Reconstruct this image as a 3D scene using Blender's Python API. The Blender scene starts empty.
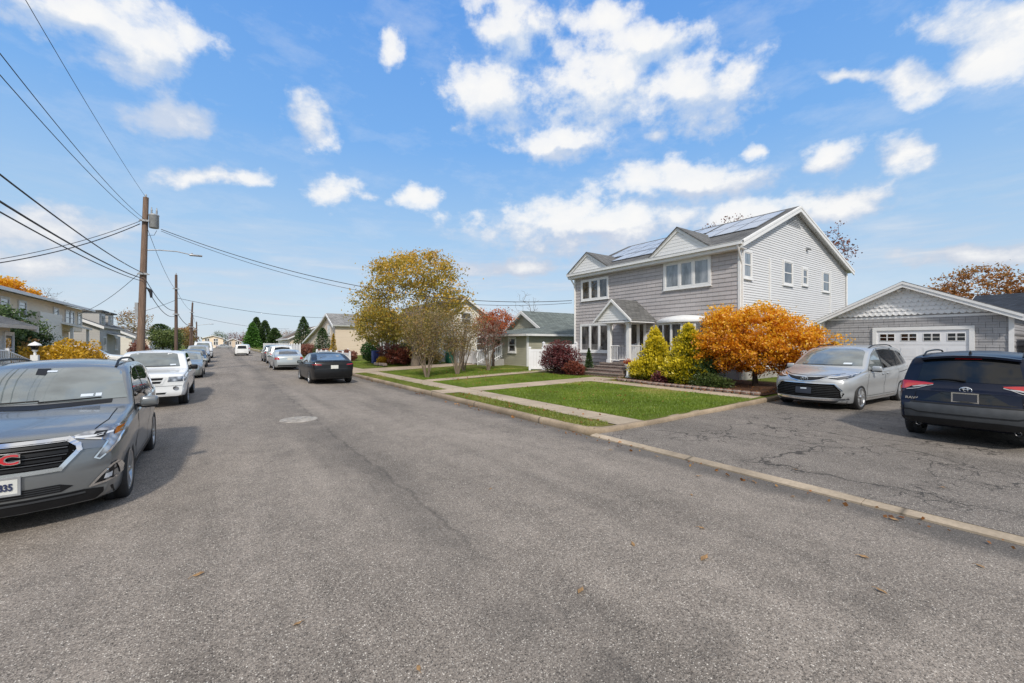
import bpy, bmesh, math, random
import numpy as np
from mathutils import Vector, Matrix
from mathutils.bvhtree import BVHTree

random.seed(7)
RNG = np.random.default_rng(11)
SC = bpy.context.scene
COL = SC.collection
PI = math.pi
R = math.radians
ORG = {}


# ------------------------------------------------------------------ objects
def tag(o, label=None, cat=None, group=None, kind=None):
    if label: o['label'] = label
    if cat: o['category'] = cat
    if group: o['group'] = group
    if kind: o['kind'] = kind
    return o


def empty(name, loc, rz=0.0, label=None, cat=None, group=None):
    o = bpy.data.objects.new(name, None)
    o.empty_display_size = 0.2
    COL.objects.link(o)
    o.location = loc
    o.rotation_euler = (0, 0, rz)
    ORG[o.name] = Vector(loc)
    return tag(o, label, cat, group)


def link_mesh(name, me, parent=None):
    o = bpy.data.objects.new(name, me)
    COL.objects.link(o)
    if parent is not None:
        o.parent = parent
    return o


def copy_tree(o, parent=None):
    c = o.copy()
    COL.objects.link(c)
    c.parent = parent
    for ch in list(o.children):
        copy_tree(ch, c)
    return c


class MB:
    """collects shapes, then links them as one mesh object"""
    def __init__(s):
        s.v, s.f, s.m, s.s = [], [], [], []

    def add(s, vs, fs, m=0, sm=False):
        b = len(s.v)
        s.v.extend([tuple(p) for p in vs])
        for f in fs:
            s.f.append([b + i for i in f]); s.m.append(m); s.s.append(sm)

    def quad(s, a, b, c, d, m=0):
        s.add([a, b, c, d], [(0, 1, 2, 3)], m)

    def box(s, x0, x1, y0, y1, z0, z1, m=0):
        s.add([(x0, y0, z0), (x1, y0, z0), (x1, y1, z0), (x0, y1, z0),
               (x0, y0, z1), (x1, y0, z1), (x1, y1, z1), (x0, y1, z1)],
              [(0, 3, 2, 1), (4, 5, 6, 7), (0, 1, 5, 4), (1, 2, 6, 5), (2, 3, 7, 6), (3, 0, 4, 7)], m)

    def hexa(s, p, m=0):
        """8 corners: bottom ring then top ring"""
        s.add(p, [(0, 3, 2, 1), (4, 5, 6, 7), (0, 1, 5, 4), (1, 2, 6, 5), (2, 3, 7, 6), (3, 0, 4, 7)], m)

    def slab(s, q, th, m=0, me=None):
        """polygon q (ccw seen from its outside) with thickness th behind it"""
        q = [Vector(p) for p in q]
        n = (q[1] - q[0]).cross(q[2] - q[0]).normalized()
        k = len(q)
        vs = q + [p - n * th for p in q]
        s.add(vs, [tuple(range(k))], m)
        fs = [tuple(reversed(range(k, 2 * k)))]
        for i in range(k):
            j = (i + 1) % k
            fs.append((i, i + k, j + k, j))
        s.add(vs, fs, m if me is None else me)

    def tube(s, pts, rad, n=8, m=0, cap=True, sm=True):
        pts = [Vector(p) for p in pts]
        if not hasattr(rad, '__len__'): rad = [rad] * len(pts)
        vs, fs = [], []
        up = Vector((0, 0, 1))
        prev = None
        for i, p in enumerate(pts):
            d = (pts[min(i + 1, len(pts) - 1)] - pts[max(i - 1, 0)])
            if d.length < 1e-9: d = Vector((0, 0, 1))
            d.normalize()
            if prev is None:
                a = d.cross(up if abs(d.z) < .95 else Vector((1, 0, 0))).normalized()
            else:
                a = prev - d * prev.dot(d)
                if a.length < 1e-6: a = d.cross(Vector((1, 0, 0)))
                a.normalize()
            prev = a
            b = d.cross(a)
            for k in range(n):
                t = 2 * PI * k / n
                vs.append(p + (a * math.cos(t) + b * math.sin(t)) * rad[i])
        for i in range(len(pts) - 1):
            for k in range(n):
                k2 = (k + 1) % n
                fs.append((i * n + k, i * n + k2, (i + 1) * n + k2, (i + 1) * n + k))
        s.add(vs, fs, m, sm)
        if cap:
            e = (len(pts) - 1) * n
            s.add(vs[:n], [tuple(reversed(range(n)))], m)
            s.add(vs[e:], [tuple(range(n))], m)

    def lathe(s, prof, o=(0, 0, 0), ax='z', n=24, m=0, sm=True):
        """prof: (r, h) pairs about axis ax through o"""
        vs, fs = [], []
        for r, h in prof:
            for k in range(n):
                t = 2 * PI * k / n
                c, d = r * math.cos(t), r * math.sin(t)
                p = {'z': (c, d, h), 'x': (h, c, d), 'y': (d, h, c)}[ax]
                vs.append((p[0] + o[0], p[1] + o[1], p[2] + o[2]))
        for i in range(len(prof) - 1):
            for k in range(n):
                k2 = (k + 1) % n
                fs.append((i * n + k, i * n + k2, (i + 1) * n + k2, (i + 1) * n + k))
        s.add(vs, fs, m, sm)

    def ell(s, c, r, nu=14, nv=8, m=0):
        s.lathe([(max(1e-4, math.sin(PI * i / nv)) , -math.cos(PI * i / nv)) for i in range(nv + 1)], n=nu, m=m)
        k = nu * (nv + 1)
        for i in range(len(s.v) - k, len(s.v)):
            p = s.v[i]
            s.v[i] = (p[0] * r[0] + c[0], p[1] * r[1] + c[1], p[2] * r[2] + c[2])

    def mesh(s, name, mats, off=None):
        me = bpy.data.meshes.new(name)
        vs = s.v
        if off is not None:
            vs = [(p[0] - off[0], p[1] - off[1], p[2] - off[2]) for p in vs]
        me.from_pydata(vs, [], s.f)
        for mm in (mats if isinstance(mats, (list, tuple)) else [mats]):
            me.materials.append(mm)
        me.polygons.foreach_set('material_index', s.m)
        me.polygons.foreach_set('use_smooth', s.s)
        me.update()
        return me

    def build(s, name, mats, parent=None, loc=None):
        """vertices are world coordinates unless loc is None and parent has an origin"""
        off = None
        if parent is not None:
            q = parent
            off = Vector((0, 0, 0))
            while q is not None:
                off = off + ORG.get(q.name, Vector((0, 0, 0)))
                q = q.parent
        elif loc is not None:
            off = Vector(loc)
        o = link_mesh(name, s.mesh(name, mats, off), parent)
        if loc is not None and parent is None:
            o.location = loc
            ORG[o.name] = Vector(loc)
        return o


def rbox(mb, c, size, bev=0.02, seg=2, m=0, rot=None):
    bm = bmesh.new()
    bmesh.ops.create_cube(bm, size=1.0)
    for v in bm.verts:
        v.co = Vector((v.co.x * size[0], v.co.y * size[1], v.co.z * size[2]))
    bmesh.ops.bevel(bm, geom=list(bm.edges), offset=bev, segments=seg, affect='EDGES', profile=.5)
    M = Matrix.Translation(Vector(c)) @ (rot.to_4x4() if rot is not None else Matrix.Identity(4))
    bm.verts.index_update()
    mb.add([M @ v.co for v in bm.verts], [[v.index for v in f.verts] for f in bm.faces], m, True)
    bm.free()


# ------------------------------------------------------------------ materials
def lin(r, g, b):
    f = lambda c: (c / 255 / 12.92) if c / 255 <= .04045 else ((c / 255 + .055) / 1.055) ** 2.4
    return (f(r), f(g), f(b), 1)


class NT:
    def __init__(s, name):
        s.mat = bpy.data.materials.new(name)
        s.mat.use_nodes = True
        s.t = s.mat.node_tree
        s.bsdf = s.t.nodes['Principled BSDF']
        s.out = s.t.nodes['Material Output']

    def n(s, typ, **kw):
        nd = s.t.nodes.new(typ)
        for k, v in kw.items():
            if k == 'i':
                for kk, vv in v.items():
                    if hasattr(vv, 'is_output') or isinstance(vv, bpy.types.NodeSocket):
                        s.t.links.new(vv, nd.inputs[kk])
                    else:
                        nd.inputs[kk].default_value = vv
            else:
                setattr(nd, k, v)
        return nd

    def pos(s):
        return s.n('ShaderNodeNewGeometry').outputs['Position']

    def obj(s):
        return s.n('ShaderNodeTexCoord').outputs['Object']

    def mapv(s, vec, scale=(1, 1, 1), loc=(0, 0, 0), rot=(0, 0, 0)):
        return s.n('ShaderNodeMapping', i={0: vec, 1: loc, 2: rot, 3: scale}).outputs[0]

    def noise(s, vec, sc, det=4, rough=.55, dist=0):
        return s.n('ShaderNodeTexNoise', i={'Vector': vec, 'Scale': sc, 'Detail': det, 'Roughness': rough, 'Distortion': dist}).outputs['Fac']

    def ramp(s, fac, stops, interp='LINEAR'):
        r = s.n('ShaderNodeValToRGB', i={'Fac': fac})
        cr = r.color_ramp
        cr.interpolation = interp
        while len(cr.elements) < len(stops): cr.elements.new(.5)
        for e, (p, c) in zip(cr.elements, stops):
            e.position = p
            e.color = c if hasattr(c, '__len__') else (c, c, c, 1)
        return r.outputs[0]

    def mix(s, fac, a, b, mode='MIX'):
        return s.n('ShaderNodeMixRGB', blend_type=mode, i={0: fac, 1: a, 2: b}).outputs[0]

    def math(s, op, a, b=0.0, c=0.0, clamp=False):
        return s.n('ShaderNodeMath', operation=op, use_clamp=clamp, i={0: a, 1: b, 2: c}).outputs[0]

    def bump(s, h, strength=.3, dist=.01):
        nd = s.n('ShaderNodeBump', i={'Height': h, 'Strength': strength, 'Distance': dist})
        s.t.links.new(nd.outputs[0], s.bsdf.inputs['Normal'])

    def set(s, **kw):
        for k, v in kw.items():
            k = {'base': 'Base Color', 'rough': 'Roughness', 'metal': 'Metallic', 'spec': 'Specular IOR Level',
                 'coat': 'Coat Weight', 'coatr': 'Coat Roughness', 'trans': 'Transmission Weight', 'ior': 'IOR',
                 'emit': 'Emission Color', 'emits': 'Emission Strength', 'alpha': 'Alpha'}[k]
            if isinstance(v, bpy.types.NodeSocket): s.t.links.new(v, s.bsdf.inputs[k])
            else: s.bsdf.inputs[k].default_value = v
        return s.mat


def simple(name, col, rough=.6, var=.12, sc=6.0, **kw):
    """plain colour broken up by a little procedural wear"""
    t = NT(name)
    nz = t.noise(t.obj(), sc, 5, .6)
    c2 = tuple(min(1, c * (1 - var * 1.6)) for c in col[:3]) + (1,)
    c1 = tuple(min(1, c * (1 + var * .7)) for c in col[:3]) + (1,)
    t.set(base=t.ramp(nz, [(.3, c2), (.7, c1)]), rough=rough, **kw)
    return t.mat


def paint(name, col, metal=.0, rough=.35, coat=.9, spec=.5):
    t = NT(name)
    p = t.obj()
    dirt = t.noise(p, 2.5, 6, .65)
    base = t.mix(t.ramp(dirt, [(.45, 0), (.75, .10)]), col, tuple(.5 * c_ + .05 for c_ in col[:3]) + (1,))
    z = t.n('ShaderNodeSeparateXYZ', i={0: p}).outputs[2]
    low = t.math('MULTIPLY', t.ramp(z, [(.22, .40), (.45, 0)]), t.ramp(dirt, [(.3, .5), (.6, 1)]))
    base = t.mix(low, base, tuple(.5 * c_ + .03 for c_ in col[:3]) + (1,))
    t.set(base=base, metal=metal, rough=rough, coat=coat, coatr=.06, spec=spec)
    return t.mat


M = {}
M['trim'] = simple('white_trim', (.74, .74, .73, 1), .5, .05, 3)
M['white_metal'] = simple('white_metal', (.76, .76, .76, 1), .4, .05, 3)
M['vinyl'] = simple('white_vinyl', (.74, .75, .77, 1), .4, .05, 2)
M['black_plastic'] = simple('black_plastic', (.010, .0105, .012, 1), .45, .2, 8, spec=.3)
M['grey_plastic'] = simple('grey_plastic', (.045, .049, .054, 1), .55, .15, 8)
M['seam'] = simple('dark_seam', (.008, .008, .009, 1), .7, .1, 8, spec=.1)
M['tyre'] = simple('tyre_rubber', (.02, .02, .021, 1), .75, .25, 20)
M['liner'] = simple('wheel_well', (.006, .006, .006, 1), .9, .1, 5, spec=.05)
M['chrome'] = NT('chrome').set(base=(.78, .79, .81, 1), metal=1.0, rough=.12)
M['alloy'] = simple('alloy_rim', (.5, .51, .52, 1), .3, .1, 10, metal=.85)
M['dark_alloy'] = simple('dark_alloy', (.12, .12, .125, 1), .35, .1, 10, metal=.7)
M['brake'] = simple('brake_disc', (.12, .115, .11, 1), .5, .2, 14, metal=.6)
M['amber'] = NT('amber_lens').set(base=(.75, .20, .02, 1), rough=.15, coat=1.0)
M['red_lens'] = NT('red_lens').set(base=(.42, .012, .016, 1), rough=.12, coat=1.0)
M['white_lens'] = NT('white_lens').set(base=(.62, .64, .66, 1), rough=.12, coat=1.0)
M['badge_red'] = NT('badge_red').set(base=(.55, .02, .03, 1), rough=.3, coat=.5)
M['plate_white'] = simple('plate_white', (.66, .66, .62, 1), .5, .04, 6)
M['plate_ink'] = simple('plate_ink', (.02, .03, .09, 1), .5, .04, 6)
M['plate_dark'] = simple('plate_dark', (.03, .035, .05, 1), .35, .04, 6)
M['sticker'] = simple('sticker', (.6, .66, .72, 1), .5, .05, 20)


def headlamp_mat():
    t = NT('headlamp')
    p = t.obj()
    v = t.n('ShaderNodeTexVoronoi', i={'Vector': p, 'Scale': 9.0}).outputs['Distance']
    t.set(base=t.ramp(v, [(.1, (.75, .77, .8, 1)), (.45, (.30, .31, .33, 1)), (.8, (.06, .06, .07, 1))]),
          metal=.55, rough=.18, coat=1.0, coatr=.02)
    return t.mat


M['headlamp'] = headlamp_mat()
M['headlamp_dark'] = NT('smoked_headlamp').set(base=(.10, .105, .11, 1), metal=.4, rough=.2, coat=.8, coatr=.02)


def car_glass(name, tint, lo=0.0):
    t = NT(name)
    nz = t.noise(t.mapv(t.obj(), (1.2, 1.2, 2.6)), 1.6, 3, .5)
    c = t.ramp(nz, [(.38, tuple(x * .6 for x in tint[:3]) + (1,)), (.62, tint)])
    t.set(base=c, rough=.02, spec=.75 if lo == 0 else .45, coat=1.0 if lo == 0 else .15, coatr=.01)
    return t.mat


M['glass'] = car_glass('car_glass', (.035, .042, .046, 1))
M['glass_screen'] = car_glass('windscreen_glass', (.17, .20, .205, 1))
M['glass_black'] = car_glass('privacy_glass', (.010, .011, .012, 1), 1)


def house_glass(name, a, b):
    t = NT(name)
    p = t.obj()
    nz = t.noise(t.mapv(p, (1.7, 1.7, .5)), 1.7, 4, .6)
    t.set(base=t.ramp(nz, [(.4, a), (.62, b)]), rough=.03, spec=.7, coat=.7, coatr=.01)
    return t.mat


M['pane'] = house_glass('window_glass', (.02, .021, .022, 1), (.13, .125, .12, 1))
M['pane_light'] = house_glass('window_glass_pale', (.13, .145, .155, 1), (.30, .32, .34, 1))


def asphalt(name, base, seam=None, cracks=0.0, patch=.25, warm=0.0):
    t = NT(name)
    p = t.pos()
    xyz = t.n('ShaderNodeSeparateXYZ', i={0: p}).outputs
    big = t.noise(t.mapv(p, (1, .35, 1)), .55, 5, .6)
    mid = t.noise(p, 3.0, 6, .7)
    fine = t.noise(p, 60.0, 3, .7)
    b0 = tuple(c * (1 - patch) for c in base) + (1,)
    b1 = tuple(c * (1 + patch) for c in base) + (1,)
    c = t.ramp(big, [(.3, b0), (.5, tuple(base) + (1,)), (.72, b1)])
    c = t.mix(.65, c, t.ramp(mid, [(.25, .32), (.5, .5), (.78, .62)]), 'OVERLAY')
    trk = t.noise(t.mapv(p, (1.0, .10, 1)), 1.1, 5, .6)
    c = t.mix(.8, c, t.ramp(trk, [(.32, .34), (.5, .5), (.66, .56)]), 'OVERLAY')
    c = t.mix(.85, c, t.ramp(fine, [(.25, .10), (.5, .5), (.78, .86)]), 'OVERLAY')
    # pale and dark stones in the binder, two grades
    for sc_, kk, lo in ((78.0, .95, .76), (150.0, .85, .70)):
        vo = t.n('ShaderNodeTexVoronoi', i={'Vector': t.mapv(p, (1, 1, 1), (sc_, 3, 0)), 'Scale': sc_})
        rc = t.n('ShaderNodeSeparateColor', i={0: vo.outputs['Color']}).outputs
        st = t.math('MULTIPLY', t.ramp(vo.outputs['Distance'], [(.18, 1), (.46, 0)]), t.ramp(rc[0], [(lo, 0), (lo + .08, .55), (1, 1)]))
        c = t.mix(t.math('MULTIPLY', st, kk), c, t.ramp(rc[1], [(0, (.55, .49, .41, 1)), (1, (.95, .89, .78, 1))]))
        dk = t.math('MULTIPLY', t.ramp(vo.outputs['Distance'], [(.2, 1), (.5, 0)]), t.ramp(rc[0], [(0, 1), (.30, 1), (.36, 0)]))
        c = t.mix(t.math('MULTIPLY', dk, .80), c, (.018, .016, .014, 1))
    # oil drips and old spills
    pw = t.n('ShaderNodeVectorMath', operation='MULTIPLY_ADD', i={0: t.n('ShaderNodeTexNoise', i={'Vector': p, 'Scale': 5.0, 'Detail': 4}).outputs['Color'], 1: (.22, .22, 0), 2: p}).outputs[0]
    sv = t.n('ShaderNodeTexVoronoi', i={'Vector': pw, 'Scale': .75})
    sr = t.n('ShaderNodeSeparateColor', i={0: sv.outputs['Color']}).outputs
    spot = t.math('MULTIPLY', t.ramp(sv.outputs['Distance'], [(.06, 1), (.20, 0)]), t.ramp(sr[0], [(.62, 0), (.68, .18), (1, .34)]))
    c = t.mix(spot, c, (.045, .04, .036, 1))
    h = t.math('ADD', fine, t.math('MULTIPLY', mid, 1.2))
    if cracks:
        wp = t.n('ShaderNodeVectorMath', operation='MULTIPLY_ADD',
                 i={0: t.n('ShaderNodeTexNoise', i={'Vector': p, 'Scale': 1.7, 'Detail': 5}).outputs['Color'],
                    1: (.75, .75, .75), 2: p}).outputs[0]
        e1 = t.n('ShaderNodeTexVoronoi', feature='DISTANCE_TO_EDGE', i={'Vector': wp, 'Scale': .42}).outputs['Distance']
        l1 = t.ramp(e1, [(.003, 1), (.009, 0)])
        e2 = t.n('ShaderNodeTexVoronoi', feature='DISTANCE_TO_EDGE', i={'Vector': wp, 'Scale': 2.6}).outputs['Distance']
        l2 = t.math('MULTIPLY', t.ramp(e2, [(.010, .95), (.034, 0)]), t.ramp(t.noise(p, .6, 3), [(.46, 0), (.56, 1)]))
        msk = t.ramp(t.noise(t.mapv(p, (1, 1, 1), (7, 3, 0)), .4, 3), [(.38, 0), (.52, 1)])
        k = t.math('MULTIPLY', t.math('MAXIMUM', t.math('MULTIPLY', l1, msk), l2), cracks, clamp=True)
        c = t.mix(k, c, (.018, .017, .016, 1))
    if seam is not None:
        wob = t.math('MULTIPLY_ADD', t.noise(t.mapv(p, (.2, 1, 1)), .9, 6, .7), .55, -.275)
        sd = t.math('ABSOLUTE', t.math('SUBTRACT', t.math('ADD', xyz[0], wob), seam))
        br = t.ramp(t.noise(p, 1.3, 4), [(.35, .15), (.55, .95)])
        c = t.mix(t.math('MULTIPLY', t.ramp(sd, [(.010, .38), (.04, 0)]), br), c, (.025, .023, .021, 1))
        # darker rubbed band beside the seam and polished wheel tracks
        sd2 = t.math('ABSOLUTE', t.math('SUBTRACT', t.math('ADD', xyz[0], wob), seam - .15))
        c = t.mix(t.math('MULTIPLY', t.ramp(sd2, [(.05, .34), (.55, 0)]), br), c, (.05, .048, .045, 1))
        edge = t.math('ADD', xyz[0], t.math('MULTIPLY', wob, 2.2))
        ed = t.math('MULTIPLY_ADD', edge, .1, 0.0)
        c = t.mix(t.ramp(ed, [(.555, 0), (.585, .5), (.63, .62)]), c, (.055, .054, .053, 1))
    t.set(base=c, rough=t.ramp(fine, [(.3, .75), (.7, .95)]), spec=.3)
    t.bump(h, .55, .006)
    return t.mat


M['road'] = asphalt('road_asphalt', (.238, .205, .172), seam=1.85, cracks=.16, patch=.26)
M['drive'] = asphalt('driveway_asphalt', (.178, .156, .134), cracks=.8, patch=.32)


def concrete(name, base, joints=None, dirt=.5):
    t = NT(name)
    p = t.pos()
    a = t.noise(p, .9, 6, .65)
    b = t.noise(p, 22, 4, .7)
    c = t.ramp(a, [(.3, tuple(x * (1 - dirt * .55) for x in base) + (1,)), (.7, tuple(x * 1.12 for x in base) + (1,))])
    c = t.mix(.4, c, t.ramp(b, [(.3, .3), (.7, .66)]), 'OVERLAY')
    h = b
    if joints:
        y = t.n('ShaderNodeSeparateXYZ', i={0: p}).outputs[joints[0]]
        fr = t.math('ABSOLUTE', t.math('SUBTRACT', t.math('FRACT', t.math('DIVIDE', y, joints[1])), .5))
        j = t.ramp(fr, [(.0, 1), (.016, 0)])
        c = t.mix(t.math('MULTIPLY', j, .75), c, (.05, .045, .035, 1))
    t.set(base=c, rough=.88, spec=.3)
    t.bump(h, .3, .005)
    return t.mat


M['walk'] = concrete('sidewalk_concrete', (.44, .36, .265), (1, 1.55))
M['front_walk'] = concrete('front_walk_concrete', (.45, .36, .265), (0, 1.2))
M['kerb'] = concrete('kerb_concrete', (.37, .29, .205), (1, 3.1), 1.0)
M['strip'] = concrete('worn_kerb_concrete', (.44, .36, .265), (1, 2.6), .9)
M['concrete'] = concrete('plain_concrete', (.38, .37, .35))


def soil(name, a, b, sc=9):
    t = NT(name)
    p = t.pos()
    n1 = t.noise(p, sc, 6, .7)
    n2 = t.noise(p, .5, 4, .6)
    c = t.mix(t.ramp(n2, [(.35, 0), (.65, 1)]), t.ramp(n1, [(.3, tuple(x * .5 for x in a[:3]) + (1,)), (.7, a)]),
              t.ramp(n1, [(.3, tuple(x * .55 for x in b[:3]) + (1,)), (.7, b)]))
    t.set(base=c, rough=.95, spec=.1)
    t.bump(n1, .6, .03)
    return t.mat


M['lawn'] = soil('lawn_turf', (.12, .165, .022, 1), (.16, .18, .04, 1))
M['verge'] = soil('verge_turf', (.14, .165, .035, 1), (.20, .17, .06, 1))
M['ground'] = soil('ground_turf', (.10, .12, .035, 1), (.17, .14, .06, 1), 4)
M['mulch'] = soil('mulch', (.09, .05, .032, 1), (.12, .065, .04, 1), 26)


def shingle_siding(name, base, bw=.42, rh=.18, axis=1, strength=.5):
    """staggered wood-look shingles: butt joints and a tone for each"""
    t = NT(name)
    s = t.n('ShaderNodeSeparateXYZ', i={0: t.pos()}).outputs
    vec = t.n('ShaderNodeCombineXYZ', i={0: s[axis], 1: s[2], 2: 0.0}).outputs[0]
    br = t.n('ShaderNodeTexBrick', offset=.5, squash=1.0,
             i={'Vector': vec, 'Color1': tuple(x * .93 for x in base) + (1,), 'Color2': tuple(x * 1.06 for x in base) + (1,),
                'Mortar': tuple(x * .42 for x in base) + (1,), 'Scale': 1.0, 'Mortar Size': .006, 'Mortar Smooth': .3,
                'Bias': 0.0, 'Brick Width': bw, 'Row Height': rh})
    grain = t.noise(t.mapv(t.pos(), (9, 9, .8)), 3, 5, .7)
    c = t.mix(.35, br.outputs['Color'], t.ramp(grain, [(.3, .36), (.7, .62)]), 'OVERLAY')
    big = t.noise(t.pos(), .7, 4)
    c = t.mix(.35, c, t.ramp(big, [(.3, .4), (.7, .58)]), 'OVERLAY')
    t.set(base=c, rough=.7, spec=.3)
    t.bump(t.math('SUBTRACT', grain, t.math('MULTIPLY', br.outputs['Fac'], 2.0)), strength, .006)
    return t.mat


M['grey_siding'] = shingle_siding('grey_shingle_siding', (.455, .425, .42), .55, .19, 1)
M['garage_siding'] = shingle_siding('grey_garage_shingles', (.34, .335, .34), .32, .2, 1)


def lap_siding(name, base, var=.05):
    t = NT(name)
    p = t.pos()
    s = t.n('ShaderNodeSeparateXYZ', i={0: p}).outputs
    n1 = t.noise(t.mapv(p, (.4, .4, 9)), 1.0, 3)
    n2 = t.noise(p, .8, 5, .6)
    c = t.ramp(n1, [(.3, tuple(x * (1 - var) for x in base) + (1,)), (.7, tuple(x * (1 + var * .5) for x in base) + (1,))])
    c = t.mix(.3, c, t.ramp(n2, [(.3, .42), (.7, .56)]), 'OVERLAY')
    t.set(base=c, rough=.55, spec=.3)
    return t.mat


M['white_siding'] = lap_siding('white_lap_siding', (.64, .645, .65))
M['white_scale'] = lap_siding('white_scallop_siding', (.76, .76, .755))
M['tan_siding'] = lap_siding('tan_lap_siding', (.66, .55, .43))
M['peach_siding'] = lap_siding('peach_lap_siding', (.86, .72, .55))
M['green_siding'] = lap_siding('sage_lap_siding', (.40, .385, .30))
M['blue_siding'] = lap_siding('grey_blue_siding', (.42, .41, .39))
M['cream_siding'] = lap_siding('cream_siding', (.74, .70, .62))


def roof_mat(name, base):
    t = NT(name)
    p = t.pos()
    s = t.n('ShaderNodeSeparateXYZ', i={0: p}).outputs
    along = t.math('ADD', s[0], s[1])
    vec = t.n('ShaderNodeCombineXYZ', i={0: along, 1: t.math('MULTIPLY', s[2], 2.0), 2: 0.0}).outputs[0]
    br = t.n('ShaderNodeTexBrick', i={'Vector': vec, 'Color1': tuple(x * .75 for x in base) + (1,),
             'Color2': tuple(x * 1.25 for x in base) + (1,), 'Mortar': tuple(x * .4 for x in base) + (1,),
             'Scale': 1.0, 'Mortar Size': .012, 'Brick Width': .33, 'Row Height': .15})
    g = t.noise(p, 45, 3, .7)
    c = t.mix(.6, br.outputs['Color'], t.ramp(g, [(.3, .25), (.7, .7)]), 'OVERLAY')
    c = t.mix(.4, c, t.ramp(t.noise(p, .6, 4), [(.3, .35), (.7, .6)]), 'OVERLAY')
    t.set(base=c, rough=.92, spec=.2)
    t.bump(t.math('SUBTRACT', g, br.outputs['Fac']), .5, .01)
    return t.mat


M['roof'] = roof_mat('grey_roof_shingles', (.15, .15, .148))
M['roof_green'] = roof_mat('grey_green_roof', (.16, .185, .175))
M['roof_brown'] = roof_mat('brown_roof', (.16, .12, .095))
M['roof_pale'] = roof_mat('pale_grey_roof', (.27, .265, .255))
M['roof_dark'] = roof_mat('dark_blue_roof', (.035, .042, .055))


def brick(name, c1, c2, mort):
    t = NT(name)
    p = t.pos()
    s = t.n('ShaderNodeSeparateXYZ', i={0: p}).outputs
    vec = t.n('ShaderNodeCombineXYZ', i={0: t.math('ADD', s[0], s[1]), 1: s[2], 2: 0.0}).outputs[0]
    br = t.n('ShaderNodeTexBrick', i={'Vector': vec, 'Color1': c1, 'Color2': c2, 'Mortar': mort, 'Scale': 1.0,
             'Mortar Size': .012, 'Brick Width': .21, 'Row Height': .075})
    c = t.mix(.5, br.outputs['Color'], t.ramp(t.noise(p, 14, 5), [(.3, .3), (.7, .65)]), 'OVERLAY')
    t.set(base=c, rough=.9)
    t.bump(br.outputs['Fac'], -.4, .01)
    return t.mat


M['brick'] = brick('brown_brick', (.16, .085, .06, 1), (.22, .12, .085, 1), (.30, .27, .24, 1))
M['stone'] = simple('flagstone', (.26, .21, .18, 1), .85, .35, 5)


def wood(name, base):
    t = NT(name)
    p = t.obj()
    g = t.noise(t.mapv(p, (14, 14, .8)), 2.2, 6, .7)
    c = t.ramp(g, [(.3, tuple(x * .45 for x in base) + (1,)), (.6, tuple(base) + (1,)), (.8, tuple(x * 1.5 for x in base) + (1,))])
    t.set(base=c, rough=.9, spec=.2)
    t.bump(g, .5, .01)
    return t.mat


M['pole'] = wood('weathered_pole', (.24, .165, .125))
M['pole_dark'] = wood('dark_pole', (.15, .105, .085))
M['bark'] = wood('grey_brown_bark', (.20, .165, .13))
M['bark_dark'] = wood('dark_bark', (.075, .055, .042))
M['twig'] = wood('pale_twig', (.28, .22, .165))
M['wire'] = simple('black_wire', (.018, .018, .02, 1), .6, .1, 5)
M['galv'] = simple('galvanised_metal', (.36, .37, .38, 1), .5, .12, 6, metal=.3)
M['galv_dull'] = simple('worn_cast_iron', (.36, .33, .29, 1), .75, .3, 9)
M['lamp_metal'] = simple('lamp_metal', (.42, .43, .45, 1), .4, .1, 6, metal=.4)
M['solar'] = NT('solar_cells').set(base=(.40, .42, .45, 1), rough=.35, coat=.6, coatr=.12, spec=.6)  # pale sky reflection put into the base colour of dark cells
M['solar_rim'] = simple('solar_frame', (.16, .165, .17, 1), .4)
M['plastic_blue'] = simple('blue_plastic', (.03, .05, .22, 1), .5)
M['plastic_green'] = simple('green_plastic', (.02, .16, .10, 1), .5)
M['terracotta'] = simple('terracotta', (.45, .13, .06, 1), .7)


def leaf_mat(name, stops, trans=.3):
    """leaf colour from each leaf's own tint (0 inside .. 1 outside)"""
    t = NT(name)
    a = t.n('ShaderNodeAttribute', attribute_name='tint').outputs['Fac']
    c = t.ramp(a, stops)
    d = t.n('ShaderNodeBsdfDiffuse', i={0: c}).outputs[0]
    tr = t.n('ShaderNodeBsdfTranslucent', i={0: c}).outputs[0]
    gl = t.n('ShaderNodeBsdfGlossy', i={0: (1, 1, 1, 1), 'Roughness': .45}).outputs[0]
    m1 = t.n('ShaderNodeMixShader', i={0: trans, 1: d, 2: tr}).outputs[0]
    m2 = t.n('ShaderNodeMixShader', i={0: .03, 1: m1, 2: gl}).outputs[0]
    t.t.links.new(m2, t.out.inputs['Surface'])
    return t.mat


def L4(*a):
    n = len(a)
    return [(i / (n - 1), tuple(c) + (1,)) for i, c in enumerate(a)]


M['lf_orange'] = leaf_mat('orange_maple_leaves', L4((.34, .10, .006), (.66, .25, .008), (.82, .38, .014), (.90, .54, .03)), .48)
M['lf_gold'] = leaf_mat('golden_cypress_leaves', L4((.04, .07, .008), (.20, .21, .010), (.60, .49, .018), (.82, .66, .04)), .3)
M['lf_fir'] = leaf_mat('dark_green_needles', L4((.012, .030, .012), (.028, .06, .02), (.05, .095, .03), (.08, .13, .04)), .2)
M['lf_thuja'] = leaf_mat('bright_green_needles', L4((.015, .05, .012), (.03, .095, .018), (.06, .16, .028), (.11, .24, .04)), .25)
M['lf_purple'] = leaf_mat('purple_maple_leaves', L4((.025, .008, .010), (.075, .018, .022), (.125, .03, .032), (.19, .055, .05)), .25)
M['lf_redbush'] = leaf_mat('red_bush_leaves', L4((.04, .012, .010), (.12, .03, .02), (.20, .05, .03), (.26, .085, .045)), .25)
M['lf_yellow'] = leaf_mat('yellow_green_leaves', L4((.15, .15, .035), (.29, .255, .045), (.50, .36, .05), (.70, .41, .045)), .45)
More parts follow.
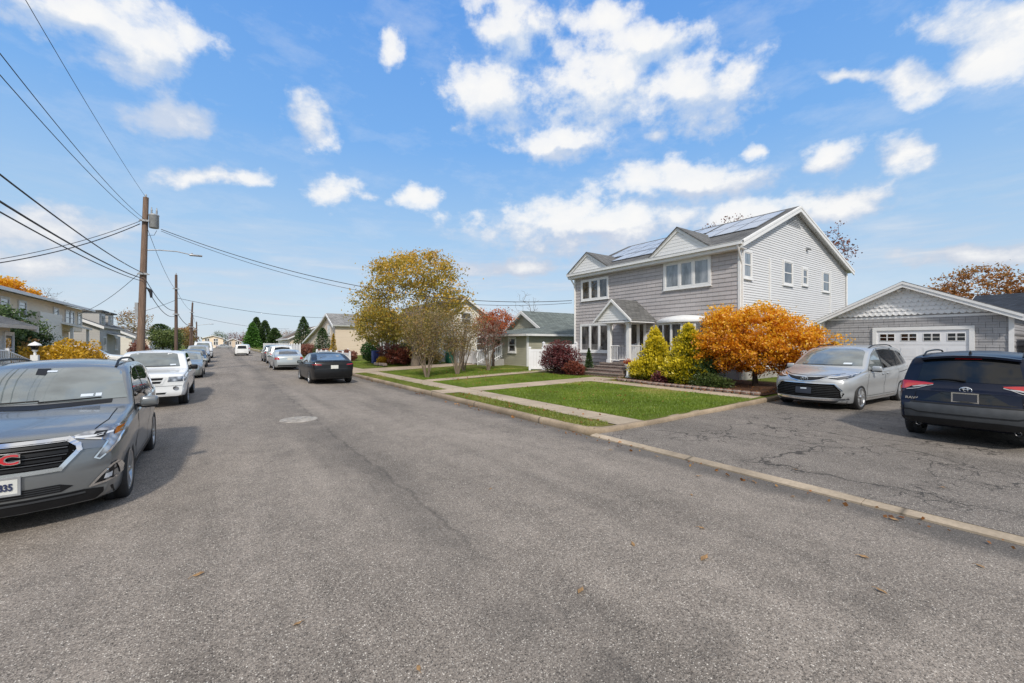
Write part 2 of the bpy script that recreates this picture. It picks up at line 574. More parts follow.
M['lf_olive'] = leaf_mat('olive_brown_leaves', L4((.14, .12, .045), (.24, .20, .06), (.34, .25, .08), (.40, .22, .09)), .45)
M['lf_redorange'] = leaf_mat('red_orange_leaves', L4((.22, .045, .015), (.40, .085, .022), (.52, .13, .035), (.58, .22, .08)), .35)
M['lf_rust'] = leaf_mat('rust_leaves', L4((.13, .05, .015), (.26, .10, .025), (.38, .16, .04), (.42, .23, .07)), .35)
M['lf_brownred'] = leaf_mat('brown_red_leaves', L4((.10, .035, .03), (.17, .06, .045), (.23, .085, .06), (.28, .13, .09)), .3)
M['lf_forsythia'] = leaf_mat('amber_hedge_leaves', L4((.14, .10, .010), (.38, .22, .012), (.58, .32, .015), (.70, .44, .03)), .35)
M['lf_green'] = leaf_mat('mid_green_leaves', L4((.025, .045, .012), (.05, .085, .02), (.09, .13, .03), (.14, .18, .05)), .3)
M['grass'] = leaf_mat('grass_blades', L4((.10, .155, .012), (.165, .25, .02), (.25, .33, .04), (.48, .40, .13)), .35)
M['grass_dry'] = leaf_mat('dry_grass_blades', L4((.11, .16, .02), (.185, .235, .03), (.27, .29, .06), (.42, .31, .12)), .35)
# ------------------------------------------------------------------ camera, sun, sky
FPX, HOR, CAMH = 415.0, 343.0, 1.87
TH = math.atan(290 / FPX)
cam = bpy.data.cameras.new('camera')
cam.sensor_width = 36.0
cam.lens = FPX / 1024 * 36.0
cam.shift_y = (HOR - 341.5) / 1024
cam.clip_start = .05
cam.clip_end = 3000
camo = bpy.data.objects.new('camera', cam)
COL.objects.link(camo)
camo.location = (0, 0, CAMH)
camo.rotation_euler = (PI / 2, 0, -TH)
SC.camera = camo

SUN_EL, SUN_AZ = R(42), R(207)            # azimuth measured from +y towards +x
sd = Vector((math.sin(SUN_AZ) * math.cos(SUN_EL), math.cos(SUN_AZ) * math.cos(SUN_EL), math.sin(SUN_EL)))
sl = bpy.data.lights.new('sun', 'SUN')
sl.energy = 3.4
sl.angle = R(4.5)
sl.color = (1.0, .93, .84)
so = bpy.data.objects.new('sun', sl)
COL.objects.link(so)
so.rotation_euler = sd.to_track_quat('Z', 'Y').to_euler()
so.location = sd * 50


def sky():
    w = bpy.data.worlds.new('World')
    SC.world = w
    w.use_nodes = True
    t = w.node_tree
    t.nodes.clear()

    def n(typ, tree=t, **kw):
        nd = tree.nodes.new(typ)
        for k, v in kw.items():
            if k == 'i':
                for kk, vv in v.items():
                    if isinstance(vv, bpy.types.NodeSocket): tree.links.new(vv, nd.inputs[kk])
                    else: nd.inputs[kk].default_value = vv
            else: setattr(nd, k, v)
        return nd

    def mth(op, a, b=0.0, c=0.0, tree=t, clamp=False):
        return n('ShaderNodeMath', tree, operation=op, use_clamp=clamp, i={0: a, 1: b, 2: c}).outputs[0]

    def ramp(fac, stops):
        r = n('ShaderNodeValToRGB', i={0: fac})
        while len(r.color_ramp.elements) < len(stops): r.color_ramp.elements.new(.5)
        for e, (p, c) in zip(r.color_ramp.elements, stops):
            e.position = p
            e.color = c if hasattr(c, '__len__') else (c, c, c, 1)
        return r.outputs[0]

    def mix(f, a, b, mode='MIX'):
        return n('ShaderNodeMixRGB', blend_type=mode, i={0: f, 1: a, 2: b}).outputs[0]

    d = n('ShaderNodeTexCoord').outputs['Generated']
    s = n('ShaderNodeSeparateXYZ', i={0: d}).outputs
    el = mth('ARCSINE', s[2])
    az = mth('ARCTAN2', s[0], s[1])
    nish = n('ShaderNodeTexSky')
    nish.sky_type = 'NISHITA'
    nish.sun_disc = False
    nish.sun_elevation = SUN_EL
    nish.sun_rotation = SUN_AZ
    nish.air_density = 1.0
    nish.dust_density = .6
    nish.ozone_density = 2.0
    base = n('ShaderNodeVectorMath', operation='SCALE', i={0: nish.outputs[0]})
    base.inputs['Scale'].default_value = .10
    # clear-air gradient by elevation, the haze pales it towards the ground
    e01 = mth('DIVIDE', el, 1.2, clamp=True)
    grad = ramp(e01, [(0.0, (.66, .76, .86, 1)), (.07, (.58, .73, .88, 1)), (.20, (.40, .63, .91, 1)), (.36, (.215, .48, .93, 1)),
                      (.55, (.145, .385, .89, 1)), (1.0, (.12, .33, .80, 1))])
    skyc = mix(.86, base.outputs[0], grad)
    p2 = n('ShaderNodeCombineXYZ', i={0: az, 1: el, 2: 0.0}).outputs[0]

    # ---- cumulus: elliptical masses (azimuth, elevation) broken up by noise
    def px(x, y):
        k = (x - 512) / FPX; m = (HOR - y) / FPX
        return TH + math.atan(k), math.atan(m / math.sqrt(1 + k * k))
    blobs = []
    for x, y, rx, ry in [(150, 45, 62, 36), (85, 15, 75, 26), (168, 116, 40, 19), (308, 120, 29, 23), (212, 177, 56, 9),
                         (340, 192, 27, 11), (418, 196, 22, 11), (391, 48, 13, 18),
                         (510, 22, 36, 34), (490, 92, 42, 34), (600, 82, 66, 42), (690, 92, 66, 36), (600, 18, 40, 16), (640, 40, 52, 20),
                         (564, 143, 54, 16), (690, 181, 84, 19), (600, 224, 128, 26), (835, 205, 52, 18), (740, 218, 50, 16),
                         (830, 160, 26, 15), (910, 156, 34, 17), (754, 155, 15, 8), (912, 83, 31, 19), (992, 55, 52, 36),
                         (985, 25, 70, 22), (510, 268, 58, 8), (35, 228, 85, 20), (20, 262, 85, 13), (980, 255, 80, 10),
                         (655, 138, 14, 7), (848, 78, 26, 6)]:
        a0, e0 = px(x, y)
        u = Vector(px(x + rx, y)) - Vector(px(x - rx, y)); v = Vector(px(x, y - ry)) - Vector(px(x, y + ry))
        ra = u.length / 2; re = abs(u.x * v.y - u.y * v.x) / u.length / 2
        blobs.append((a0, e0, ra * 1.3, re * 1.42, math.atan2(u.y, u.x)))
    # more of the same around the rest of the sky (seen only in reflections)
    rr = random.Random(5)
    for k in range(12):
        blobs.append((rr.uniform(2.0, 5.6) - (2 * PI if k % 2 else 0), rr.uniform(.25, .9), rr.uniform(.2, .4), rr.uniform(.06, .16), 0.0))
    def make_field(name, bl, rot):
        g = bpy.data.node_groups.new(name, 'ShaderNodeTree')
        g.interface.new_socket('P', in_out='INPUT', socket_type='NodeSocketVector')
        g.interface.new_socket('F', in_out='OUTPUT', socket_type='NodeSocketFloat')
        gi = g.nodes.new('NodeGroupInput'); go = g.nodes.new('NodeGroupOutput')
        cur = None
        for a0, e0, ra, re, ro in bl:
            if rot and abs(ro) > .06:
                v = n('ShaderNodeMapping', g, vector_type='TEXTURE', i={0: gi.outputs[0], 1: (a0, e0, 0), 2: (0, 0, ro), 3: (ra, re, 1)}).outputs[0]
            else:
                v = n('ShaderNodeVectorMath', g, operation='MULTIPLY_ADD', i={0: gi.outputs[0], 1: (1 / ra, 1 / re, 0), 2: (-a0 / ra, -e0 / re, 0)}).outputs[0]
            ln = n('ShaderNodeVectorMath', g, operation='LENGTH', i={0: v}).outputs['Value']
            cur = ln if cur is None else mth('SMOOTH_MIN', cur, ln, .25, tree=g)
        g.links.new(cur, go.inputs[0])
        return g

    big = sorted(blobs[:-12], key=lambda q: -q[2] * q[3])[:11]
    G1, G2 = make_field('cloud_field', blobs[:-12] + blobs[-6:], True), make_field('cloud_shade', big, False)

    def warp(sc, amp, src, det=3):
        c = n('ShaderNodeTexNoise', i={'Vector': src, 'Scale': sc, 'Detail': det}).outputs['Color']
        o = n('ShaderNodeVectorMath', operation='SUBTRACT', i={0: c, 1: (.5, .5, .5)}).outputs[0]
        return n('ShaderNodeVectorMath', operation='MULTIPLY_ADD', i={0: o, 1: (amp, amp * .7, 0), 2: src}).outputs[0]
    q = warp(14.0, .075, p2, 6)
    qn = n('ShaderNodeMapping', i={0: p2, 3: (1, 1.35, 1)}).outputs[0]
    nz = n('ShaderNodeTexNoise', i={'Vector': qn, 'Scale': 13.0, 'Detail': 10, 'Roughness': .60}).outputs['Fac']

    def field(vec, g):
        gn = n('ShaderNodeGroup'); gn.node_tree = g
        t.links.new(vec, gn.inputs[0])
        return gn.outputs[0]
    f0 = field(q, G1)
    fb = field(q, G2)
    up = n('ShaderNodeVectorMath', operation='ADD', i={0: q, 1: (-.008, .022, 0)}).outputs[0]
    f1 = field(up, G2)
    dens = mth('ADD', mth('SUBTRACT', 1.0, f0), mth('MULTIPLY', mth('SUBTRACT', nz, .5), 2.2))
    alpha = ramp(dens, [(.0, 0), (.14, .16), (.36, .60), (.62, .90), (1.0, .98)])
    under = mth('MULTIPLY', mth('SUBTRACT', fb, f1), 1.3)          # deeper inside when looking a little higher = underside
    core = mth('ADD', mth('MULTIPLY', dens, .35), mth('ADD', mth('MULTIPLY', under, -.75), mth('MULTIPLY', nz, .55)))
    lowgrey = ramp(mth('DIVIDE', el, .55, clamp=True), [(.0, (.60, .64, .71, 1)), (.45, (.58, .64, .77, 1)), (1, (.58, .69, .86, 1))])
    ccol = mix(ramp(core, [(.22, 0), (.60, 1)]), lowgrey, (.97, .965, .955, 1))
    skyc = mix(alpha, skyc, ccol)
    # ---- flat veils near the horizon
    st = n('ShaderNodeMapping', i={0: p2, 3: (1.6, 13, 1)}).outputs[0]
    sn = n('ShaderNodeTexNoise', i={'Vector': st, 'Scale': 2.6, 'Detail': 7, 'Roughness': .6, 'Distortion': .4}).outputs['Fac']
    band = ramp(mth('DIVIDE', el, .5, clamp=True), [(0, .9), (.30, .85), (.50, .3), (.62, 0)])
    va = mth('MULTIPLY', ramp(sn, [(.44, 0), (.70, .7)]), band)
    vcol = mix(ramp(sn, [(.5, 0), (.7, 1)]), (.60, .66, .76, 1), (.78, .79, .82, 1))
    skyc = mix(va, skyc, vcol)
    # thin high wisps
    wn = n('ShaderNodeTexNoise', i={'Vector': n('ShaderNodeMapping', i={0: p2, 2: (0, 0, .3), 3: (1.3, 3.2, 1)}).outputs[0], 'Scale': 3.2, 'Detail': 6, 'Roughness': .65}).outputs['Fac']
    skyc = mix(ramp(wn, [(.5, 0), (.8, .35)]), skyc, (.80, .84, .90, 1))
    # unseen cloud deck overhead and behind camera, added to neutralise fill and reflections
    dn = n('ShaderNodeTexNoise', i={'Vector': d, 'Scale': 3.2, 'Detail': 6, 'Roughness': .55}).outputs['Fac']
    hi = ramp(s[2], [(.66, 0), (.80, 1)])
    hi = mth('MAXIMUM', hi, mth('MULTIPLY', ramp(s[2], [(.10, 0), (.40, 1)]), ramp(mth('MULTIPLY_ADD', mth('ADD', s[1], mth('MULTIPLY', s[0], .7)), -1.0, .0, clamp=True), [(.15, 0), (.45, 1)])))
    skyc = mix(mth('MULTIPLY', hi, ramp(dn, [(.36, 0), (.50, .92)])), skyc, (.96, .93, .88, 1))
    # below the horizon: ground bounce
    skyc = mix(ramp(mth('MULTIPLY_ADD', s[2], 20.0, .5), [(.3, 1), (.5, 0)]), skyc, (.16, .15, .13, 1))
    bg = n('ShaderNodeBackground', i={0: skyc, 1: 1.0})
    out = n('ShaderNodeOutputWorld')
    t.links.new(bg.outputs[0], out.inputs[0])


sky()
SC.view_settings.view_transform = 'Standard'
SC.view_settings.look = 'None'
SC.view_settings.exposure = 0
SC.view_settings.gamma = 1

# ------------------------------------------------------------------ ground, road, kerbs
KX = 6.2           # right kerb face
LX = -2.95         # left kerb face
DU = 5.95          # edge of the driveway (along the road)


def struct(name, mb, m):
    return tag(mb.build(name, m), kind='structure')


def sheet(x0, x1, y0, y1, zf, nx=2, ny=2):
    mb = MB()
    vs = []
    for j in range(ny + 1):
        for i in range(nx + 1):
            x = x0 + (x1 - x0) * i / nx; y = y0 + (y1 - y0) * j / ny
            vs.append((x, y, zf(x, y) if callable(zf) else zf))
    fs = [(j * (nx + 1) + i, j * (nx + 1) + i + 1, (j + 1) * (nx + 1) + i + 1, (j + 1) * (nx + 1) + i) for j in range(ny) for i in range(nx)]
    mb.add(vs, fs, 0, True)
    return mb


g = MB(); g.box(-1500, 1500, -1500, 1500, -.5, -.06)
struct('ground', g, M['ground'])


def roadz(x, y):           # light camber
    c = (KX + LX) / 2
    return .05 - .09 * ((x - c) / ((KX - LX) / 2)) ** 2 + .0


struct('road', sheet(LX, KX, -25, 330, roadz, 16, 40), M['road'])
ROADZ_EDGE = roadz(KX, 0)


def lawnz(x, y):
    return .11 + .14 * max(0, min(1, (x - 8.5) / 8.0))


# right side
WX0, WX1 = 7.0, 7.85
struct('verge_ground', sheet(KX + .15, WX0, DU + .15, 330, .095, 3, 40), M['verge'])
struct('sidewalk', sheet(WX0, WX1, DU + .1, 330, .108, 2, 80), M['walk'])
struct('lawn_ground', sheet(WX1, 60, DU + .04, 330, lawnz, 40, 60), M['lawn'])
mb = MB()                                         # rounded kerb along the road, curving into the driveway
path = [(KX + .075, 330), (KX + .075, 60), (KX + .075, 30), (KX + .075, 15)] + [(KX + .075, 15 - k) for k in range(1, 9)]
path += [(KX + .11, DU + .42), (KX + .19, DU + .22), (KX + .36, DU + .10), (KX + .62, DU + .06)]
path += [(x, DU + .05) for x in np.arange(7.2, 19.0, .45)]
prof = [(-.085, -.12), (-.085, .05), (-.07, .085), (-.04, .104), (.05, .106), (.08, .09), (.08, -.12)]


def sweep(mb, path, prof, m=0, drop=None):
    vs = []; n = len(prof)
    for i, p in enumerate(path):
        a = Vector(path[max(0, i - 1)]); b = Vector(path[min(len(path) - 1, i + 1)])
        d = (b - a).normalized(); nrm = Vector((-d.y, d.x))
        jig = random.uniform(-.006, .006)
        for (o, z) in prof:
            zz = z + jig - (drop(p) if drop else 0)
            vs.append((p[0] - nrm.x * o * 1.0, p[1] - nrm.y * o * 1.0, zz))
    fs = [(i * n + k, (i + 1) * n + k, (i + 1) * n + (k + 1) % n, i * n + (k + 1) % n) for i in range(len(path) - 1) for k in range(n)]
    mb.add(vs, fs, m, True)


sweep(mb, [(x, y) for x, y in path], [(-o, z) for o, z in prof], drop=lambda p: -max(0, min(.105, (p[0] - 8.2) * .0165)))
struct('kerb', mb, M['kerb'])
mb = MB()
for k in range(14):                                # dropped kerb across the driveway mouth, sunk and worn
    y1 = DU + .1 - k * 2.2; y0 = y1 - 2.194
    mb.hexa([(KX - .02, y0, -.1), (KX + .15, y0, -.1), (KX + .15, y1, -.1), (KX - .02, y1, -.1),
             (KX - .02, y0, -.018), (KX + .15, y0, .004), (KX + .15, y1, .004), (KX - .02, y1, -.018)])
struct('dropped_kerb', mb, M['strip'])
struct('driveway', sheet(KX + .13, 40, -26, DU + .02, lambda x, y: .0 + .09 * max(0, min(1, (x - 6.4) / 10)) + .006 * math.sin(x * 2.1 + y) , 60, 50), M['drive'])
fw = MB()
WU0, WU1 = 13.0, 14.15
fw.add([(WX1 - .01, WU0 + .2, .115), (10, WU0 + .1, .145), (14.9, WU0 - .2, .235), (14.9, WU1 + .1, .235), (10, WU1 + .3, .145), (WX1 - .01, WU1 + .2, .115)],
       [(0, 1, 4, 5), (1, 2, 3, 4)])
# branch of the walk along the planting bed
fw.add([(13.0, DU + .2, .19), (13.75, DU + .2, .205), (13.95, WU0 - .1, .222), (13.2, WU0 - .1, .21)], [(0, 1, 2, 3)])
# apron from the walk to the kerb
fw.add([(KX + .16, WU0 + .3, .104), (WX0, WU0 + .25, .112), (WX0, WU1 + .2, .112), (KX + .16, WU1 + .25, .104)], [(0, 1, 2, 3)])
struct('front_walk', fw, M['front_walk'])
pw = MB()
pw.add([(WX1, 17.6, .116), (16, 18.6, .26), (16, 19.6, .26), (WX1, 18.6, .116)], [(0, 1, 2, 3)])
pw.add([(KX + .16, 25.2, .104), (16, 27.2, .262), (16, 30.2, .262), (KX + .16, 28.4, .104)], [(0, 1, 2, 3)])
struct('neighbour_walk', pw, M['front_walk'])
# left side
struct('left_verge_ground', sheet(-4.2, LX - .15, -25, 330, .09, 2, 40), M['verge'])
struct('left_sidewalk', sheet(-5.3, -4.2, -25, 330, .1, 2, 80), M['walk'])
struct('left_lawn_ground', sheet(-60, -5.3, -25, 330, .12, 12, 60), M['lawn'])
mb = MB(); sweep(mb, [(LX - .075, y) for y in (-25, -5, 5, 15, 25, 40, 80, 330)], prof)
struct('left_kerb', mb, M['kerb'])
# planting bed in front of the house: mulch edged with stones
bed = MB()
bed.add([(13.85, DU + .16, .235), (18.3, DU + .14, .285), (18.3, 12.9, .285), (14.4, 12.6, .245), (13.95, 10.5, .238)], [(0, 1, 2, 3, 4)])
bed.add([(14.6, 15.3, .252), (18.2, 15.3, .285), (18.2, 19.1, .285), (15.3, 18.4, .262), (14.5, 17.0, .25)], [(0, 1, 2, 3, 4)])
struct('mulch_bed', bed, M['mulch'])

# manhole cover in the road
mh = MB()
z0 = roadz(1.5, 11)
mh.lathe([(.001, .012), (.30, .012), (.31, .006), (.33, .006), (.335, .010), (.40, .010), (.42, -.02)], (1.5, 11.0, z0), n=36)
for k in range(5):
    for j in range(5):
        x, y = (k - 2) * .11, (j - 2) * .11
        if x * x + y * y < .07: mh.box(1.5 + x - .03, 1.5 + x + .03, 11 + y - .03, 11 + y + .03, z0 + .011, z0 + .016)
tag(mh.build('manhole_cover', M['galv_dull'], loc=(1.5, 11.0, 0)), 'round pale manhole cover set into the asphalt of the street', 'manhole cover')
# ------------------------------------------------------------------ building helpers
class Wall:
    """a vertical wall plane: o = origin (x,y), d = unit direction along, n = outward normal"""
    def __init__(s, o, d, n):
        s.o, s.d, s.n = Vector((o[0], o[1], 0)), Vector((d[0], d[1], 0)), Vector((n[0], n[1], 0))

    def p(s, a, z, out=0.0):
        return s.o + s.d * a + s.n * out + Vector((0, 0, z))

    def box(s, mb, a0, a1, z0, z1, o0, o1, m=0):
        mb.hexa([s.p(a0, z0, o0), s.p(a1, z0, o0), s.p(a1, z0, o1), s.p(a0, z0, o1),
                 s.p(a0, z1, o0), s.p(a1, z1, o0), s.p(a1, z1, o1), s.p(a0, z1, o1)], m)


def span(poly, z):
    xs = []
    n = len(poly)
    for i in range(n):
        (a0, z0), (a1, z1) = poly[i], poly[(i + 1) % n]
        if (z0 <= z < z1) or (z1 <= z < z0):
            xs.append(a0 + (a1 - a0) * (z - z0) / (z1 - z0))
    return (min(xs), max(xs)) if len(xs) >= 2 else None


def siding(mb, w, poly, course=.12, lip=.016, m=0):
    """real lapped boards over a wall outline: each course leans out at its foot"""
    zs = [z for _, z in poly]
    z = min(zs); top = max(zs)
    while z < top - .005:
        z1 = min(z + course, top)
        s0, s1 = span(poly, z + .001), span(poly, z1 - .001)
        if s0 and s1:
            mb.add([w.p(s0[0], z, lip), w.p(s0[1], z, lip), w.p(s1[1], z1, .002), w.p(s1[0], z1, .002)], [(0, 1, 2, 3)], m)
            mb.add([w.p(s0[0], z, -.01), w.p(s0[1], z, -.01), w.p(s0[1], z, lip), w.p(s0[0], z, lip)], [(0, 1, 2, 3)], m)
        z = z1
    k = len(poly)
    mb.add([w.p(a, zz, -.012) for a, zz in poly], [tuple(range(k))], m)


def window(parent, w, a0, a1, z0, z1, mull=(), rail=None, glass='pane', fw=.09, out=.066, cas=True, label=None, sill=True):
    """casing, sashes and panes; mull = positions 0..1 of uprights, rail = height 0..1 of the meeting rail"""
    mb = MB()
    w.box(mb, a0 - fw, a0, z0 - fw, z1 + fw, -.02, out)
    w.box(mb, a1, a1 + fw, z0 - fw, z1 + fw, -.02, out)
    w.box(mb, a0, a1, z1, z1 + fw, -.02, out)
    w.box(mb, a0, a1, z0 - fw, z0, -.02, out)
    if sill:
        w.box(mb, a0 - fw - .03, a1 + fw + .03, z0 - fw - .035, z0 - fw - .002, -.02, out + .035)
    edges = [0.0] + list(mull) + [1.0]
    b = .045
    for i, (e0, e1) in enumerate(zip(edges, edges[1:])):
        x0, x1 = a0 + (a1 - a0) * e0, a0 + (a1 - a0) * e1
        if i: w.box(mb, x0 - .05, x0 + .05, z0, z1, -.02, out - .004)
        l, r_ = x0 + (.05 if i else 0), x1 - (.05 if e1 < 1 else 0)
        w.box(mb, l, l + b, z0, z1, -.02, out - .018); w.box(mb, r_ - b, r_, z0, z1, -.02, out - .018)
        w.box(mb, l + b, r_ - b, z0, z0 + b, -.02, out - .018); w.box(mb, l + b, r_ - b, z1 - b, z1, -.02, out - .018)
        if rail:
            zr = z0 + (z1 - z0) * rail
            w.box(mb, l + b, r_ - b, zr - .025, zr + .025, -.02, out - .010)
    f = mb.build('window', M['trim'], parent)
    if label: f['label'] = label
    pn = MB()
    for i, (e0, e1) in enumerate(zip(edges, edges[1:])):
        x0, x1 = a0 + (a1 - a0) * e0 + .02, a0 + (a1 - a0) * e1 - .02
        pn.quad(w.p(x0, z0 + .02, .034), w.p(x1, z0 + .02, .034), w.p(x1, z1 - .02, .034), w.p(x0, z1 - .02, .034))
    pn.build('pane', M[glass], f)
    return f


def gable_block(root, x0, x1, y0, y1, zb, ze, ridge, axis, wallm, roofm, course=.2, over=.35, lip=.012, trim=True, ridge_at=.5, ze2=None, roofname='roof', thick=.14):
    """box with a gable roof; axis 'y' = ridge parallel to the road, 'x' = ridge across it"""
    if ze2 is None: ze2 = ze
    mb = MB()
    Wf = Wall((x0, y1), (0, -1), (-1, 0)); Wb = Wall((x1, y0), (0, 1), (1, 0))
    Wr = Wall((x0, y0), (1, 0), (0, -1)); Wl = Wall((x1, y1), (-1, 0), (0, 1))
    Lx, Ly = x1 - x0, y1 - y0
    if axis == 'y':
        siding(mb, Wf, [(0, zb), (Ly, zb), (Ly, ze), (0, ze)], course, lip)
        siding(mb, Wb, [(0, zb), (Ly, zb), (Ly, ze2), (0, ze2)], course, lip)
        siding(mb, Wr, [(0, zb), (Lx, zb), (Lx, ze2), (Lx * ridge_at, ridge), (0, ze)], course, lip)
        siding(mb, Wl, [(0, zb), (Lx, zb), (Lx, ze), (Lx * (1 - ridge_at), ridge), (0, ze2)], course, lip)
    else:
        siding(mb, Wf, [(0, zb), (Ly, zb), (Ly, ze), (Ly * (1 - ridge_at), ridge), (0, ze2)], course, lip)
        siding(mb, Wb, [(0, zb), (Ly, zb), (Ly, ze2), (Ly * ridge_at, ridge), (0, ze)], course, lip)
        siding(mb, Wr, [(0, zb), (Lx, zb), (Lx, ze), (0, ze)], course, lip)
        siding(mb, Wl, [(0, zb), (Lx, zb), (Lx, ze2), (0, ze2)], course, lip)
    mb.build('wall', M[wallm], root)
    rb = MB(); tb = MB()
    rd = .02
    if axis == 'y':
        rx = x0 + Lx * ridge_at
        s1 = (ridge - ze) / (rx - x0); s2 = (ridge - ze2) / (x1 - rx)
        a = [(x0 - over, y0 - over, ze - s1 * over + rd + thick), (rx, y0 - over, ridge + rd + thick), (rx, y1 + over, ridge + rd + thick), (x0 - over, y1 + over, ze - s1 * over + rd + thick)]
        b = [(rx, y0 - over, ridge + rd + thick), (x1 + over, y0 - over, ze2 - s2 * over + rd + thick), (x1 + over, y1 + over, ze2 - s2 * over + rd + thick), (rx, y1 + over, ridge + rd + thick)]
        rb.slab([a[0], a[1], a[2], a[3]], thick, 0, 1); rb.slab([b[0], b[1], b[2], b[3]], thick, 0, 1)
        for yy in (y0 - over - .025, y1 + over + .025):
            for P, Q in ((a[0], a[1]), (b[1], b[0])):
                tb.hexa([(P[0], yy - .02, P[2] - .25), (Q[0], yy - .02, Q[2] - .25), (Q[0], yy + .02, Q[2] - .25), (P[0], yy + .02, P[2] - .25),
                         (P[0], yy - .02, P[2] - .012), (Q[0], yy - .02, Q[2] - .012), (Q[0], yy + .02, Q[2] - .012), (P[0], yy + .02, P[2] - .012)])
        tb.box(x0 - over - .05, x0 - over - .005, y0 - over, y1 + over, a[0][2] - .24, a[0][2] - .03)
        tb.box(x0 - over, x0, y0 - over, y1 + over, a[0][2] - .262, a[0][2] - .242)
    else:
        ry = y0 + Ly * ridge_at
        s1 = (ridge - ze) / (ry - y0); s2 = (ridge - ze2) / (y1 - ry)
        a = [(x0 - over, y0 - over, ze - s1 * over + rd + thick), (x1 + over, y0 - over, ze - s1 * over + rd + thick), (x1 + over, ry, ridge + rd + thick), (x0 - over, ry, ridge + rd + thick)]
        b = [(x0 - over, ry, ridge + rd + thick), (x1 + over, ry, ridge + rd + thick), (x1 + over, y1 + over, ze2 - s2 * over + rd + thick), (x0 - over, y1 + over, ze2 - s2 * over + rd + thick)]
        rb.slab(a, thick, 0, 1); rb.slab(b, thick, 0, 1)
        for xx in (x0 - over - .025,):
            for P, Q in ((a[0], a[3]), (b[3], b[0])):
                tb.hexa([(xx - .02, P[1], P[2] - .25), (xx - .02, Q[1], Q[2] - .25), (xx + .02, Q[1], Q[2] - .25), (xx + .02, P[1], P[2] - .25),
                         (xx - .02, P[1], P[2] - .012), (xx - .02, Q[1], Q[2] - .012), (xx + .02, Q[1], Q[2] - .012), (xx + .02, P[1], P[2] - .012)])
        tb.box(x0 - over, x1 + over, y0 - over - .05, y0 - over - .005, a[0][2] - .2, a[0][2] - .03)
    rb.build(roofname, [M[roofm], M['trim']], root)
    if trim: tb.build('roof_trim', M['trim'], root)
    return Wf, Wr, Wl


# ------------------------------------------------------------------ the big grey house
HX0, HX1, HY0, HY1 = 18.2, 30.9, 9.0, 19.1
ZG, ZE, ZR, RX = .26, 6.15, 8.50, 23.6


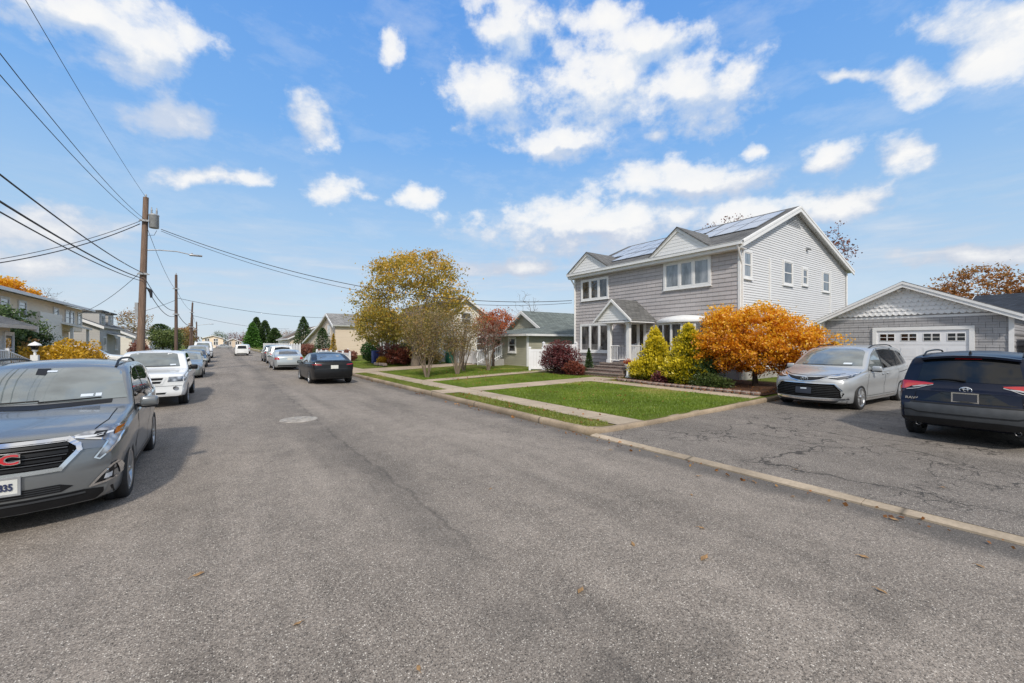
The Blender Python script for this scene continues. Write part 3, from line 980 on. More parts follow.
def grey_house():
    root = empty('house', (HX0, HY0, ZG), 0, 'large two storey house with grey shingle front, white sided gable end, portico and solar panels', 'house')
    Wf = Wall((HX0, HY1), (0, -1), (-1, 0))          # a runs from the far end towards us
    Wr = Wall((HX0, HY0), (1, 0), (0, -1))           # the white gable end
    Wb = Wall((HX1, HY0), (0, 1), (1, 0)); Wl = Wall((HX1, HY1), (-1, 0), (0, 1))
    A = lambda y: HY1 - y
    B = lambda x: x - HX0
    Ly, Lx = HY1 - HY0, HX1 - HX0
    zf = .75
    m = MB(); siding(m, Wf, [(0, zf), (Ly, zf), (Ly, ZE), (0, ZE)], .19, .02)
    m.build('front_wall', M['grey_siding'], root)
    m = MB()
    siding(m, Wr, [(0, zf), (Lx, zf), (Lx, ZE), (RX - HX0, ZR), (0, ZE)], .112, .026)
    siding(m, Wl, [(0, zf), (Lx, zf), (Lx, ZE), (HX1 - RX, ZR), (0, ZE)], .112, .026)
    siding(m, Wb, [(0, zf), (Ly, zf), (Ly, ZE), (0, ZE)], .112, .016)
    m.build('side_wall', M['white_siding'], root)
    m = MB()
    m.box(HX0 + .02, HX1 - .02, HY0 + .02, HY1 - .02, ZG - .25, zf)
    m.build('foundation', M['concrete'], root)
    for w_, a0, a1 in ((Wf, -.06, .06), (Wf, Ly - .06, Ly + .035), (Wr, -.0, .1), (Wr, Lx - .1, Lx + .03)):
        m = MB(); w_.box(m, a0, a1, zf - .02, ZE, -.01, .037); m.build('corner_board', M['trim'], root)
    # roof
    ov, th = .34, .16
    s1 = (ZR - ZE) / (RX - HX0); s2 = (ZR - ZE) / (HX1 - RX)
    e1 = ZE - s1 * ov + th + .05; e2 = ZE - s2 * ov + th + .05; zt = ZR + th + .05
    ya, yb = HY0 - .28, HY1 + .28
    m = MB()
    m.slab([(HX0 - ov, ya, e1), (RX, ya, zt), (RX, yb, zt), (HX0 - ov, yb, e1)], th, 0, 1)
    m.slab([(RX, ya, zt), (HX1 + ov, ya, e2), (HX1 + ov, yb, e2), (RX, yb, zt)], th, 0, 1)
    m.build('roof', [M['roof'], M['trim']], root)
    m = MB()
    for yy in (ya - .03, yb + .03):                   # rake boards, two steps
        for P, Q in (((HX0 - ov, e1), (RX, zt)), ((HX1 + ov, e2), (RX, zt))):
            for (d0, d1, t) in ((.30, .012, .022), (.13, .03, .04)):
                m.hexa([(P[0], yy - t, P[1] - d0), (Q[0], yy - t, Q[1] - d0), (Q[0], yy + t, Q[1] - d0), (P[0], yy + t, P[1] - d0),
                        (P[0], yy - t, P[1] - d1), (Q[0], yy - t, Q[1] - d1), (Q[0], yy + t, Q[1] - d1), (P[0], yy + t, P[1] - d1)])
    m.box(HX0 - ov, HX0 + .03, ya, yb, e1 - .36, e1 - .33)          # soffit
    m.box(HX0 - ov - .02, HX0 - ov + .0, ya, yb, e1 - .34, e1 - .1)
    m.build('roof_trim', M['trim'], root)
    m = MB()                                          # gutter and downspouts
    gx = HX0 - ov - .022
    for (o0, o1, z0, z1) in ((-.12, 0, -.20, -.185), (-.12, -.105, -.185, -.055), (-.135, -.105, -.055, -.04)):
        m.box(gx + o0, gx + o1, ya - .02, yb + .02, e1 + z0, e1 + z1)
    m.build('gutter', M['trim'], root)
    for pts in ([(HX0 - ov - .08, HY0 - .12, e1 - .2), (HX0 - ov - .06, HY0 - .14, e1 - .3), (HX0 - .02, HY0 - .06, e1 - .75), (HX0 + .12, HY0 - .06, e1 - .95), (HX0 + .12, HY0 - .06, .45)],
                [(HX0 - ov - .08, HY1 + .1, e1 - .2), (HX0 - .08, HY1 + .02, e1 - .7), (HX0 - .07, HY1 - .02, e1 - .9), (HX0 - .07, HY1 - .02, .4)],
                [(HX1 - .1, HY0 - .07, ZE - .1), (HX1 - .1, HY0 - .07, .5)]):
        m = MB(); m.tube(pts, .045, 8); m.build('downspout', M['trim'], root)
    for x, z1 in ((20.95, 5.8), (28.35, 5.9)):
        m = MB(); Wr.box(m, B(x) - .05, B(x) + .05, .5, z1, .0, .06); m.build('conduit', M['trim'], root)
    # little pediments over the upper windows, flush with the eave
    for y0, y1, h, dep in ((16.12, 19.25, 1.0, 2.3), (10.18, 13.22, 1.12, 2.6)):
        yc = (y0 + y1) / 2; zb = e1 - .02; x = HX0 - ov - .01; hw = (y1 - y0) / 2
        m = MB()
        Wp = Wall((x, y1), (0, -1), (-1, 0))
        siding(m, Wp, [(0, zb), (2 * hw, zb), (hw, zb + h)], .16, .01)
        dm = m.build('dormer', M['white_scale'], root)
        m = MB()
        tipz = zb + h + .10
        rxx = x + (tipz - e1) / s1 + .05
        for sgn in (-1, 1):
            ye = yc + sgn * (hw + .16)
            q = [(x - .12, ye, zb - .02), (x - .12, yc, tipz), (rxx, yc, tipz), (x + .35, ye, zb + .0)]
            if sgn > 0: q = q[::-1]
            m.slab(q if (Vector(q[1]) - Vector(q[0])).cross(Vector(q[2]) - Vector(q[0])).z > 0 else q[::-1], .05, 0, 0)
        m.build('dormer_roof', M['roof'], dm)
        m = MB()
        for sgn in (-1, 1):
            ye = yc + sgn * (hw + .14)
            for d0, d1, xo in ((.22, .055, .06), (.11, .045, .09)):
                m.hexa([(x - xo, ye, zb - d0 + .02), (x - xo, yc, tipz - d0), (x - .0, yc, tipz - d0), (x - .0, ye, zb - d0 + .02),
                        (x - xo, ye, zb - d1 + .02), (x - xo, yc, tipz - d1), (x - .0, yc, tipz - d1), (x - .0, ye, zb - d1 + .02)])
        m.build('dormer_trim', M['trim'], dm)
    # solar panels: rows laid up the front slope
    sl = Vector((1, 0, s1)).normalized(); nn = Vector((-s1, 0, 1)).normalized()

    def panel(y0, u0, w, l):
        o = Vector((HX0 - ov, y0, e1)) + sl * u0 + nn * .055
        p = [o, o + sl * l, o + sl * l + Vector((0, w, 0)), o + Vector((0, w, 0))]
        mb = MB(); mb.slab(p, .04, 0, 1)
        i0 = .015
        pn = mb.build('solar_panel', [M['solar'], M['solar_rim']], root)
        mb = MB()
        v_ = Vector((0, 1, 0)); t_ = .022
        oq = [q0 + nn * .004 for q0 in p]
        iq = [p[0] + sl * t_ + v_ * t_, p[1] - sl * t_ + v_ * t_, p[2] - sl * t_ - v_ * t_, p[3] + sl * t_ - v_ * t_]
        iq = [q0 + nn * .004 for q0 in iq]
        mb.add(oq + iq, [(k, (k + 1) % 4, 4 + (k + 1) % 4, 4 + k) for k in range(4)])
        mb.build('panel_rim', M['solar_rim'], pn)
    rows = [(2.15, 9.05, 3), (3.86, 9.05, 3), (1.0, 13.6, 3), (2.3, 13.2, 6), (3.86, 12.3, 6)]
    for u0, ys, nP in rows:
        for k in range(nP):
            if ys + k * 1.03 + 1 < HY1 + .1: panel(ys + k * 1.03, u0, 1.01, 1.66)
    # windows of the front
    window(root, Wf, A(18.45), A(16.42), 4.52, 5.62, (.333, .667), glass='pane')
    window(root, Wf, A(12.6), A(10.36), 4.60, 5.74, (.345, .66), glass='pane_light', fw=.11)
    window(root, Wf, A(18.52), A(16.15), 1.42, 2.92, (.31, .62), glass='pane', fw=.11)
    # bow window: five faces and a curved white roof
    y0, y1, zb, zt2 = 10.3, 13.05, 1.3, 2.86
    bw = empty('bow_window', (HX0, y0, zb)); bw.parent = root
    bw.location = Vector((HX0, y0, zb)) - ORG[root.name]; ORG[bw.name] = bw.location.copy()
    n = 5
    ang = [(-1 + 2 * i / n) for i in range(n + 1)]
    arc = [(HX0 - .52 * (1 - t * t) - .02, (y0 + y1) / 2 + t * (y1 - y0) / 2) for t in ang]
    fr, gl = MB(), MB()
    for i in range(n):
        a, b = Vector((*arc[i], 0)), Vector((*arc[i + 1], 0))
        d = (b - a).normalized(); nrm = Vector((-d.y, d.x, 0))
        if nrm.x > 0: nrm = -nrm
        w = Wall((a.x, a.y), (d.x, d.y), (nrm.x, nrm.y)); l = (b - a).length
        w.box(fr, -.05, .05, zb, zt2, -.04, .03); w.box(fr, l - .05, l + .05, zb, zt2, -.04, .031)
        w.box(fr, .05, l - .05, zb, zb + .1, -.04, .025); w.box(fr, .05, l - .05, zt2 - .1, zt2, -.04, .025)
        w.box(fr, .0, l, zb - .55, zb - .002, -.05, .012)
        gl.quad(w.p(.03, zb + .05, 0), w.p(l - .03, zb + .05, 0), w.p(l - .03, zt2 - .05, 0), w.p(.03, zt2 - .05, 0))
    fr.build('window_frame', M['trim'], bw); gl.build('pane', M['pane'], bw)
    rf = MB()
    nseg, nr = 14, 6
    vs = []
    for j in range(nr + 1):
        h = j / nr
        for i in range(nseg + 1):
            t = -1 + 2 * i / nseg
            k = 1.06 * math.sqrt(max(0, 1 - h * h)) if j < nr else .02
            vs.append((HX0 - .66 * (1 - t * t) * k - .03, (y0 + y1) / 2 + t * (y1 - y0) / 2 * 1.06, zt2 + .06 + .30 * h * (1 - .75 * t * t)))
    rf.add(vs, [(j * (nseg + 1) + i, j * (nseg + 1) + i + 1, (j + 1) * (nseg + 1) + i + 1, (j + 1) * (nseg + 1) + i) for j in range(nr) for i in range(nseg)], 0, True)
    for i in range(nseg):
        t0, t1 = -1 + 2 * i / nseg, -1 + 2 * (i + 1) / nseg
        P = lambda t, z: (HX0 - .66 * (1 - t * t) * 1.06 - .03, (y0 + y1) / 2 + t * (y1 - y0) / 2 * 1.06, z)
        rf.quad(P(t0, zt2), P(t1, zt2), P(t1, zt2 + .06), P(t0, zt2 + .06))
        rf.quad((HX0, P(t0, 0)[1], zt2), (HX0, P(t1, 0)[1], zt2), P(t1, zt2), P(t0, zt2))
    rf.build('bow_roof', M['trim'], bw)
    # gable end windows
    window(root, Wr, B(18.5), B(19.12), 4.75, 5.82, (), .5, 'pane_light')
    window(root, Wr, B(22.4), B(23.3), 4.78, 5.84, (), .5, 'pane')
    window(root, Wr, B(24.6), B(25.12), 4.92, 5.68, (), .5, 'pane')
    window(root, Wr, B(27.25), B(28.15), 4.75, 5.78, (), .5, 'pane', fw=.05, label='grey screened window near the rear corner')
    window(root, Wr, B(25.8), B(26.9), 1.7, 2.9, (), .5, 'pane')
    m = MB()
    for k in range(7):                                # louvred vent under the ridge
        z = ZR - .75 + k * .085; hw = (ZR - .08 - z) / s1 * .55
        Wr.box(m, RX - HX0 - hw, RX - HX0 + hw * .9, z, z + .03, 0, .045)
    m.build('gable_vent', M['galv'], root)
    m = MB()
    Wr.box(m, B(25.0), B(25.16), 6.72, 6.86, .0, .08); m.tube([Wr.p(B(25.08), 6.8, .05), Wr.p(B(25.02), 6.78, .22)], .035, 8); m.tube([Wr.p(B(25.1), 6.8, .05), Wr.p(B(25.2), 6.76, .2)], .05, 8)
    m.build('flood_light', M['galv'], root)
    # ------- portico
    pu0, pu1, px = 13.35, 15.42, 16.55
    pc = (pu0 + pu1) / 2
    po = empty('portico', (px, pc, ZG)); po.parent = root
    po.location = Vector((px, pc, ZG)) - ORG[root.name]; ORG[po.name] = po.location.copy()
    zd = .86
    m = MB()
    m.box(px - .1, HX0 - .02, pu0 + .02, pu1 - .05, ZG - .1, zd - .08, 0)
    m.box(px - .14, HX0 - .02, pu0 - .01, pu1 - .02, zd - .078, zd, 1)
    m.build('landing', [M['brick'], M['stone']], po)
    for k in range(3):
        m = MB()
        z1 = zd - .08 - (k + .0) * .155 - .07
        x1 = px - .14 - k * .36 + .04
        m.box(x1 - .40, x1, pu0 - .0 - k * .09, pu1 + k * .12, ZG - .1, z1 - .05, 0)
        m.box(x1 - .43, x1 + .02 * (k > 0), pu0 - .03 - k * .09, pu1 + .03 + k * .12, z1 - .048, z1, 1)
        m.build('step', [M['brick'], M['stone']], po)
    zc = 2.92
    for y in (pu0 + .22, pu1 - .62):
        m = MB()
        m.box(px - .085, px + .085, y - .085, y + .085, zd, zc)
        m.box(px - .12, px + .12, y - .12, y + .12, zd + .001, zd + .16); m.box(px - .115, px + .115, y - .115, y + .115, zc - .14, zc - .001)
        m.build('column', M['trim'], po)
    m = MB()
    m.box(px - .14, HX0, pu0 - .02, pu1 + .05, zc, zc + .1)
    Wg = Wall((px - .2, pu1 + .12), (0, -1), (-1, 0)); hw = (pu1 - pu0 + .24) / 2
    siding(m, Wg, [(0, zc + .1), (2 * hw, zc + .1), (hw, zc + 1.14)], .13, .012)
    m.box(px - .27, HX0 - .1, pu0 - .15, pu1 + .15, zc - .03, zc + .04)
    m.build('pediment', M['white_scale'], po)
    m, t = MB(), MB()
    apex = zc + 1.2
    for sgn in (-1, 1):
        ye = pc + sgn * (hw + .1)
        q = [(px - .34, ye, zc + .09), (HX0 - .0, ye, zc + .09), (HX0 - .0, pc, apex), (px - .34, pc, apex)]
        if sgn > 0: q = q[::-1]
        m.slab(q, .06, 0, 1)
        t.hexa([(px - .38, ye, zc - .03), (px - .38, pc, apex - .16), (px - .342, pc, apex - .16), (px - .342, ye, zc - .03),
                (px - .38, ye, zc + .07), (px - .38, pc, apex - .02), (px - .342, pc, apex - .02), (px - .342, ye, zc + .07)])
    m.build('portico_roof', [M['roof'], M['trim']], po); t.build('portico_trim', M['trim'], po)
    for (p0, p1) in (((px, pu1 - .52), (HX0 - .05, pu1 - .52)), ((px, pu0 + .22), (HX0 - .05, pu0 + .22)), ((px, pu1 - .7), (px, pu1 - 1.25))):
        m = MB()
        a, b = Vector((*p0, zd)), Vector((*p1, zd))
        for z in (.12, .86):
            m.tube([a + Vector((0, 0, z)), b + Vector((0, 0, z))], .028, 6)
        k = max(3, int((b - a).length / .12))
        for i in range(1, k):
            q = a.lerp(b, i / k); m.box(q.x - .012, q.x + .012, q.y - .012, q.y + .012, zd + .12, zd + .86)
        m.build('railing', M['white_metal'], po)
    m = MB()                                          # house number on the pediment band
    # front door with side light
    dr = MB()
    Wf.box(dr, A(15.15), A(13.75), zd + .02, zd + 2.14, -.02, .05)
    d = dr.build('door', M['trim'], root)
    dg = MB()
    dg.quad(Wf.p(A(14.95), zd + .95, .054), Wf.p(A(14.35), zd + .95, .054), Wf.p(A(14.35), zd + 2.0, .054), Wf.p(A(14.95), zd + 2.0, .054))
    dg.quad(Wf.p(A(14.15), zd + .3, .054), Wf.p(A(13.92), zd + .3, .054), Wf.p(A(13.92), zd + 2.0, .054), Wf.p(A(14.15), zd + 2.0, .054))
    dg.build('pane', M['pane'], d)
    h = MB(); h.tube([Wf.p(A(14.29), zd + .98, .05), Wf.p(A(14.29), zd + .98, .12), Wf.p(A(14.40), zd + .98, .12)], .014, 6); h.build('handle', M['chrome'], d)
    return root


grey_house()

# ------------------------------------------------------------------ garage
GX, GY0, GY1 = 21.8, 1.78, 7.2


def garage():
    root = empty('garage', (GX, GY0, .1), 0, 'detached grey shingled garage with white scalloped gable and panelled white door', 'garage')
    Wf = Wall((GX, GY1), (0, -1), (-1, 0)); A = lambda y: GY1 - y
    Wr = Wall((GX, GY0), (1, 0), (0, -1)); Wl = Wall((29, GY1), (-1, 0), (0, 1)); Wb = Wall((29, GY0), (0, 1), (1, 0))
    L = GY1 - GY0; pk = 4.14; ze = 2.72; zs = 3.03
    sl = (pk - ze) / (L / 2 + .25)
    zw = ze + sl * .25
    m = MB()
    cut = (zs - zw) / (pk - zw) * L / 2
    siding(m, Wf, [(0, .12), (L, .12), (L, zw), (L - cut, zs), (cut, zs), (0, zw)], .2, .02)
    siding(m, Wr, [(0, .12), (7.2, .12), (7.2, zw), (0, zw)], .2, .02); siding(m, Wl, [(0, .12), (7.2, .12), (7.2, zw), (0, zw)], .2, .02)
    siding(m, Wb, [(0, .12), (L, .12), (L, zw), (L / 2, pk), (0, zw)], .2, .02)
    m.build('wall', M['garage_siding'], root)
    # gable of round-ended shingles
    m = MB()
    z = zs - .10; row = 0
    while z < pk - .02:
        s = span([(0, zw), (L, zw), (L / 2, pk)], max(z + .1, zw + .01))
        if s:
            a = s[0] - (.09 if row % 2 else 0)
            while a < s[1]:
                a0, a1 = max(a, s[0]), min(a + .18, s[1])
                if a1 - a0 > .03:
                    c = (a0 + a1) / 2; r = (a1 - a0) / 2
                    top = span([(0, zw), (L, zw), (L / 2, pk)], min(z + .26, pk - .01))
                    pts = [(a0, z + .09)] + [(c - r * math.cos(t), z + .09 - .075 * math.sin(t)) for t in (PI * .2, PI * .4, PI * .6, PI * .8)] + [(a1, z + .09)]
                    t0, t1 = (max(a0, top[0]), min(a1, top[1])) if top else (a0, a1)
                    if t1 > t0 - .2:
                        t0, t1 = min(t0, a1), max(t1, a0)
                        pts += [(t1, min(z + .25, pk - .01)), (t0, min(z + .25, pk - .01))]
                        vs = [Wf.p(p, q, .062 if i < 6 else .024) for i, (p, q) in enumerate(pts)]
                        m.add(vs, [tuple(range(len(vs)))])
                a += .18
        z += .16; row += 1
    m.add([Wf.p(0, zw, .012), Wf.p(L, zw, .012), Wf.p(L / 2, pk, .012)], [(0, 1, 2)])
    m.build('scalloped_gable', M['white_scale'], root)
    m, t = MB(), MB()
    yc = (GY0 + GY1) / 2; ov = .25
    for sgn in (-1, 1):
        ye = yc + sgn * (L / 2 + ov); zt = ze + .12
        q = [(GX - .3, ye, zt), (29.3, ye, zt), (29.3, yc, pk + .12), (GX - .3, yc, pk + .12)]
        if sgn > 0: q = q[::-1]
        m.slab(q, .1, 0, 0)
        for d0, d1, x0, x1 in ((.24, .035, .345, .302), (.12, .03, .37, .303)):
            t.hexa([(GX - x0, ye, zt - d0), (GX - x0, yc, pk + .12 - d0), (GX - x1, yc, pk + .12 - d0), (GX - x1, ye, zt - d0),
                    (GX - x0, ye, zt - d1), (GX - x0, yc, pk + .12 - d1), (GX - x1, yc, pk + .12 - d1), (GX - x1, ye, zt - d1)])
        t.hexa([(GX - .30, ye, zt - .22), (GX - .30, yc, pk - .1), (GX, yc, pk - .1), (GX, ye, zt - .22),
                (GX - .30, ye, zt - .19), (GX - .30, yc, pk - .07), (GX, yc, pk - .07), (GX, ye, zt - .19)])
    m.build('roof', M['roof'], root); t.build('roof_trim', M['trim'], root)
    # door: frame, four sections, a row of small lights
    d0, d1, zt = A(5.32), A(2.78), 2.36
    m = MB()
    Wf.box(m, d0 - .13, d0, .1, zt + .13, 0, .07); Wf.box(m, d1, d1 + .13, .1, zt + .13, 0, .07); Wf.box(m, d0, d1, zt, zt + .13, 0, .07)
    m.build('door_frame', M['trim'], root)
    for a0, a1 in ((-.02, .1), (L - .1, L + .02)):
        m = MB(); Wf.box(m, a0, a1, .12, zw - .05, 0, .055); m.build('corner_board', M['trim'], root)
    m = MB()
    for k in range(4):
        z0, z1 = .12 + k * .56, .12 + k * .56 + .553
        Wf.box(m, d0, d1, z0, min(z1, zt), -.03, .028)
        if k < 3:
            for j in range(4):
                w = (d1 - d0) / 4
                Wf.box(m, d0 + j * w + .09, d0 + (j + 1) * w - .09, z0 + .1, z1 - .1, .02, .036)
    dr = m.build('garage_door', M['vinyl'], root)
    for j in range(4):
        w = (d1 - d0) / 4; c = d0 + (j + .5) * w
        for s in (-1, 1):
            g = MB(); f = MB()
            b0, b1 = c + (-.215 if s < 0 else .02), c + (-.02 if s < 0 else .215)
            g.quad(Wf.p(b0, 1.96, .031), Wf.p(b1, 1.96, .031), Wf.p(b1, 2.22, .031), Wf.p(b0, 2.22, .031))
            Wf.box(f, b0, b1, 2.08, 2.10, .029, .04)
            for (u0, u1, v0, v1) in ((b0 - .015, b0, 1.945, 2.235), (b1, b1 + .015, 1.945, 2.235), (b0, b1, 1.945, 1.96), (b0, b1, 2.22, 2.235)):
                Wf.box(f, u0, u1, v0, v1, .02, .04)
            g.build('door_pane', M['glass_black'], dr); f.build('pane_frame', M['trim'], dr)
    m = MB()
    Wf.box(m, L / 2 - .12, L / 2 + .12, 3.95, 4.1, 0, .06); 
    for s in (-1, 1): m.tube([Wf.p(L / 2 + s * .06, 3.98, .05), Wf.p(L / 2 + s * .14, 3.9, .22)], [.03, .06], 10)
    m.build('flood_light', M['trim'], root)


garage()
gw = empty('side_building', (22.4, -1.6, .1), 0, 'white framed window of a low grey outbuilding at the right picture edge beside the garage', 'outbuilding')
Wf = gable_block(gw, 22.4, 27, -3.2, 1.2, .1, 2.3, 2.9, 'x', 'garage_siding', 'roof', .2, .15)[0]
window(gw, Wf, .25, 1.1, 1.1, 2.0, (), .5)

# dark roofed house past the garage
dh = empty('house', (36, -10, .2), 0, 'house with dark slate blue roof behind the right slope of the garage', 'house')
Wf = gable_block(dh, 38, 48, -8.0, 4.7, .2, 3.5, 5.0, 'y', 'peach_siding', 'roof_dark', .2, .5)[0]
window(dh, Wf, 3, 4.2, 1.4, 2.7, (), .5); window(dh, Wf, 8, 9.2, 1.4, 2.7, (), .5)

# ------------------------------------------------------------------ green neighbour house
nh = empty('house', (17.3, 22.9, .24), 0, 'low sage green sided house with grey green roof behind white vinyl fence panels', 'house')
W1 = gable_block(nh, 20.0, 30.5, 24.2, 29.6, .25, 2.72, 4.3, 'x', 'green_siding', 'roof_green', .13, .32)
we = MB()
Wf = Wall((17.3, 28.2), (0, -1), (-1, 0)); Wr = Wall((17.3, 22.9), (1, 0), (0, -1)); Wl2 = Wall((20, 28.2), (-1, 0), (0, 1))
siding(we, Wf, [(0, .25), (5.3, .25), (5.3, 2.42), (0, 2.42)], .13, .014)
siding(we, Wr, [(0, .25), (9.5, .25), (9.5, 2.42), (0, 2.42)], .13, .014)
siding(we, Wl2, [(0, .25), (2.7, .25), (2.7, 2.42), (0, 2.42)], .13, .014)
we.build('wing_wall', M['green_siding'], nh)
rf = MB()
xo, xi, ya_, yb_ = 16.9, 21.5, 22.45, 28.6
rf.slab([(xo, yb_, 2.5), (xo, ya_, 2.5), (xi, ya_ + 2.2, 3.35), (xi, yb_ - 2.2, 3.35)], .1, 0, 1)
rf.slab([(xo, ya_, 2.502), (27.5, ya_, 2.502), (27.5, ya_ + 2.2, 3.352), (xi, ya_ + 2.2, 3.352)], .1, 0, 1)
rf.slab([(xi, yb_, 2.502), (xo, yb_, 2.502), (xi, yb_ - 2.2, 3.352)], .1, 0, 1)
rf.build('wing_roof', [M['roof_green'], M['trim']], nh)
tb = MB(); tb.box(xo - .03, xo + .0, ya_, yb_, 2.36, 2.48); tb.box(xo, 27.5, ya_ - .03, ya_, 2.36, 2.48); tb.build('eave_trim', M['trim'], nh)
window(nh, Wf, 3.1, 3.9, 1.25, 2.2, (), .5); window(nh, Wf, 1.0, 2.0, 1.1, 2.2, (), .5)
window(nh, Wr, 5.6, 6.5, 1.45, 2.15, ())
cb = MB(); Wf.box(cb, 5.22, 5.33, .25, 2.4, .0, .035); Wr.box(cb, -.03, .1, .25, 2.4, 0, .035); cb.build('corner_board', M['trim'], nh)

# ------------------------------------------------------------------ cream house behind the yellow tree
ch = empty('house', (14.3, 33, .26), 0, 'cream house with brown brick front and steep gable behind the tall yellow leaved tree', 'house')
Wf, Wr, _ = gable_block(ch, 14.6, 22.5, 33.2, 47, .26, 3.0, 5.9, 'y', 'cream_siding', 'roof_brown', .16, .4, ridge_at=.42)
window(ch, Wr, 3.0, 4.0, 3.5, 4.6, (), .5); window(ch, Wr, 1.2, 2.2, 1.2, 2.4, (), .5); window(ch, Wr, 4.6, 5.6, 1.2, 2.4, (), .5)
bk = MB(); bk.box(14.3, 14.58, 36.5, 47, .2, 2.7); bk.build('brick_front', M['brick'], ch)
Wq = Wall((14.3, 47), (0, -1), (-1, 0))
window(ch, Wf, 11.2, 12.6, 1.2, 2.4, (.5,)); window(ch, Wq, 1.5, 3.2, 1.2, 2.3, (.5,)); window(ch, Wq, 6.2, 8.2, 1.2, 2.3, (.33, .67))
dd = MB(); Wq.box(dd, 4.3, 5.3, .4, 2.4, 0, .05); dd.build('door', M['trim'], ch)
pr = MB(); pr.slab([(12.6, 43.5, 2.62), (12.6, 39.5, 2.62), (14.3, 39.5, 3.0), (14.3, 43.5, 3.0)], .12, 0, 1); pr.build('porch_roof', [M['roof_brown'], M['trim']], ch)
for y in (39.7, 43.3):
    c = MB(); c.box(12.7, 12.85, y - .07, y + .07, .25, 2.5); c.build('post', M['trim'], ch)

# ------------------------------------------------------------------ tan gabled house farther along
th = empty('house', (12.2, 58, .26), 0, 'tan house with a tall gable and long low roof side beyond the picket fence', 'house')
m = MB()
Wf = Wall((12.2, 82), (0, -1), (-1, 0)); Wr = Wall((12.2, 58), (1, 0), (0, -1))
poly = [(0, .2), (24, .2), (24, 4.35), (20.1, 5.85), (15, 4.5), (0, 1.95)]
siding(m, Wf, poly, .16, .014); siding(m, Wr, [(0, .2), (14, .2), (14, 4.35), (0, 4.35)], .16, .014)
m.build('wall', M['tan_siding'], th)
m = MB()
for (a0, z0), (a1, z1) in (((24.5, 4.2), (20.1, 6.0)), ((20.1, 6.0), (15, 4.66)), ((15, 4.66), (-.4, 2.0))):
    q = [(11.8, 82 - a0, z0), (27, 82 - a0, z0), (27, 82 - a1, z1), (11.8, 82 - a1, z1)]
    m.slab(q, .14, 0, 1)
m.build('roof', [M['roof_pale'], M['trim']], th)
m = MB()
for (a0, z0), (a1, z1) in (((24.5, 4.2), (20.1, 6.0)), ((20.1, 6.0), (15, 4.66)), ((15, 4.66), (-.4, 2.0))):
    m.hexa([(11.72, 82 - a0, z0 - .3), (11.72, 82 - a1, z1 - .3), (11.79, 82 - a1, z1 - .3), (11.79, 82 - a0, z0 - .3), (11.72, 82 - a0, z0 - .02), (11.72, 82 - a1, z1 - .02), (11.79, 82 - a1, z1 - .02), (11.79, 82 - a0, z0 - .02)])
m.build('roof_trim', M['trim'], th)
window(th, Wf, 19.4, 20.9, 3.0, 4.3, (.5,)); window(th, Wf, 17.4, 18.6, .9, 2.2, (.5,)); window(th, Wf, 10.5, 11.6, 1.0, 2.2, (.5,))

# ------------------------------------------------------------------ left side of the street
lh = empty('house', (-9.5, 28, .12), 0, 'long beige two storey house with overhanging upper floor on the left side', 'house')
Wr_ = Wall((-9.5, 28), (0, 1), (1, 0)); A = lambda y: y - 28
Ws = Wall((-22, 28), (1, 0), (0, -1)); Wn = Wall((-9.5, 48.6), (-1, 0), (0, 1))
m = MB()
siding(m, Wr_, [(0, 2.82), (20.6, 2.82), (20.6, 4.62), (0, 4.62)], .13, .014)
siding(m, Wn, [(0, 2.82), (12.5, 2.82), (12.5, 4.62), (6.2, 6.1), (0, 4.62)], .13, .014)
siding(m, Ws, [(0, .1), (12.5, .1), (12.5, 4.62), (6.2, 6.1), (0, 4.62)], .13, .014)
m.box(-21, -9.52, 28.1, 48.5, 2.78, 2.815)
m.build('upper_wall', M['peach_siding'], lh)
m = MB()
Wl_ = Wall((-10.2, 28), (0, 1), (1, 0)); Wn2 = Wall((-10.2, 48.2), (-1, 0), (0, 1))
siding(m, Wl_, [(0, .1), (20.2, .1), (20.2, 2.8), (0, 2.8)], .13, .014); siding(m, Wn2, [(0, .1), (11, .1), (11, 2.8), (0, 2.8)], .13, .014)
m.build('lower_wall', M['tan_siding'], lh)
m = MB(); m.box(-10.19, -8.9, 36.5, 40.6, .1, 3.75); m.build('stair_bay', M['cream_siding'], lh)
m = MB(); m.slab([(-8.4, 40.4, 3.2), (-8.4, 46.0, 3.0), (-10.1, 46.0, 3.45), (-10.1, 40.4, 3.62)], .14, 0, 1); m.build('porch_roof', [M['roof_brown'], M['trim']], lh)
for y in (41.5, 45.7):
    m = MB(); m.box(-8.7, -8.55, y - .07, y + .07, .1, 2.95); m.build('post', M['trim'], lh)
m = MB()
m.slab([(-8.9, 27.4, 4.7), (-8.9, 49.1, 4.7), (-15.8, 49.1, 6.35), (-15.8, 27.4, 6.35)], .16, 0, 1)
m.slab([(-15.8, 27.4, 6.35), (-15.8, 49.1, 6.35), (-22.6, 49.1, 4.7), (-22.6, 27.4, 4.7)], .16, 0, 1)
m.build('roof', [M['roof_brown'], M['trim']], lh)
m = MB(); m.box(-8.89, -8.8, 27.4, 49.1, 4.5, 4.66); m.build('gutter', M['trim'], lh)
for a0, a1 in ((13.4, 14.3), (16.0, 17.0), (17.1, 18.0), (19.2, 20.1), (5, 6), (7.4, 8.4)):
    window(lh, Wr_, a0, a1, 3.3, 4.25, (), .5)
for a0, a1 in ((15.6, 16.6),):
    window(lh, Wl_, a0, a1, .9, 2.3, (), .5)
m = MB(); Wl_.box(m, 17.6, 18.6, .2, 2.4, 0, .05); m.build('door', M['trim'], lh)

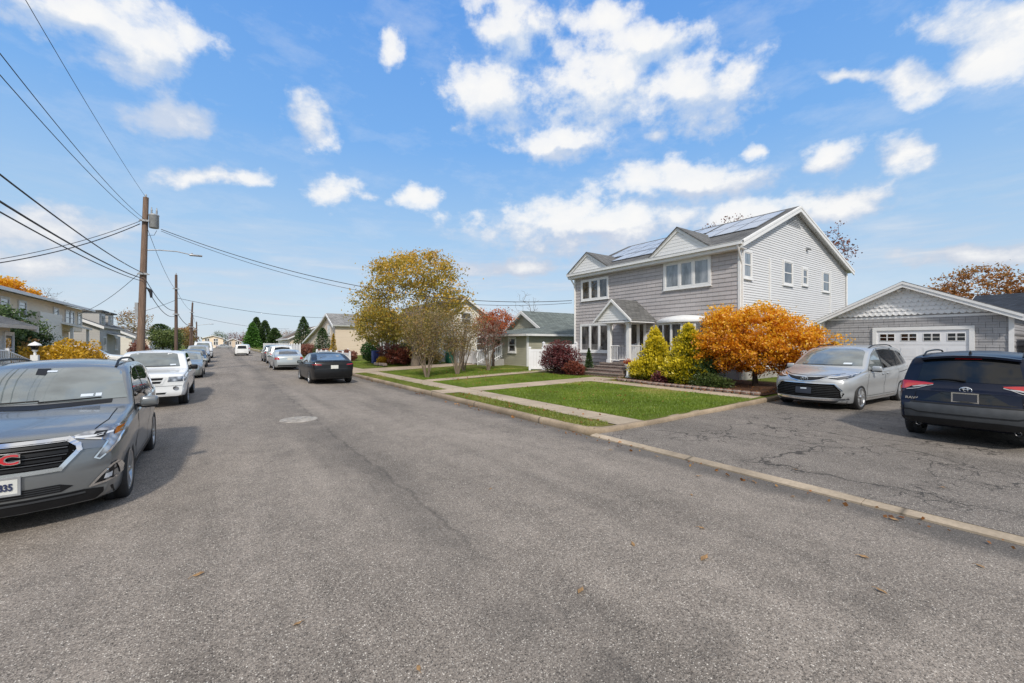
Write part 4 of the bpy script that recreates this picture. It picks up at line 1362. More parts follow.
gh = empty('house', (-9.3, 53.5, .12), 0, 'grey blue sided house with pale double dormers next to the long beige house', 'house')
gable_block(gh, -19, -9.3, 53.5, 63, .1, 3.4, 5.6, 'y', 'blue_siding', 'roof', .16, .35, ridge_at=.5)
Wd = Wall((-9.6, 55.5), (0, 1), (1, 0))
for y0 in (55.6, 59.4):
    m = MB(); m.box(-13.5, -9.7, y0, y0 + 2.6, 3.4, 4.9); d = m.build('dormer', M['blue_siding'], gh)
    m = MB(); m.box(-13.6, -9.45, y0 - .2, y0 + 2.8, 4.9, 5.05); m.build('dormer_roof', M['roof'], d)
    window(d, Wall((-9.7, y0), (0, 1), (1, 0)), .7, 1.9, 3.7, 4.6, (.5,))
Wg_ = Wall((-9.3, 53.5), (0, 1), (1, 0))
window(gh, Wg_, 1.2, 2.4, 1.2, 2.4, (.5,)); window(gh, Wg_, 6.5, 7.7, 1.2, 2.4, (.5,))
m = MB(); m.slab([(-7.9, 56.4, 2.5), (-7.9, 60, 2.5), (-9.3, 60, 2.9), (-9.3, 56.4, 2.9)], .12, 0, 1); m.build('porch_roof', [M['roof'], M['trim']], gh)

wh = empty('house', (-6.6, 14, .12), 0, 'small white house with a flat overhanging eave at the left picture edge', 'house')
Wf_ = None
gable_block(wh, -15, -6.7, 13, 24.2, .1, 2.62, 4.3, 'y', 'cream_siding', 'roof', .16, .6, ridge_at=.5)
Wx = Wall((-6.7, 14), (0, 1), (1, 0))
window(wh, Wx, 9.6, 10.3, 1.1, 2.2, (), .5); window(wh, Wx, 6.6, 7.6, 1.1, 2.2, (), .5)
m = MB(); Wx.box(m, 8.2, 9.1, .3, 2.3, 0, .05); m.build('door', M['trim'], wh)

for i, (x, y, w_, l_, ze, zr, wm, rm, lab) in enumerate([
        (-17, 68, 8, 9, 2.7, 4.6, 'cream_siding', 'roof_pale', 'low white bungalow left of the nearest leaning pole'),
        (-18, 84, 9, 10, 2.7, 4.4, 'tan_siding', 'roof_pale', 'pale bungalow on the left side behind the second utility pole'),
        (-18, 104, 9, 11, 2.8, 4.8, 'cream_siding', 'roof_brown', 'cream bungalow far down the left side behind street trees'),
        (10.5, 88, 9, 12, 2.8, 5.0, 'tan_siding', 'roof_brown', 'brown roofed bungalow far on the right past the tan gabled house'),
        (12, 112, 9, 12, 2.8, 5.2, 'cream_siding', 'roof_pale', 'pale house far on the right half hidden by tall evergreens')]):
    h = empty('house', (x, y, .12), 0, lab, 'house')
    Wa, Wb_, _ = gable_block(h, x, x + w_, y, y + l_, .1, ze, zr, 'y', wm, rm, .2, .4)
    ww = Wa if x > 0 else Wall((x + w_, y), (0, 1), (1, 0))
    for a in (1.2, 4.2, 7.4): window(h, ww, a, a + 1.2, 1.1, 2.2, (.5,))
    window(h, Wb_, 3.5, 4.7, 1.1, 2.2, (.5,))
for x, y, w_, d_, ze, zr, wm, rm, lab in [
        (-6.2, 196, 6.6, 10, 3.7, 4.7, 'peach_siding', 'roof_brown', 'peach two storey house closing the far end of the street'),
        (.8, 200, 5.6, 10, 2.3, 3.6, 'tan_siding', 'roof_pale', 'yellowish house with grey roof at the far end of the street')]:
    h = empty('house', (x, y, .12), 0, lab, 'house')
    _, Wa, _ = gable_block(h, x, x + w_, y, y + d_, .1, ze, zr, 'y', wm, rm, .25, .5)
    for a in (.9, 3.6):
        window(h, Wa, a, a + 1.3, 1.1, 2.4, (.5,))
        if ze > 3: window(h, Wa, a, a + 1.3, 2.6, 3.5, (.5,))

# ------------------------------------------------------------------ fences
def vinyl_panel(x0, y0, x1, y1, z, h, label, name='fence_panel', picket=False, posts=2, grp=None):
    root = empty(name, (x0, y0, z), 0, label, 'fence', grp)
    a, b = Vector((x0, y0, z)), Vector((x1, y1, z)); d = (b - a); L = d.length; d.normalize()
    n = Vector((-d.y, d.x, 0)); w = Wall((x0, y0), (d.x, d.y), (n.x, n.y))
    ps = [L * i / (posts - 1) for i in range(posts)]
    for s in ps:
        m = MB(); w.box(m, s - .065, s + .065, z - .1, z + h + .08, -.065, .065)
        q = w.p(s, z + h + .08)
        m.add([q + Vector((i * .08, j * .08, 0)) for i, j in ((-1, -1), (1, -1), (1, 1), (-1, 1))] + [q + Vector((0, 0, .08))], [(0, 1, 4), (1, 2, 4), (2, 3, 4), (3, 0, 4), (3, 2, 1, 0)])
        m.build('post', M['vinyl'], root)
    m = MB()
    for s0, s1 in zip(ps, ps[1:]):
        w.box(m, s0 + .066, s1 - .066, z + .06, z + .2, -.025, .025); w.box(m, s0 + .066, s1 - .066, z + h - .14, z + h, -.025, .025)
        if picket:
            t = s0 + .12
            while t < s1 - .12:
                w.box(m, t - .04, t + .04, z + .2, z + h - .14, -.012, .012); t += .17
        else:
            t = s0 + .066
            while t < s1 - .1:
                t2 = min(t + .17, s1 - .066); w.box(m, t + .004, t2 - .004, z + .2, z + h - .14, -.014, .014 + .004 * (int(t * 10) % 2)); t = t2
    m.build('picket_panel' if picket else 'board_panel', M['vinyl'], root)
    return root


vinyl_panel(15.1, 19.75, 15.75, 19.3, .25, 1.25, 'low white vinyl gate panel left of the taller white fence panel')
vinyl_panel(15.8, 19.3, 18.15, 18.95, .25, 1.55, 'tall white vinyl fence panel behind the purple leaved bush')
vinyl_panel(8.1, 33.5, 8.1, 47, .13, .95, 'white picket fence running along the lawn before the tan gabled house', 'picket_fence', True, 7)
vinyl_panel(7.9, 57, 7.9, 112, .13, 1.55, 'long solid white vinyl fence along the right sidewalk far down the street', 'vinyl_fence', False, 23)
vinyl_panel(8.1, 47.05, 12.0, 50.5, .13, .95, 'short white picket fence turning in beside the tan gabled house', 'picket_fence', True, 3)
vinyl_panel(-7.2, 66, -7.2, 92, .1, 1.5, 'beige white board fence behind the left side street trees', 'board_fence', False, 12)

# white iron railing and the lamp post at the far left
rl = empty('iron_railing', (-5.7, 18.4, .12), 0, 'white ornate iron railing in front of the small white house', 'railing')
for (p, q, z0, z1) in (((-5.7, 18.4), (-5.65, 20.2), 1.55, 1.5), ((-5.65, 20.2), (-5.6, 22.1), 1.5, 1.1), ((-5.6, 22.1), (-5.5, 24.2), 1.1, .95)):
    m = MB()
    a, b = Vector((*p, 0)), Vector((*q, 0)); k = max(4, int((b - a).length / .13))
    m.tube([a + Vector((0, 0, z0 + .12)), b + Vector((0, 0, z1 + .12))], .025, 6); m.tube([a + Vector((0, 0, z0 - .6)), b + Vector((0, 0, z1 - .55))], .02, 6)
    for i in range(k + 1):
        t = i / k; c = a.lerp(b, t); zt = z0 + (z1 - z0) * t + .12
        m.tube([c + Vector((0, 0, zt - .72)), c + Vector((0, 0, zt - .4)), c + Vector((.04, 0, zt - .3)), c + Vector((0, 0, zt - .2)), c + Vector((0, 0, zt))], .012, 5)
    m.build('railing_section', M['white_metal'], rl)
for (x, y, h) in ((-5.65, 20.2, 1.7), (-5.6, 22.1, 1.3), (-5.5, 24.2, 1.15)):
    m = MB(); m.box(x - .045, x + .045, y - .045, y + .045, .1, h); m.build('post', M['white_metal'], rl)
lp = empty('post_lantern', (-5.35, 21.4, .12), 0, 'white post with a small glazed lantern on top by the left railing', 'lamp post')
m = MB(); m.box(-5.44, -5.26, 21.31, 21.49, .1, 1.45); m.build('post', M['trim'], lp)
m = MB()
m.lathe([(.03, 1.45), (.04, 1.5), (.025, 1.54), (.06, 1.58), (.08, 1.62), (.085, 1.63)], (-5.35, 21.4, 0), n=12); m.lathe([(.17, 1.80), (.14, 1.84), (.07, 1.88), (.02, 1.91), (.001, 1.93)], (-5.35, 21.4, 0), n=12)
m.lathe([(.172, 1.78), (.172, 1.80)], (-5.35, 21.4, 0), n=12)
m.build('lantern_frame', M['white_metal'], lp)
m = MB(); m.lathe([(.08, 1.63), (.12, 1.78), (.165, 1.795)], (-5.35, 21.4, 0), n=12); m.build('lantern_glass', M['glass_black'], lp)
# ------------------------------------------------------------------ vehicles
def curve(pts):
    """monotone cubic through (t, v) points"""
    x = np.array([p[0] for p in pts], float); y = np.array([p[1] for p in pts], float)
    h = np.diff(x); dl = np.diff(y) / h
    m = np.zeros(len(x)); m[0], m[-1] = dl[0], dl[-1]
    for i in range(1, len(x) - 1):
        m[i] = 0 if dl[i - 1] * dl[i] <= 0 else 2 * dl[i - 1] * dl[i] / (dl[i - 1] + dl[i])

    def f(t):
        t = min(max(t, x[0]), x[-1]); i = min(np.searchsorted(x, t, 'right') - 1, len(h) - 1)
        s = (t - x[i]) / h[i]
        return float((1 + 2 * s) * (1 - s) ** 2 * y[i] + s * (1 - s) ** 2 * h[i] * m[i] + s * s * (3 - 2 * s) * y[i + 1] + s * s * (s - 1) * h[i] * m[i + 1])
    return f


class Car:
    """local frame: front faces -y, x to the car's left; t runs 0 (nose) .. L (tail)"""
    def __init__(s, S, loc, rz, name, label, group=None):
        s.S = S; s.L = S['L']; s.W = S['W']; s.H = S['H']
        s.root = empty(name, loc, rz, label, 'car' if 'cat' not in S else S['cat'], group)
        ORG[s.root.name] = Vector((0, 0, 0))
        s.shell()

    def shell(s):
        S, L, W2, H = s.S, s.L, s.W / 2, s.H
        top, belt, bot = curve(S['top']), curve(S['belt']), curve(S['bot'])
        plan = curve(S['plan']); nose = curve(S['nose']); tail = curve(S['tail'])
        wr = S['wr']; kf, kr = S.get('kf', .22), S.get('kr', .14)
        ts = sorted(set([round(L * i / 56, 4) for i in range(57)] + [.02, .05, .09, .14, L - .02, L - .05, L - .09, L - .14] + [p[0] for p in S['top']]))
        rings = []
        for t in ts:
            w = plan(t) * W2; zt, zb = top(t), bot(t); be = min(belt(t), zt - .04)
            wb = w - .045
            P = [(0, zb), (.5 * w, zb), (.84 * w, zb), (.925 * w, zb + .025)]
            N = 11
            for i in range(N):
                q = i / (N - 1); z = zb + .075 + (be - .025 - zb - .075) * q
                x = w * (1 - .05 * (1 - q) ** 2.2 - .012 * max(0, (q - .8) / .2))
                x -= S.get('sculpt', .014) * math.exp(-((q - .42) / .13) ** 2)
                x += .010 * math.exp(-((q - .74) / .07) ** 2)
                P.append((x, z))
            P.append((wb + .012, be - .004))
            cr = min(.055, (zt - be) * .38)
            r = min(.085, (zt - be) * .4)
            hh = max(.2, H - belt(t))
            wg = lambda z: wb - (W2 * wr[0] * 0 + wb - wb * wr[1]) * min(1.2, max(0, z - be) / hh) ** 1.15
            ze = zt - cr - r
            for i in range(6):
                z = be + (ze - be) * (i + .4) / 5.4; P.append((wg(z), z))
            xe = wg(ze); xt = xe - r * .9
            for a in (.3, .62, .9):
                P.append((xe - r * .9 * (1 - math.cos(a * PI / 2)), ze + r * math.sin(a * PI / 2)))
            for i in range(7):
                q = 1 - i / 6; x = xt * q * .97; P.append((x, zt - cr * q * q))
            rings.append((t, P))

        def warp(x, t, z):
            y = t
            y += nose(z) * max(0, 1 - t / .75) + kf * (abs(x) / W2) ** 2.2 * max(0, 1 - t / 2.7)
            y -= tail(z) * max(0, 1 - (L - t) / .6) + kr * (abs(x) / W2) ** 2.2 * max(0, 1 - (L - t) / 1.5)
            return (x, y - L / 2, z)
        n = len(rings[0][1]); vs, fs = [], []
        for t, P in rings:
            for x, z in P: vs.append(warp(x, t, z))
            for x, z in P[-2:0:-1]: vs.append(warp(-x, t, z))
        m = 2 * n - 2
        for i in range(len(rings) - 1):
            for k in range(m):
                k2 = (k + 1) % m
                fs.append((i * m + k, i * m + k2, (i + 1) * m + k2, (i + 1) * m + k))
        for ri, rev in ((0, False), (len(rings) - 1, True)):     # nose and tail
            t, P = rings[ri]; base = ri * m; prev = None
            for k in range(1, n - 1):
                row = [base + k]
                for q in (.66, .33, 0, -.33, -.66):
                    vs.append(warp(P[k][0] * q, t, P[k][1])); row.append(len(vs) - 1)
                row.append(base + m - k)
                if prev:
                    for a in range(6):
                        f = (prev[a], row[a], row[a + 1], prev[a + 1])
                        fs.append(f if rev else f[::-1])
                else:
                    f = [base] + row; fs.append(f if not rev else f[::-1])
                prev = row
            f = [base + n - 1] + prev[::-1]; fs.append(f if not rev else f[::-1])
        me = bpy.data.meshes.new('body'); me.from_pydata(vs, [], fs); me.update()
        bm = bmesh.new(); bm.from_mesh(me); bmesh.ops.recalc_face_normals(bm, faces=bm.faces)
        s.bvh = BVHTree.FromBMesh(bm); bm.to_mesh(me); bm.free()
        me.materials.append(S['paint']); me.materials.append(M['liner'])
        o = link_mesh('body', me, s.root)
        # wheel wells
        cut = MB(); rw = S['wr_out'] + .055
        for t in S['axles']:
            for sx in (-1, 1):
                xs = (W2 - .34, W2 + .2)
                prof = [(.001, sx * xs[0]), (rw, sx * xs[0]), (rw, sx * xs[1]), (.001, sx * xs[1])]
                cut.lathe(prof, (0, t - L / 2, S['wr_out'] + .01), 'x', 40, sm=False)
        cm = cut.mesh('cut', M['liner']); co = link_mesh('cut', cm)
        b2 = bmesh.new(); b2.from_mesh(cm); bmesh.ops.remove_doubles(b2, verts=b2.verts, dist=.002); bmesh.ops.recalc_face_normals(b2, faces=b2.faces); b2.to_mesh(cm); b2.free()
        md = o.modifiers.new('cut', 'BOOLEAN'); md.object = co; md.operation = 'DIFFERENCE'; md.solver = 'EXACT'
        try: md.material_mode = 'TRANSFER'
        except Exception: pass
        bpy.context.view_layer.update()
        dg = bpy.context.evaluated_depsgraph_get()
        nm = bpy.data.meshes.new_from_object(o.evaluated_get(dg))
        o.modifiers.clear(); o.data = nm; nm.name = 'body'
        bpy.data.objects.remove(co)
        nm.polygons.foreach_set('use_smooth', [True] * len(nm.polygons))
        nm.set_sharp_from_angle(angle=R(38))
        s.body = o
        s.wheels()

    # ---- surface panels: a 2-D outline thrown onto the shell
    def patch(s, name, poly, face, mat, off=.004, res=.07, parent=None, label=None, both=False, mb=None, mi=0):
        if both and mb is None:
            return [s.patch(name, poly, fc, mat, off, res, parent, label) for fc in ('left', 'right')]
        own = mb is None
        if own: mb = MB()
        sides = ('left', 'right') if both else (face,)
        for fc in sides:
            bm = bmesh.new()
            area = sum(poly[i - 1][0] * poly[i][1] - poly[i][0] * poly[i - 1][1] for i in range(len(poly)))
            pl = poly if area > 0 else poly[::-1]
            f = bm.faces.new([bm.verts.new((p[0], p[1], 0)) for p in pl])
            xs = [p[0] for p in poly]; zs = [p[1] for p in poly]
            for ax, lo, hi in ((0, min(xs), max(xs)), (1, min(zs), max(zs))):
                k = int((hi - lo) / res)
                for i in range(1, k + 1):
                    c = [0, 0, 0]; nn = [0, 0, 0]; c[ax] = lo + (hi - lo) * i / (k + 1); nn[ax] = 1
                    bmesh.ops.bisect_plane(bm, geom=bm.verts[:] + bm.edges[:] + bm.faces[:], plane_co=c, plane_no=nn)
            bmesh.ops.triangulate(bm, faces=[f for f in bm.faces if len(f.verts) > 4])
            bm.verts.index_update()
            idx = {}; vs = []
            for v in bm.verts:
                a, z = v.co.x, v.co.y
                o, d = {'front': ((a, -9, z), (0, 1, 0)), 'rear': ((a, 9, z), (0, -1, 0)),
                        'left': ((9, a - s.L / 2, z), (-1, 0, 0)), 'right': ((-9, a - s.L / 2, z), (1, 0, 0)),
                        'top': ((a, z - s.L / 2, 9), (0, 0, -1))}[fc]
                h, nrm, _, _ = s.bvh.ray_cast(Vector(o), Vector(d))
                if h is None: continue
                nd = (nrm * .6 - Vector(d) * .4).normalized()
                idx[v.index] = len(vs); vs.append(h + nd * off)
            fs = []
            for f in bm.faces:
                ii = [v.index for v in f.verts]
                if all(i in idx for i in ii):
                    q = [idx[i] for i in ii]
                    fs.append(q if fc in ('front', 'left', 'top') and fc != 'left' or fc == 'left' else q[::-1])
            bm.free()
            mb.add(vs, fs, mi, True)
        if own and mb.f:
            o = mb.build(name, mat, parent or s.root)
            if label: o['label'] = label
            return o

    def strip(s, mb, line, face, w=.008, off=.006, both=True, res=.08, mi=0):
        for (a, b) in zip(line, line[1:]):
            a, b = Vector(a), Vector(b); d = (b - a)
            if d.length < 1e-6: continue
            d.normalize(); n = Vector((-d.y, d.x)) * w / 2; e = d * w * .4
            pl = [a - n - e, b - n + e, b + n + e, a + n - e]
            for fc in (('left', 'right') if both and face == 'side' else (face,)):
                s.patch('', [tuple(p) for p in pl], fc, None, off, res, mb=mb, mi=mi)

    def lines(s, name, mat, lines_, face='side', w=.008, off=.006, parent=None):
        for fc in (('left', 'right') if face == 'side' else (face,)):
            mb = MB()
            for l in lines_: s.strip(mb, l, fc, w, off, both=False)
            o = mb.build(name, mat, parent or s.root)
        return o

    def hit(s, face, a, z, off=0.0):
        o, d = {'front': ((a, -9, z), (0, 1, 0)), 'rear': ((a, 9, z), (0, -1, 0)), 'left': ((9, a - s.L / 2, z), (-1, 0, 0)),
                'right': ((-9, a - s.L / 2, z), (1, 0, 0)), 'top': ((a, z - s.L / 2, 9), (0, 0, -1))}[face]
        h = s.bvh.ray_cast(Vector(o), Vector(d))[0]
        return None if h is None else h - Vector(d) * off

    def wheels(s):
        S = s.S; r, w = S['wr_out'], S.get('tw', .225); rr = r * S.get('rimk', .70)
        ty = MB()
        ty.lathe([(rr, -w / 2 + .02), (rr + .02, -w / 2 + .004), (r - .035, -w / 2), (r - .008, -w / 2 + .02), (r, -w / 2 + .05), (r, -.015), (r - .008, -.012), (r - .008, .012), (r, .015),
                  (r, w / 2 - .05), (r - .008, w / 2 - .02), (r - .035, w / 2), (rr + .02, w / 2 - .004), (rr, w / 2 - .02)], ax='x', n=36)
        tm = ty.mesh('wheel', M['tyre'])
        rm = MB(); o = w / 2
        rm.lathe([(rr + .006, o - .012), (rr - .012, o - .002), (rr - .03, o - .02), (rr - .035, o - .09), (rr - .03, -o)], ax='x', n=36)
        rm.lathe([(.001, o - .095), (rr - .02, o - .095)], ax='x', n=24, m=1)
        rm.lathe([(.001, o - .004), (.025, o - .004), (.032, o - .015), (.075, o - .03), (.08, o - .06)], ax='x', n=18)
        ns = S.get('spokes', 5)
        for k in range(ns):
            for dlt in ((-.17, .17) if ns <= 6 else (0,)):
                a = 2 * PI * k / ns; a1 = a + dlt * .5; a2 = a + dlt
                def pt(rad, ang, x): return (x, rad * math.cos(ang), rad * math.sin(ang))
                hw0, hw1 = .02, .016 if ns <= 6 else .02
                q = []
                for (rad, an, hw, xx) in ((.055, a1, hw0, o - .028), (rr - .02, a2, hw1, o - .012)):
                    tx, tz = -math.sin(an), math.cos(an)
                    for x in (xx - .03, xx):
                        for sg in (-1, 1):
                            p = pt(rad, an, x); q.append((p[0], p[1] + tx * hw * sg, p[2] + tz * hw * sg))
                rm.add(q, [(2, 3, 7, 6), (0, 2, 6, 4), (1, 5, 7, 3), (0, 4, 5, 1)], 0)
        rim = rm.mesh('rim', [S.get('rim', M['alloy']), M['liner']])
        for t in S['axles']:
            for sx in (-1, 1):
                wo = link_mesh('wheel', tm, s.root); wo.location = (sx * (s.W / 2 - w / 2 - .022), t - s.L / 2, r)
                wo.rotation_euler = (random.uniform(0, 6), 0, 0 if sx > 0 else PI)
                link_mesh('rim', rim, wo)

    def mirror(s, t, z, mat, size=(.20, .11, .14), ind=True):
        for sx, fc in ((1, 'left'), (-1, 'right')):
            h = s.hit(fc, t, z)
            if h is None: continue
            mb = MB()
            rbox(mb, (h.x + sx * (size[0] / 2 + .035), h.y, h.z + .03), size, .045, 3)
            o = mb.build('mirror', mat, s.root)
            m2 = MB()
            rbox(m2, (h.x + sx * .02, h.y - .005, h.z - .02), (.09, .06, .05), .015, 2)
            rbox(m2, (h.x + sx * (size[0] / 2 + .035), h.y + .006, h.z - .035), (size[0] * .92, size[1] * .9, .04), .018, 2)
            m2.build('mirror_base', M['black_plastic'], o)
            g = MB(); x0, x1 = h.x + sx * .06, h.x + sx * (.01 + size[0]); y = h.y + size[1] / 2 + .002
            g.quad((x0, y, h.z - .02), (x1, y, h.z - .02), (x1, y, h.z + .075), (x0, y, h.z + .075)); g.build('mirror_glass', M['glass_screen'], o)

    def text(s, txt, size, a, z, face, mat, name='badge', off=.012, ext=.004, parent=None, sx=1.0, bold=0.0):
        cu = bpy.data.curves.new(name, 'FONT'); cu.body = txt; cu.size = size; cu.extrude = ext; cu.align_x = 'CENTER'; cu.align_y = 'CENTER'
        cu.offset = bold; cu.resolution_u = 3
        to = bpy.data.objects.new(name, cu); COL.objects.link(to)
        bpy.context.view_layer.update()
        me = bpy.data.meshes.new_from_object(to.evaluated_get(bpy.context.evaluated_depsgraph_get()))
        bpy.data.objects.remove(to)
        me.materials.clear(); me.materials.append(mat)
        o = link_mesh(name, me, parent or s.root)
        h = s.hit(face, a, z, off)
        o.location = h
        o.rotation_euler = (PI / 2, 0, 0) if face == 'front' else (PI / 2, 0, PI)
        o.scale = (sx, 1, 1)
        return o

    def plate(s, face, a, z, txt, dark=False, frame=None, tilt=0.0):
        h = s.hit(face, a, z, .012); sg = -1 if face == 'front' else 1
        mb = MB(); mb.box(h.x - .155, h.x + .155, h.y - .004, h.y + .004, h.z - .078, h.z + .078)
        o = mb.build('licence_plate', M['plate_dark' if dark else 'plate_white'], s.root)
        if frame:
            f = MB()
            for x0, x1, z0, z1 in ((-.168, .168, .07, .09), (-.168, .168, -.09, -.07), (-.168, -.148, -.07, .07), (.148, .168, -.07, .07)):
                f.box(h.x + x0, h.x + x1, h.y - .008, h.y + .008, h.z + z0, h.z + z1)
            f.build('plate_frame', frame, o)
        if txt:
            s.text(txt, .088, a, z - .004, face, M['plate_ink'], 'plate_number', .0185, .001, o, .82, .0015)
        return o

    def rails(s, t0, t1, x, mat, hgt=.055):
        for sx in (-1, 1):
            pts = []
            for i in range(9):
                t = t0 + (t1 - t0) * i / 8
                h = s.hit('top', sx * x, t)
                up = hgt * min(1, math.sin(PI * i / 8) * 2.4)
                pts.append(h + Vector((0, 0, max(.0, up))))
            mb = MB(); mb.tube(pts, .016, 8); mb.build('roof_rail', mat, s.root)

    def handles(s, ts, z, mat, parents=None):
        for i, t in enumerate(ts):
            for sx, fc in ((1, 'left'), (-1, 'right')):
                h = s.hit(fc, t, z)
                mb = MB(); rbox(mb, (h.x + sx * .022, h.y, h.z), (.03, .19, .028), .012, 2)
                pr = parents[fc][i] if parents else s.root
                mb.build('handle', mat, pr)

    def doors(s, polys):
        """door skins a hair proud of the body with dark shut lines round them"""
        out = {'left': [], 'right': []}
        for fc in out:
            for poly in polys:
                d = s.patch('door', poly, fc, s.S['paint'], .0022, .09)
                mb = MB(); s.strip(mb, poly + [poly[0]], fc, .009, .0042, both=False); mb.build('shut_line', M['seam'], d)
                out[fc].append(d)
        return out


def mirrored(poly): return [(-a, z) for a, z in poly]


PT = {}
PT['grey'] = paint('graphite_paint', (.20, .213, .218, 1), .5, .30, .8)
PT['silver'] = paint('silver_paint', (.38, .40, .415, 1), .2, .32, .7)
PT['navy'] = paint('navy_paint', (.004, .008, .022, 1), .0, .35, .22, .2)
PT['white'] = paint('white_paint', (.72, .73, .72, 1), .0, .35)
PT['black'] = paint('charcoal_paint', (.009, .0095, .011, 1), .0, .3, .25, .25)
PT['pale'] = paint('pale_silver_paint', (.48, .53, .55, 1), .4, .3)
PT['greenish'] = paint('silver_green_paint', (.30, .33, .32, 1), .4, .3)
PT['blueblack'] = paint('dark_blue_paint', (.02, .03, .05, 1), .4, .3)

# ---------------------------------------------------------------- the grey SUV at the left kerb
def suv_grey():
    S = dict(L=4.63, W=1.84, H=1.665, paint=PT['grey'], axles=(.93, 3.66), wr_out=.355, rimk=.68, spokes=5,
             top=[(0, .80), (.03, .90), (.10, .965), (.35, 1.02), (.8, 1.075), (1.18, 1.115), (1.30, 1.14), (1.65, 1.36), (2.0, 1.555), (2.25, 1.63), (2.7, 1.662), (3.3, 1.655), (3.9, 1.60), (4.22, 1.53), (4.40, 1.33), (4.55, 1.05), (4.63, .86)],
             belt=[(0, .80), (.3, .90), (1.2, 1.0), (2.4, 1.03), (3.6, 1.09), (4.63, 1.12)],
             bot=[(0, .235), (.25, .20), (.7, .21), (3.9, .22), (4.63, .33)],
             plan=[(0, .88), (.08, .93), (.25, .965), (.6, .99), (1.2, 1.0), (3.4, 1.0), (4.2, .965), (4.5, .91), (4.63, .84)],
             nose=[(.2, .06), (.35, .015), (.55, 0.0), (.8, .03), (.95, .07), (1.1, .1)], tail=[(.3, .05), (.55, 0), (.9, .03), (1.3, .0)], wr=(0, .79), kf=.30)
    c = Car(S, (-1.85, 5.96 + 4.63 / 2, -.03), .022, 'parked_car', 'dark grey SUV with chrome framed grille facing the camera at the left picture edge')
    P = c.patch
    P('windscreen', [(-.79, 1.175), (.79, 1.175), (.765, 1.25), (.675, 1.50), (.60, 1.545), (.4, 1.565), (-.4, 1.565), (-.60, 1.545), (-.675, 1.50), (-.765, 1.25)], 'front', M['glass_screen'], .005)
    P('rear_window', [(-.56, 1.16), (.56, 1.16), (.48, 1.47), (-.48, 1.47)], 'rear', M['glass_black'])
    fd = [(1.56, 1.065), (1.66, 1.16), (2.06, 1.44), (2.34, 1.515), (2.66, 1.535), (2.66, 1.07)]
    rd = [(2.74, 1.075), (2.74, 1.535), (3.2, 1.525), (3.42, 1.49), (3.56, 1.13), (3.54, 1.09)]
    qd = [(3.63, 1.12), (3.50, 1.475), (3.75, 1.42), (4.02, 1.26), (4.02, 1.17)]
    dr = c.doors([[(1.42, .36), (1.40, .8), (1.52, 1.03), (1.60, 1.10), (2.1, 1.47), (2.4, 1.55), (2.70, 1.565), (2.70, .36)],
                  [(2.71, .36), (2.71, 1.565), (3.2, 1.56), (3.45, 1.525), (3.60, 1.1), (3.55, .82), (3.36, .62), (3.30, .36)]])
    for q in (fd, rd, qd): P('side_window', q, 'side', M['glass'], .006, .06, both=True)
    c.lines('window_trim', M['chrome'], [[(1.52, 1.055), (2.66, 1.045), (3.6, 1.09), (4.04, 1.15)], [(2.1, 1.455), (2.4, 1.545), (2.75, 1.56), (3.2, 1.55), (3.55, 1.50), (3.85, 1.40), (4.07, 1.25)]], w=.022, off=.008)
    c.lines('window_pillar', M['black_plastic'], [[(2.70, 1.07), (2.70, 1.535)], [(3.60, 1.1), (3.46, 1.48)]], w=.07, off=.0055)
    c.handles((2.45, 3.33), .935, PT['grey'], dr)
    # grille: dark hexagon, chrome surround, paired bars, red letters
    hexg = [(-.50, .905), (.50, .905), (.575, .845), (.585, .80), (.46, .63), (-.46, .63), (-.585, .80), (-.575, .845)]
    g = P('grille', hexg, 'front', M['liner'], .006)
    c.lines('grille_surround', M['chrome'], [hexg[i:i + 2] for i in range(7)] + [[hexg[7], hexg[0]]], 'front', .038, .018, g)
    mb = MB()
    for z in (.865, .80, .735, .675):
        k = .50 if z > .74 else .46
        c.strip(mb, [(-k, z), (k, z)], 'front', .026, .014)
    mb.build('grille_bar', M['black_plastic'], g)
    mb = MB()
    for z in (.893, .835, .77, .705, .65): c.strip(mb, [(-.5 if z > .7 else -.45, z), (.5 if z > .7 else .45, z)], 'front', .007, .017)
    mb.build('grille_fin', M['dark_alloy'], g)
    c.text('GMC', .128, 0, .785, 'front', M['chrome'], 'emblem_edge', .030, .010, g, 1.48, .009)
    c.text('GMC', .128, 0, .785, 'front', M['badge_red'], 'emblem', .042, .008, g, 1.48, .002)
    for f in (lambda q: q, mirrored):
        hl = P('headlight', f([(.53, .925), (.60, .945), (.74, .962), (.84, .968), (.872, .955), (.868, .88), (.84, .81), (.795, .73), (.735, .675), (.70, .69), (.755, .77), (.785, .835), (.72, .872), (.60, .895)]), 'front', M['headlamp'], .006, .04)
        mb = MB()
        for line in ([(.52, .915), (.62, .888), (.73, .866), (.782, .84)], [(.782, .84), (.75, .77), (.695, .685), (.73, .665)], [(.73, .665), (.80, .73), (.85, .81), (.872, .88)], ):
            c.strip(mb, f(line), 'front', .014, .010)
        mb.build('light_edge', M['chrome'], hl)
        mb = MB(); c.strip(mb, f([(.55, .908), (.68, .90), (.80, .915)]), 'front', .018, .012); mb.build('light_signature', M['white_lens'], hl)
        P('lamp_bowl', f([(.66, .892), (.75, .885), (.77, .93), (.68, .935)]), 'front', M['black_plastic'], .011, .04, hl)
        P('side_marker', f([(.815, .885), (.858, .89), (.862, .948), (.822, .945)]), 'front', M['amber'], .012, .04, hl)
        tri = f([(.665, .395), (.83, .425), (.865, .44), (.855, .56), (.845, .59), (.82, .58), (.74, .49)])
        fg = P('fog_light_pod', tri, 'front', M['black_plastic'], .006, .05)
        mb = MB(); c.strip(mb, tri + [tri[0]], 'front', .02, .012); mb.build('fog_surround', M['chrome'], fg)
        P('fog_light', f([(.76, .445), (.81, .45), (.815, .50), (.775, .495)]), 'front', M['white_lens'], .012, .05, fg)
